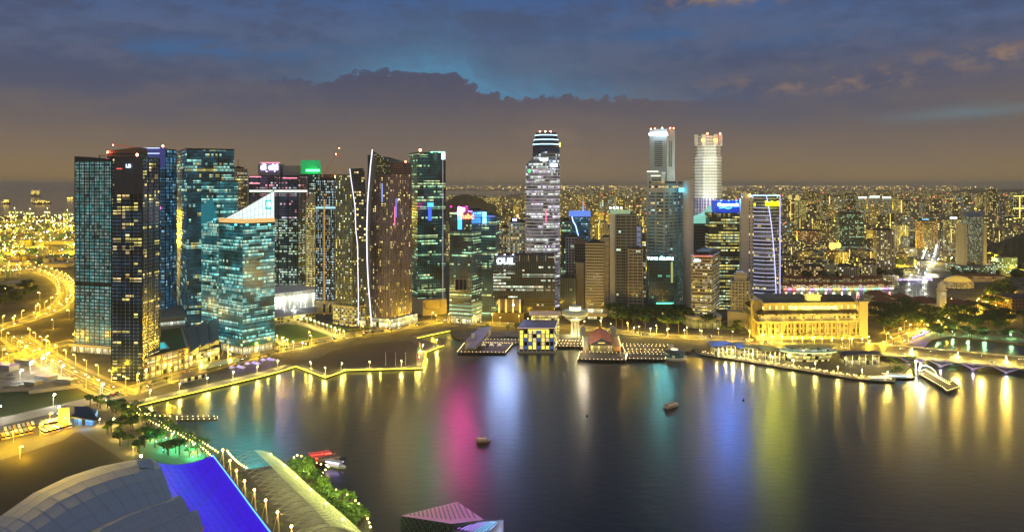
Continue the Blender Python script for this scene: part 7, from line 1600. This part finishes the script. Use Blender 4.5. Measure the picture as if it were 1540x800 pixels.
boat("dark low boat between the red boats and the rainbow one", 499, 694, R(30), 22, mat("dark_hull", (.03, .03, .04), .5), C_BR, (.6, .3, .1), .5)
boat("small boat outlined in white, violet and orange lights", 506, 702, R(-25), 17, C_WH, C_WH, (.6, .4, 1), 8)
boat("slender unlit wooden boat alone in the open bay", 1011, 612, R(40), 19, mat("pale_hull", (.6, .5, .42), .6), C_CR, (1, .6, .4), .5)
boat("low boat crossing the magenta reflection", 727, 665, R(2), 12, mat("tan_hull", (.45, .25, .2), .6), C_CR, (1, .5, .4), .8)
boat("dark work boat moored under the statue quay", 1352, 569, R(-8), 34, mat("dark_hull2", (.04, .04, .04), .5), C_WH, (.4, .8, 1), 3)
boat("white ferry at the quay near the flat dark canopy", 1325, 572, R(-6), 24, C_WH, C_WH, (.9, 1, 1), 2.5)
for x, y in ((883, 627), (1118, 603)):
    p = G(x, y, 0); t = thing("buoy", "tiny dark buoy floating in the %s" % ("middle of the open bay" if x < 900 else "blue reflection near the quay"), "buoy", p); m = MB(); m.ball((p.x, p.y, .6), 1.2); m.build("float", DARKM, t); m = MB(); m.tube([(p.x, p.y, 1), (p.x, p.y, 3.5)], [.4, .1], 5); m.build("marker", DARKM, t)
# visitor pavilion with a dark sail roof, blue glow inside
tv = thing("visitor_pavilion", "visitor building with dark slanting roof, beige tower and blue lit hall", "building", G(125, 640))
m = MB(); fp = gpoly([(112, 640), (141, 640), (147, 626), (116, 625)]); m.prism(fp, LAND, 8.5, vz=LAND); m.build("lit_hall", wm("blue_hall", bay=3, floor=7, lit=.9, mu=.05, lo=.05, hi=.9, st=1.6, run=0, ca=(.1, .4, 1), cb=(.5, .9, 1), wall=(.1, .15, .3)), tv)
m = MB(); q = gpoly([(84, 622), (112, 626), (150, 631), (134, 613), (100, 613)], 11); m.prism(q, 9.5, [11, 10.5, 10, 12, 12.5], True, True); m.build("slanting_roof", mat("navy_roof", (.02, .03, .07), .4, .3), tv)
m = MB(); p = G(98, 640); m.box((p.x + 1, p.y, 10), (9, 8, 16)); m.build("beige_tower", C_CR, tv)
m = MB(); p = G(89, 617, 12); m.ball((p.x, p.y, 14.5), 1.0); m.build("flood_lamp", glow("white_flood", (.75, .85, 1), 110), tv)
lamp_light("flood_light", (p.x, p.y - 4, 15), 9000, (.8, .9, 1), .6, tv); q = G(128, 645); lamp_light("hall_light", (q.x, q.y, 5), 3500, (.2, .5, 1), .5, tv)
# ------------------------------------------------------------------ street lamps
def lamp_kind(name, h, arm, ecol, es, power, col, double=False, r=.55):
    root = thing(name, "x", "street lamp", (0, 0, 0)); m = MB(); m.tube([(0, 0, 0), (0, 0, h)], [.22, .12], 5); c1 = m.build("pole", STEELW, root); ch = [c1]; subs = {}
    for s in ((-1, 1) if double else (1,)):
        m = MB(); m.tube([(0, 0, h), (s * arm * .5, 0, h + .8), (s * arm, 0, h + .7)], .1, 4); ch.append(m.build("arm", STEELW, root))
        m = MB(); m.ball((s * arm, 0, h + .5), r, sz=(r * 1.3, r, r * .7)); subs[ch[-1]] = [m.build("lamp_head", glow(name + "_glow", ecol, es), ch[-1])]
    l = bpy.data.lights.new(name + "_light", 'POINT'); l.energy = power; l.color = col; l.shadow_soft_size = .8; lo = bpy.data.objects.new(name + "_light", l); COL.objects.link(lo); lo.parent = root; lo.location = (arm if not double else 0, 0, h - .4); ch.append(lo)
    return Placer(proto(root, ch, subs))
SOD = (1, .60, .02)
LS = lamp_kind("street_lamp", 11, 2.2, (1, .72, .2), 28, 27000, SOD, r=.55)
LB = lamp_kind("bridge_lamp", 10, 5, (1, .75, .3), 18, 60000, (1, .68, .1), double=True)
LW = lamp_kind("plaza_lamp", 7, .8, (1, .92, .5), 22, 10500, (1, .74, .14), r=.55)
LC = lamp_kind("mast_lamp", 24, 2, (1, .9, .5), 70, 2200000, (1, .68, .015), r=1.6)
LH = lamp_kind("white_street_lamp", 11, 2, (.95, 1, .9), 60, 14000, (.95, .95, .8), r=.7)
def row(P, pl, gap, off, label, group, start=10, sc=1, both=False):
    Np = P if isinstance(P[0], Vector) else smoothline([G(x, y) for x, y in P], 8); N = normals(Np)
    for sgn in ((1, -1) if both else (1,)):
        Q = [p + n * off * sgn for p, n in zip(Np, N)]
        for p, h in along(Q, gap, start if sgn > 0 else start + gap / 2):
            px = CX + F * p.x / p.y
            if -20 < px < 1560 and p.y > 380: pl((p.x, p.y, LAND), h + (math.pi / 2 if sgn < 0 else -math.pi / 2), sc, label, group)
row(EXP, LS, 48, 14.5, "tall sodium street lamp on the curving expressway", "expressway lamps", both=True)
row(EXP2, LS, 60, 9, "tall sodium street lamp on the slip road", "slip road lamps")
row(AV, LS, 36, 14.5, "tall sodium street lamp on the wide avenue before the dark slab", "avenue lamps", both=True)
row(AV2, LS, 40, 11, "tall sodium street lamp at the road junction", "junction lamps", both=True)
row(WF, LS, 42, 11.5, "sodium street lamp on the waterfront road", "waterfront road lamps", both=True)
row(CQ, LS, 40, 11, "sodium street lamp on the quay road", "quay road lamps", both=True)
row(NB, LS, 42, 10, "sodium street lamp on the road past the civic trees", "civic road lamps", both=True)
row(HS, LH, 90, 14, "white street lamp on the far street by the roundabout", "far street lamps", both=True)
row(WP, LH, 45, 7.5, "white street lamp on the pale road beside the lawn", "pale road lamps", start=12)
a_, d_, n__, L__, Wd_ = BR
row([a_ + d_ * s + n__ * 30 for s in range(-10, int(L__), 10)], LB, 46, 0, "double-armed lamp on the bridge median", "bridge lamps", start=12)
for s in range(0, int(L__), 23): lamp_light("deck_light", a_ + d_ * s + n__ * 8 + Vector((0, 0, 9)), 75000, (1, .70, .12), .8)
row(PRW, LW, 30, 13, "white-globed lamp post on the waterfront promenade", "promenade lamps")
row(PRW2, LW, 34, 6, "white-globed lamp post on the event lawn quay", "event quay lamps")
row([(410, 487), (446, 482), (520, 507)], LW, 14, 0, "bright lamp post edging the green lawn", "green lawn lamps", start=5)
row([(392, 503), (440, 522), (455, 524)], LW, 16, 0, "bright lamp post on the road side of the green lawn", "road side lawn lamps", start=5)
row(PRW4, LW, 24, 12, "lamp post along the canopied restaurant quay", "restaurant quay lamps")
row([(1135, 512), (1200, 516), (1300, 518)], LW, 12, 0, "lamp post among palms before the colonnaded hotel", "hotel palm lamps", start=3)
row([(940, 500), (1000, 503), (1060, 506)], LW, 22, 0, "lamp post under the dark quay trees", "quay tree lamps")
for x, y in ((20, 665), (60, 655), (95, 645), (30, 690), (-10, 680), (75, 638), (110, 632)): LS(G(x, y), 0, .8, "sodium lamp over the crowded coach park", "coach park lamps")
for x, y in ((10, 655), (45, 648), (80, 655), (5, 678), (50, 672)): lamp_light("coach_park_light", G(x, y) + Vector((0, 0, 9)), 7000, SOD, .8)
for x, y in ((160, 612), (190, 622), (205, 636), (150, 640), (175, 660), (200, 680), (225, 660), (258, 664), (290, 680), (170, 640)): LW(G(x, y), x, .8, "warm lamp post among the garden trees by the green lawn", "garden lamp posts")  # posts added to lift the dark garden trees
for x, y in ((30, 410), (0, 415), (10, 445), (60, 452), (100, 462), (60, 470), (20, 490), (104, 480), (80, 495)): LS(G(x, y), x, 1.2, "sodium lamp in the yard around the expressway loop", "yard lamps")
for x, y in ((62, 556), (45, 562), (70, 548), (30, 575), (92, 568)): LH(G(x, y), 0, 1.1, "white work lamp on the building plot", "building plot lamps")
for x, y in ((420, 455), (432, 462), (446, 455), (455, 466), (425, 472), (465, 458), (440, 476)): LH(G(x, y), 0, 1.3, "white floodlight at the glowing white hall", "hall floodlights")
for x, y in ((1396, 392), (1410, 398), (1420, 388), (1405, 404), (1430, 396), (1388, 385)): LH(G(x, y), 0, 1.2, "bright white lamp at the distant busy junction", "busy junction lamps")
# port and its gantry cranes
for x, y in ((10, 350), (45, 355), (80, 350), (105, 352), (20, 372), (60, 378), (98, 372), (5, 392), (40, 330), (90, 335), (255, 330), (258, 360), (252, 395), (15, 333), (70, 362), (110, 385)): LC(G(x, y), 0, 1.3, "very bright high-mast lamp in the container port", "port mast lamps")
for x, y in ((235, 665), (250, 660), (262, 672), (280, 672), (270, 682), (300, 685), (290, 688), (245, 678)):
    p = G(x, y); t = thing("garden_light", "small green light in the palm garden", "lamp", p, "green garden lights"); m = MB(); m.ball((p.x, p.y, LAND + 1), .35); m.build("lamp", glow("green_garden_glow", (.2, 1, .6), 14, False), t); m = MB(); m.tube([p, p + Vector((0, 0, .8))], .1, 4); m.build("post", DARKM, t); lamp_light("garden_glow", p + Vector((0, 0, 5)), 8000, (.05, 1, .4), .6, t)

# ------------------------------------------------------------------ trees
BARK = mat("bark", (.12, .09, .06), .9)
def leafmat(n, c): 
    m = bpy.data.materials.new(n); b = principled(m); nt = m.node_tree; V.nt = nt; g = nt.nodes.new('ShaderNodeNewGeometry'); nz = vnoise(g.outputs['Position'], .5, 3, .6)
    nt.links.new(vmix(vsmooth(nz, .35, .65), tuple(x * .55 for x in c), tuple(x * 1.5 for x in c)), b.inputs['Base Color']); b.inputs['Roughness'].default_value = .6; b.inputs['Transmission Weight'].default_value = 0; return m
LF1, LF2, LF3 = leafmat("leaf_green", (.07, .13, .03)), leafmat("leaf_dark", (.035, .07, .02)), leafmat("leaf_bright", (.12, .2, .03))
def tree_proto(name, kind, h, r, lm, seed):
    rnd = random.Random(seed); root = thing(name, "x", "tree", (0, 0, 0)); m = MB()
    if kind == 'palm':
        m.tube([(0, 0, 0), (.2, 0, h * .5), (0, 0, h)], [.3, .2, .18], 5); c1 = m.build("trunk", BARK, root); m = MB()
        for k in range(13):
            a = 2 * math.pi * k / 13 + rnd.uniform(-.1, .1); up = rnd.uniform(.1, .9); d = Vector((math.cos(a), math.sin(a), 0)); s = Vector((-d.y, d.x, 0)) * .45; P = [Vector((0, 0, h)), Vector((0, 0, h)) + d * r * .5 + Vector((0, 0, up * 1.2)), Vector((0, 0, h)) + d * r + Vector((0, 0, -1.6 + up * 1.6))]
            m.face([P[0] - s * .3, P[0] + s * .3, P[1] + s, P[1] - s]); m.face([P[1] - s, P[1] + s, P[2] + s * .3, P[2] - s * .3])
        c2 = m.build("fronds", lm, root)
    else:
        flat = .42 if kind == 'wide' else .8; cz = h - r * flat * .8
        m.tube([(0, 0, 0), (.1, .1, cz - r * flat * .5)], [.45, .28], 6)
        clumps = []
        for k in range(15 if kind == 'wide' else 11):
            a = rnd.uniform(0, 6.28); q = math.sqrt(rnd.random()) * r * .75; c = Vector((q * math.cos(a), q * math.sin(a), cz + rnd.uniform(-.4, .6) * r * flat * (1 - q / r * .5))); clumps.append((c, r * rnd.uniform(.26, .42)))
            if k < 6: m.tube([(.1, .1, cz - r * flat * .55), tuple(c)], [.2, .07], 4)
        c1 = m.build("trunk", BARK, root); m = MB()
        for c, cr_ in clumps:
            for j in range(46):
                v = Vector((rnd.gauss(0, 1), rnd.gauss(0, 1), rnd.gauss(0, 1))).normalized() * cr_ * rnd.uniform(.5, 1.08); v.z *= .7; p = c + v
                n_ = (v.normalized() + Vector((rnd.uniform(-.7, .7), rnd.uniform(-.7, .7), rnd.uniform(-.3, .7)))).normalized(); t1 = n_.cross(Vector((0, 0, 1)) if abs(n_.z) < .9 else Vector((1, 0, 0))).normalized(); t2 = n_.cross(t1); s = rnd.uniform(.35, .75) * (r / 5) ** .5
                m.face([p + t1 * s, p + t2 * s * .8, p - t1 * s, p - t2 * s * .8])
        c2 = m.build("crown", lm, root)
    return Placer(proto(root, [c1, c2]))
TR = {'round': [tree_proto("garden_tree", 'round', 9, 4.2, LF1, 1), tree_proto("garden_tree", 'round', 8, 3.6, LF3, 2)], 'wide': [tree_proto("rain_tree", 'wide', 15, 10.5, LF2, 3), tree_proto("rain_tree", 'wide', 13, 8.5, LF2, 4)], 'palm': [tree_proto("palm_tree", 'palm', 10, 3.6, LF1, 5), tree_proto("palm_tree", 'palm', 8, 3.4, LF3, 6)]}
rt = random.Random(99)
def plant(kind, p, sc, label, group): rt_ = rt.choice(TR[kind]); rt_((p.x, p.y, LAND), rt.uniform(0, 6.28), sc * rt.uniform(.8, 1.2), label, group)
def treerow(kind, pts, gap, sc, label, group, jit=1.5):
    P = smoothline([G(x, y) for x, y in pts], 6) if not isinstance(pts[0], Vector) else pts
    for p, h in along(P, gap, 4): plant(kind, p + Vector((rt.uniform(-jit, jit), rt.uniform(-jit, jit), 0)), sc, label, group)
def inpoly(x, y, poly):
    c = False; j = len(poly) - 1
    for i in range(len(poly)):
        if (poly[i][1] > y) != (poly[j][1] > y) and x < (poly[j][0] - poly[i][0]) * (y - poly[i][1]) / (poly[j][1] - poly[i][1]) + poly[i][0]: c = not c
        j = i
    return c
def grove(kind, poly, n, sc, label, group):
    W_ = gpoly(poly); xs_ = [p[0] for p in W_]; ys_ = [p[1] for p in W_]; k = 0; pts = []; tries = 0
    while k < n and tries < n * 40:
        tries += 1; x, y = rt.uniform(min(xs_), max(xs_)), rt.uniform(min(ys_), max(ys_))
        if inpoly(x, y, W_) and all((x - a) ** 2 + (y - c) ** 2 > (2.6 * sc * (2 if kind == 'wide' else 1)) ** 2 for a, c in pts): pts.append((x, y)); plant(kind, Vector((x, y, 0)), sc, label, group); k += 1
for x, y in ((450, 715), (462, 728), (472, 722), (482, 742), (496, 750), (498, 765), (515, 768), (528, 785), (535, 772), (545, 800), (442, 705)): lamp_light("tree_uplight", G(x, y) + Vector((0, 0, 14)), 5200, (.9, 1, .25), .5)  # unseen lights added above the crowns to brighten the tree strip
grove('round', [(432, 708), (470, 706), (482, 726), (505, 745), (538, 772), (555, 808), (540, 812), (500, 780), (460, 738)], 62, 1.0, "bushy green tree in the lit strip beside the arched shelter", "trees beside the arched shelter")
grove('palm', [(440, 715), (480, 728), (545, 790), (520, 795), (470, 748)], 18, .8, "small palm among the bushy trees beside the arched shelter", "palms beside the arched shelter")
grove('palm', [(205, 625), (240, 645), (290, 668), (325, 690), (300, 690), (250, 662), (200, 632)], 40, 1.15, "slender palm between the two strings of globe lamps", "garden palms")
treerow('palm', [(337, 700), (352, 722), (372, 748), (400, 778), (425, 805)], 7, .6, "short palm below the edge of the blue roof", "palms below the blue roof")
treerow('round', [(133, 610), (165, 616), (190, 630), (205, 642)], 6.5, 1.15, "dense tree in the double row by the visitor building", "visitor garden trees")
treerow('round', [(150, 606), (178, 612), (200, 622), (222, 640)], 8, .9, "dense tree in the double row by the visitor building", "visitor garden trees")
grove('round', [(150, 640), (200, 640), (300, 690), (230, 692), (190, 680), (160, 655)], 26, 1.15, "round tree standing over the green lit garden", "green garden trees")
treerow('round', [(200, 590), (260, 574), (330, 556), (400, 538), (440, 528), (520, 512), (600, 499)], 15, .65, "small clipped tree on the waterfront road verge", "verge trees", 2.5)
treerow('round', [(380, 508), (420, 524), (440, 530)], 7, .6, "small tree around the green lawn", "lawn trees")
treerow('round', [(448, 481), (520, 500), (560, 496)], 7, .7, "small tree around the green lawn", "lawn trees")
treerow('palm', [(1140, 508), (1200, 512), (1300, 515)], 7.5, .9, "palm in the row before the colonnaded hotel", "hotel palms")
grove('wide', [(920, 478), (1040, 480), (1068, 496), (1000, 501), (915, 494)], 30, 1.35, "broad dark tree massed behind the red gabled hall", "quay trees")
grove('round', [(1085, 475), (1130, 482), (1130, 503), (1085, 505)], 12, 1.2, "tree lit yellow from below between bank and hotel", "yellow lit trees")
grove('wide', [(1330, 478), (1400, 462), (1470, 468), (1545, 486), (1545, 506), (1440, 502), (1400, 500), (1340, 492)], 70, 1.3, "broad dark rain tree in the civic park by the river", "civic park trees")
grove('wide', [(1290, 470), (1340, 470), (1350, 500), (1318, 508), (1305, 490)], 14, 1.15, "dark tree between the hotel and the white-walled hall", "hotel side trees")
grove('wide', [(1480, 440), (1545, 430), (1545, 470), (1490, 470)], 16, 1.4, "dark tree on the slope beyond the civic road", "slope trees")
grove('wide', [(1395, 497), (1470, 503), (1545, 508), (1545, 514), (1470, 510), (1398, 506)], 22, .75, "low dark tree leaning over the far bank behind the bridge", "far bank trees")
grove('round', [(1335, 548), (1372, 545), (1372, 560), (1350, 568), (1330, 562)], 12, 1.0, "tree on the little park before the statue", "statue park trees")
grove('wide', [(-10, 440), (50, 432), (74, 448), (40, 470), (-10, 478)], 16, 1.2, "dark tree inside the expressway loop", "loop trees")
grove('round', [(690, 486), (730, 492), (790, 492), (780, 500), (700, 500)], 8, .9, "small tree by the lobby of the neon block", "lobby trees")

# ------------------------------------------------------------------ vehicles
def car_proto(name, L_, Wd, Hh, paint, bus=False):
    root = thing(name, "x", "coach" if bus else "car", (0, 0, 0)); l, w = L_ / 2, Wd / 2; m = MB()
    m.prism([(-l, -w), (l * .9, -w), (l, -w * .8), (l, w * .8), (l * .9, w), (-l, w)], .35, Hh * (.62 if not bus else .45))
    c = [m.build("body", paint, root)]; m = MB(); fa = [(-l * .8, -w * .94), (l * .45, -w * .94), (l * .45, w * .94), (-l * .8, w * .94)]
    if bus: fa = [(-l * .99, -w * .98), (l * .97, -w * .98), (l * .97, w * .98), (-l * .99, w * .98)]
    m.frus(fa, Hh * (.6 if not bus else .45), offset(fa, -.25 if not bus else -.02), Hh * (.97 if not bus else .82)); c.append(m.build("windows", GL_BLACK, root))
    m = MB(); m.prism(offset(fa, -.26), Hh * (.95 if not bus else .8), Hh); c.append(m.build("roof", paint, root))
    for sx in (-.62, .62):
        for sy in (-1, 1): m = MB(); m.tube([(sx * l, sy * w * .7, .38), (sx * l, sy * w * 1.02, .38)], .38, 8); c.append(m.build("wheel", DARKM, root))
    for sy in (-.7, .7):
        m = MB(); m.box((l + .02, sy * w, .7), (.12, .35, .25)); c.append(m.build("headlight", glow("headlight_glow", (1, .95, .8), 25, False), root)); m = MB(); m.box((-l - .02, sy * w, .75), (.1, .35, .25)); c.append(m.build("tail_light", glow("tail_glow", (1, .08, .04), 8, False), root))
    return Placer(proto(root, c))
CARS = [(n, car_proto("car", 4.5, 1.85, 1.5, mat("car_" + n, c, .3, .1, var=0))) for n, c in (("white", (.75, .75, .75)), ("black", (.03, .03, .03)), ("silver", (.45, .46, .48)), ("red", (.4, .03, .03)), ("blue", (.04, .12, .35)))]
COACH = [(n, car_proto("coach", 11.5, 2.55, 3.3, mat("coach_" + n, c, .35, var=0), True)) for n, c in (("white", (.7, .7, .68)), ("yellow", (.65, .42, .05)), ("grey", (.3, .3, .32)))]
def traffic(P, off, gap, road_, rv=False, z=LAND + .3):
    N = normals(P); Q = [p + n * off for p, n in zip(P, N)]
    for p, h in along(Q, gap, rt.uniform(0, gap)):
        px = CX + F * p.x / p.y
        if not (-10 < px < 1550): continue
        p = p + Vector((math.cos(h), math.sin(h), 0)) * rt.uniform(-gap * .3, gap * .3); n, pl = rt.choice(CARS); pl((p.x, p.y, z), h + (math.pi if rv else 0), 1, "%s car driving on the %s" % (n, road_), "%s cars on the %s" % (n, road_))
for P, nm, o in ((EXP, "curving expressway", 6), (WF, "waterfront road", 5), (AV, "wide avenue", 6), (CQ, "quay road", 5), (NB, "civic road", 4)):
    traffic(P, o, 45, nm); traffic(P, -o, 45, nm, True)
traffic([a_ + d_ * s + n__ * 12 for s in range(-10, int(L__), 10)], 0, 40, "bridge", False, 9.12); traffic([a_ + d_ * s + n__ * 45 for s in range(-10, int(L__), 10)], 0, 40, "bridge", True, 9.12)
k = 0
for r_, (y0, y1, x0, x1) in enumerate(((640, 650, 8, 56), (648, 659, 4, 52), (634, 640, 62, 100), (640, 652, 66, 108))):
    n = 7
    for i in range(n):
        s = i / n; x, y = x0 + (x1 - x0) * s, y1 + (y0 - y1) * s; nm, pl = COACH[(i * 2 + r_) % 3]; e_ = G(x1, y0) - G(x0, y1); pl(G(x, y) + Vector((0, 0, .1)), math.atan2(e_.y, e_.x) + R(75), 1, "%s coach parked in the coach park by the visitor building" % nm, "%s parked coaches" % nm)
# sheds, containers and spoil on the building plot
for i, (x, y, w_, d2, h, lab, mt) in enumerate(((8, 556, 26, 12, 6, "long shed with a violet-blue lit roof on the building plot", mat("violet_roof", (.08, .06, .35), .5, 0, (.1, .08, .8), .25)), (38, 548, 22, 9, 5, "low blue-roofed site office beside the junction", mat("blue_roof", (.05, .08, .3), .5)), (70, 570, 18, 12, 4, "tan roofed workshop under the white work lamps", C_BG), (100, 575, 20, 8, 3.5, "flat grey site store at the plot's end", C_GR), (50, 578, 14, 9, 3, "small grey cabin among the spoil heaps", C_GR))):
    p = G(x, y); t = thing("site_shed", lab, "shed", p); m = MB(); m.box((p.x, p.y, LAND + h / 2), (w_, d2, h), R(-20)); m.build("wall", C_GR, t); m = MB(); m.box((p.x, p.y, LAND + h + .2), (w_ + 1.4, d2 + 1.4, .5), R(-20)); m.build("roof", mt, t)
fence = thing("hoarding", "pale hoarding wall along the edge of the building plot", "fence", G(40, 592)); P = smoothline([G(x, y) for x, y in ((-20, 592), (0, 590), (42, 588), (44, 592), (124, 582))], 8); m = MB(); strip(m, P, 0, .4, LAND, 3.2); m.build("hoarding_panel", CONC, fence)
for k in range(14):
    p = G(rt.uniform(0, 105), rt.uniform(562, 582)); t = thing("spoil_heap", "low heap of excavated soil on the building plot", "soil heap", p, "soil heaps on the plot"); m = MB(); m.ball((p.x, p.y, LAND), 1, sz=(rt.uniform(4, 8), rt.uniform(3, 6), rt.uniform(1.2, 2.6)), n=8, m=6); m.build("soil", MATS["plot_soil"], t)
# flagpoles on the event lawn and in the square
for x in (580, 595, 610): p = G(x, 550); t = thing("flagpole", "slim pole standing on the front edge of the brown event lawn", "flagpole", p, "event lawn poles"); m = MB(); m.tube([p, p + Vector((0, 0, 14))], [.25, .12], 5); m.build("pole", MASTW, t); m = MB(); m.ball(p + Vector((0, 0, 14.2)), .3); m.build("finial", STEELW, t)
for i, (x, y, c) in enumerate(((627, 549, (.6, .1, .08)), (628, 540, (.1, .5, .3)), (630, 532, (.6, .45, .1)), (628, 545, (.5, .5, .5)))): p = G(x, y); t = thing("banner_pole", "%s banner on a pole at the corner of the event lawn" % ("red", "green", "orange", "grey")[i], "banner", p); m = MB(); m.tube([p, p + Vector((0, 0, 14))], .15, 5); m.build("pole", STEELW, t); m = MB(); m.box(p + Vector((1.1, 0, 9)), (2, .1, 8)); m.build("banner", mat("banner_%d" % i, c, .7), t)

for i, (x, y) in enumerate(((357, 557), (380, 551), (403, 545.5))):
    p = G(x, y); t = thing("promenade_canopy", "cluster of pale fabric canopies lit blue on the promenade, %s of three" % ("nearest the kiosk", "middle", "nearest the lawn")[i], "canopy", p)
    for k in range(3):
        q = p + Vector((k * 6 - 6, (k % 2) * 5, 0)); m = MB(); m.frus([(q.x + 3.4 * math.cos(a * .785), q.y + 3.4 * math.sin(a * .785)) for a in range(8)], LAND + 3, [(q.x + .2 * math.cos(a * .785), q.y + .2 * math.sin(a * .785)) for a in range(8)], LAND + 5.2); m.build("canopy_roof", mat("blue_fabric", (.5, .5, .7), .7, 0, (.25, .2, .9), .25), t); m = MB(); m.tube([(q.x, q.y, LAND), (q.x, q.y, LAND + 4.8)], .15, 5); m.build("pole", STEELW, t)  # blue light on the pale cloth is put into colour and emission
    lamp_light("canopy_light", p + Vector((0, -3, 5)), 3500, (.3, .25, 1), .5, t)
low_hall("kiosk", "brown roofed kiosk with lit glass on the promenade near the junction", "kiosk", [(271, 577), (311, 568), (309, 563), (270, 571)], 7, WARMLIT, C_BR)
for i, (x, y) in enumerate(((1400, 480), (1380, 487), (1412, 474), (1445, 470), (1470, 462), (1488, 455), (1360, 495), (1430, 460), (1350, 480), (1500, 470), (1520, 480), (1330, 500))): LS(G(x, y), i, 1.0, "sodium lamp glowing among the civic park trees", "civic park lamps")
for i, (x, y) in enumerate(((1390, 503), (1410, 501), (1432, 503), (1455, 504), (1480, 507), (1520, 508))): p = G(x, y); t = thing("park_light", "small green-white light under the riverside park trees", "lamp", p, "riverside park lights"); m = MB(); m.tube([p, p + Vector((0, 0, 4))], .15, 5); m.build("post", DARKM, t); m = MB(); m.ball(p + Vector((0, 0, 4.4)), .6); m.build("lamp", glow("green_white_glow", (.5, 1, .75), 30), t); lamp_light("park_glow", p + Vector((0, -1, 5)), 11000, (.4, 1, .4), .5, t)
t = thing("footbridge", "short footbridge glowing violet between the trees at the river mouth", "bridge", G(1385, 505)); m = MB(); strip(m, [G(1372, 507), G(1395, 498)], 0, 5, 6, .8); m.build("deck", C_WH, t); m = MB(); m.tube([G(1372, 508, 7.5), G(1395, 499, 7.5)], .5, 4); m.build("violet_light", glow("violet_foot", (.15, .1, 1), 9), t); lamp_light("violet_lamp", G(1384, 506, 10), 16000, (.15, .1, 1), .6, t)

par0 = thing("parasol", "x", "parasol", (0, 0, 0)); m = MB(); m.frus([(1.7 * math.cos(a * .785), 1.7 * math.sin(a * .785)) for a in range(8)], 2.3, [(.1 * math.cos(a * .785), .1 * math.sin(a * .785)) for a in range(8)], 3.1); c1 = m.build("canopy", mat("parasol_cloth", (.6, .55, .42), .8), par0); m = MB(); m.tube([(0, 0, 0), (0, 0, 3)], .06, 4); c2 = m.build("pole", STEELW, par0); m = MB(); m.ball((0, 0, 1.9), .26, n=5, m=3); c3 = m.build("table_lamp", glow("table_lamp_glow", (1, .7, .25), 22, False), par0)
PAR = Placer(proto(par0, [c1, c2, c3]))
for pts, gap, off, z, lab, grp in ((PRW4, 6.5, 5, LAND, "pale parasol with a table lamp on the canopied restaurant quay", "quay parasols"), (PRW4, 7.5, 9, LAND, "pale parasol with a table lamp on the canopied restaurant quay", "quay parasols"), ([G(x, y, 4) for x, y in ((942, 527), (1005, 528))], 5, 0, 4, "parasol on the crowded terrace by the round pavilion", "terrace parasols"), ([G(x, y, 4) for x, y in ((940, 522), (1008, 523))], 5, 0, 4, "parasol on the crowded terrace by the round pavilion", "terrace parasols"), ([G(x, y, 3) for x, y in ((838, 518), (879, 519))], 4, 0, 3, "parasol on the dining deck beside the round lookout", "dining deck parasols"), ([G(x, y, 3) for x, y in ((840, 514), (880, 515))], 4, 0, 3, "parasol on the dining deck beside the round lookout", "dining deck parasols")):
    N = normals(pts)
    for p, h in along([p + n * off for p, n in zip(pts, N)], gap, 3): PAR((p.x, p.y + rt.uniform(-1, 1), z), 0, 1, lab, grp)
for p, h in along([G(x, y, 4) for x, y in ((942, 525), (1005, 526))], 14, 4): lamp_light("terrace_light", (p.x, p.y, 8), 1500, (1, .75, .3), .4)
for p, h in along([G(x, y, 3) for x, y in ((840, 516), (880, 517))], 14, 4): lamp_light("terrace_light", (p.x, p.y, 7), 1500, (1, .75, .3), .4)
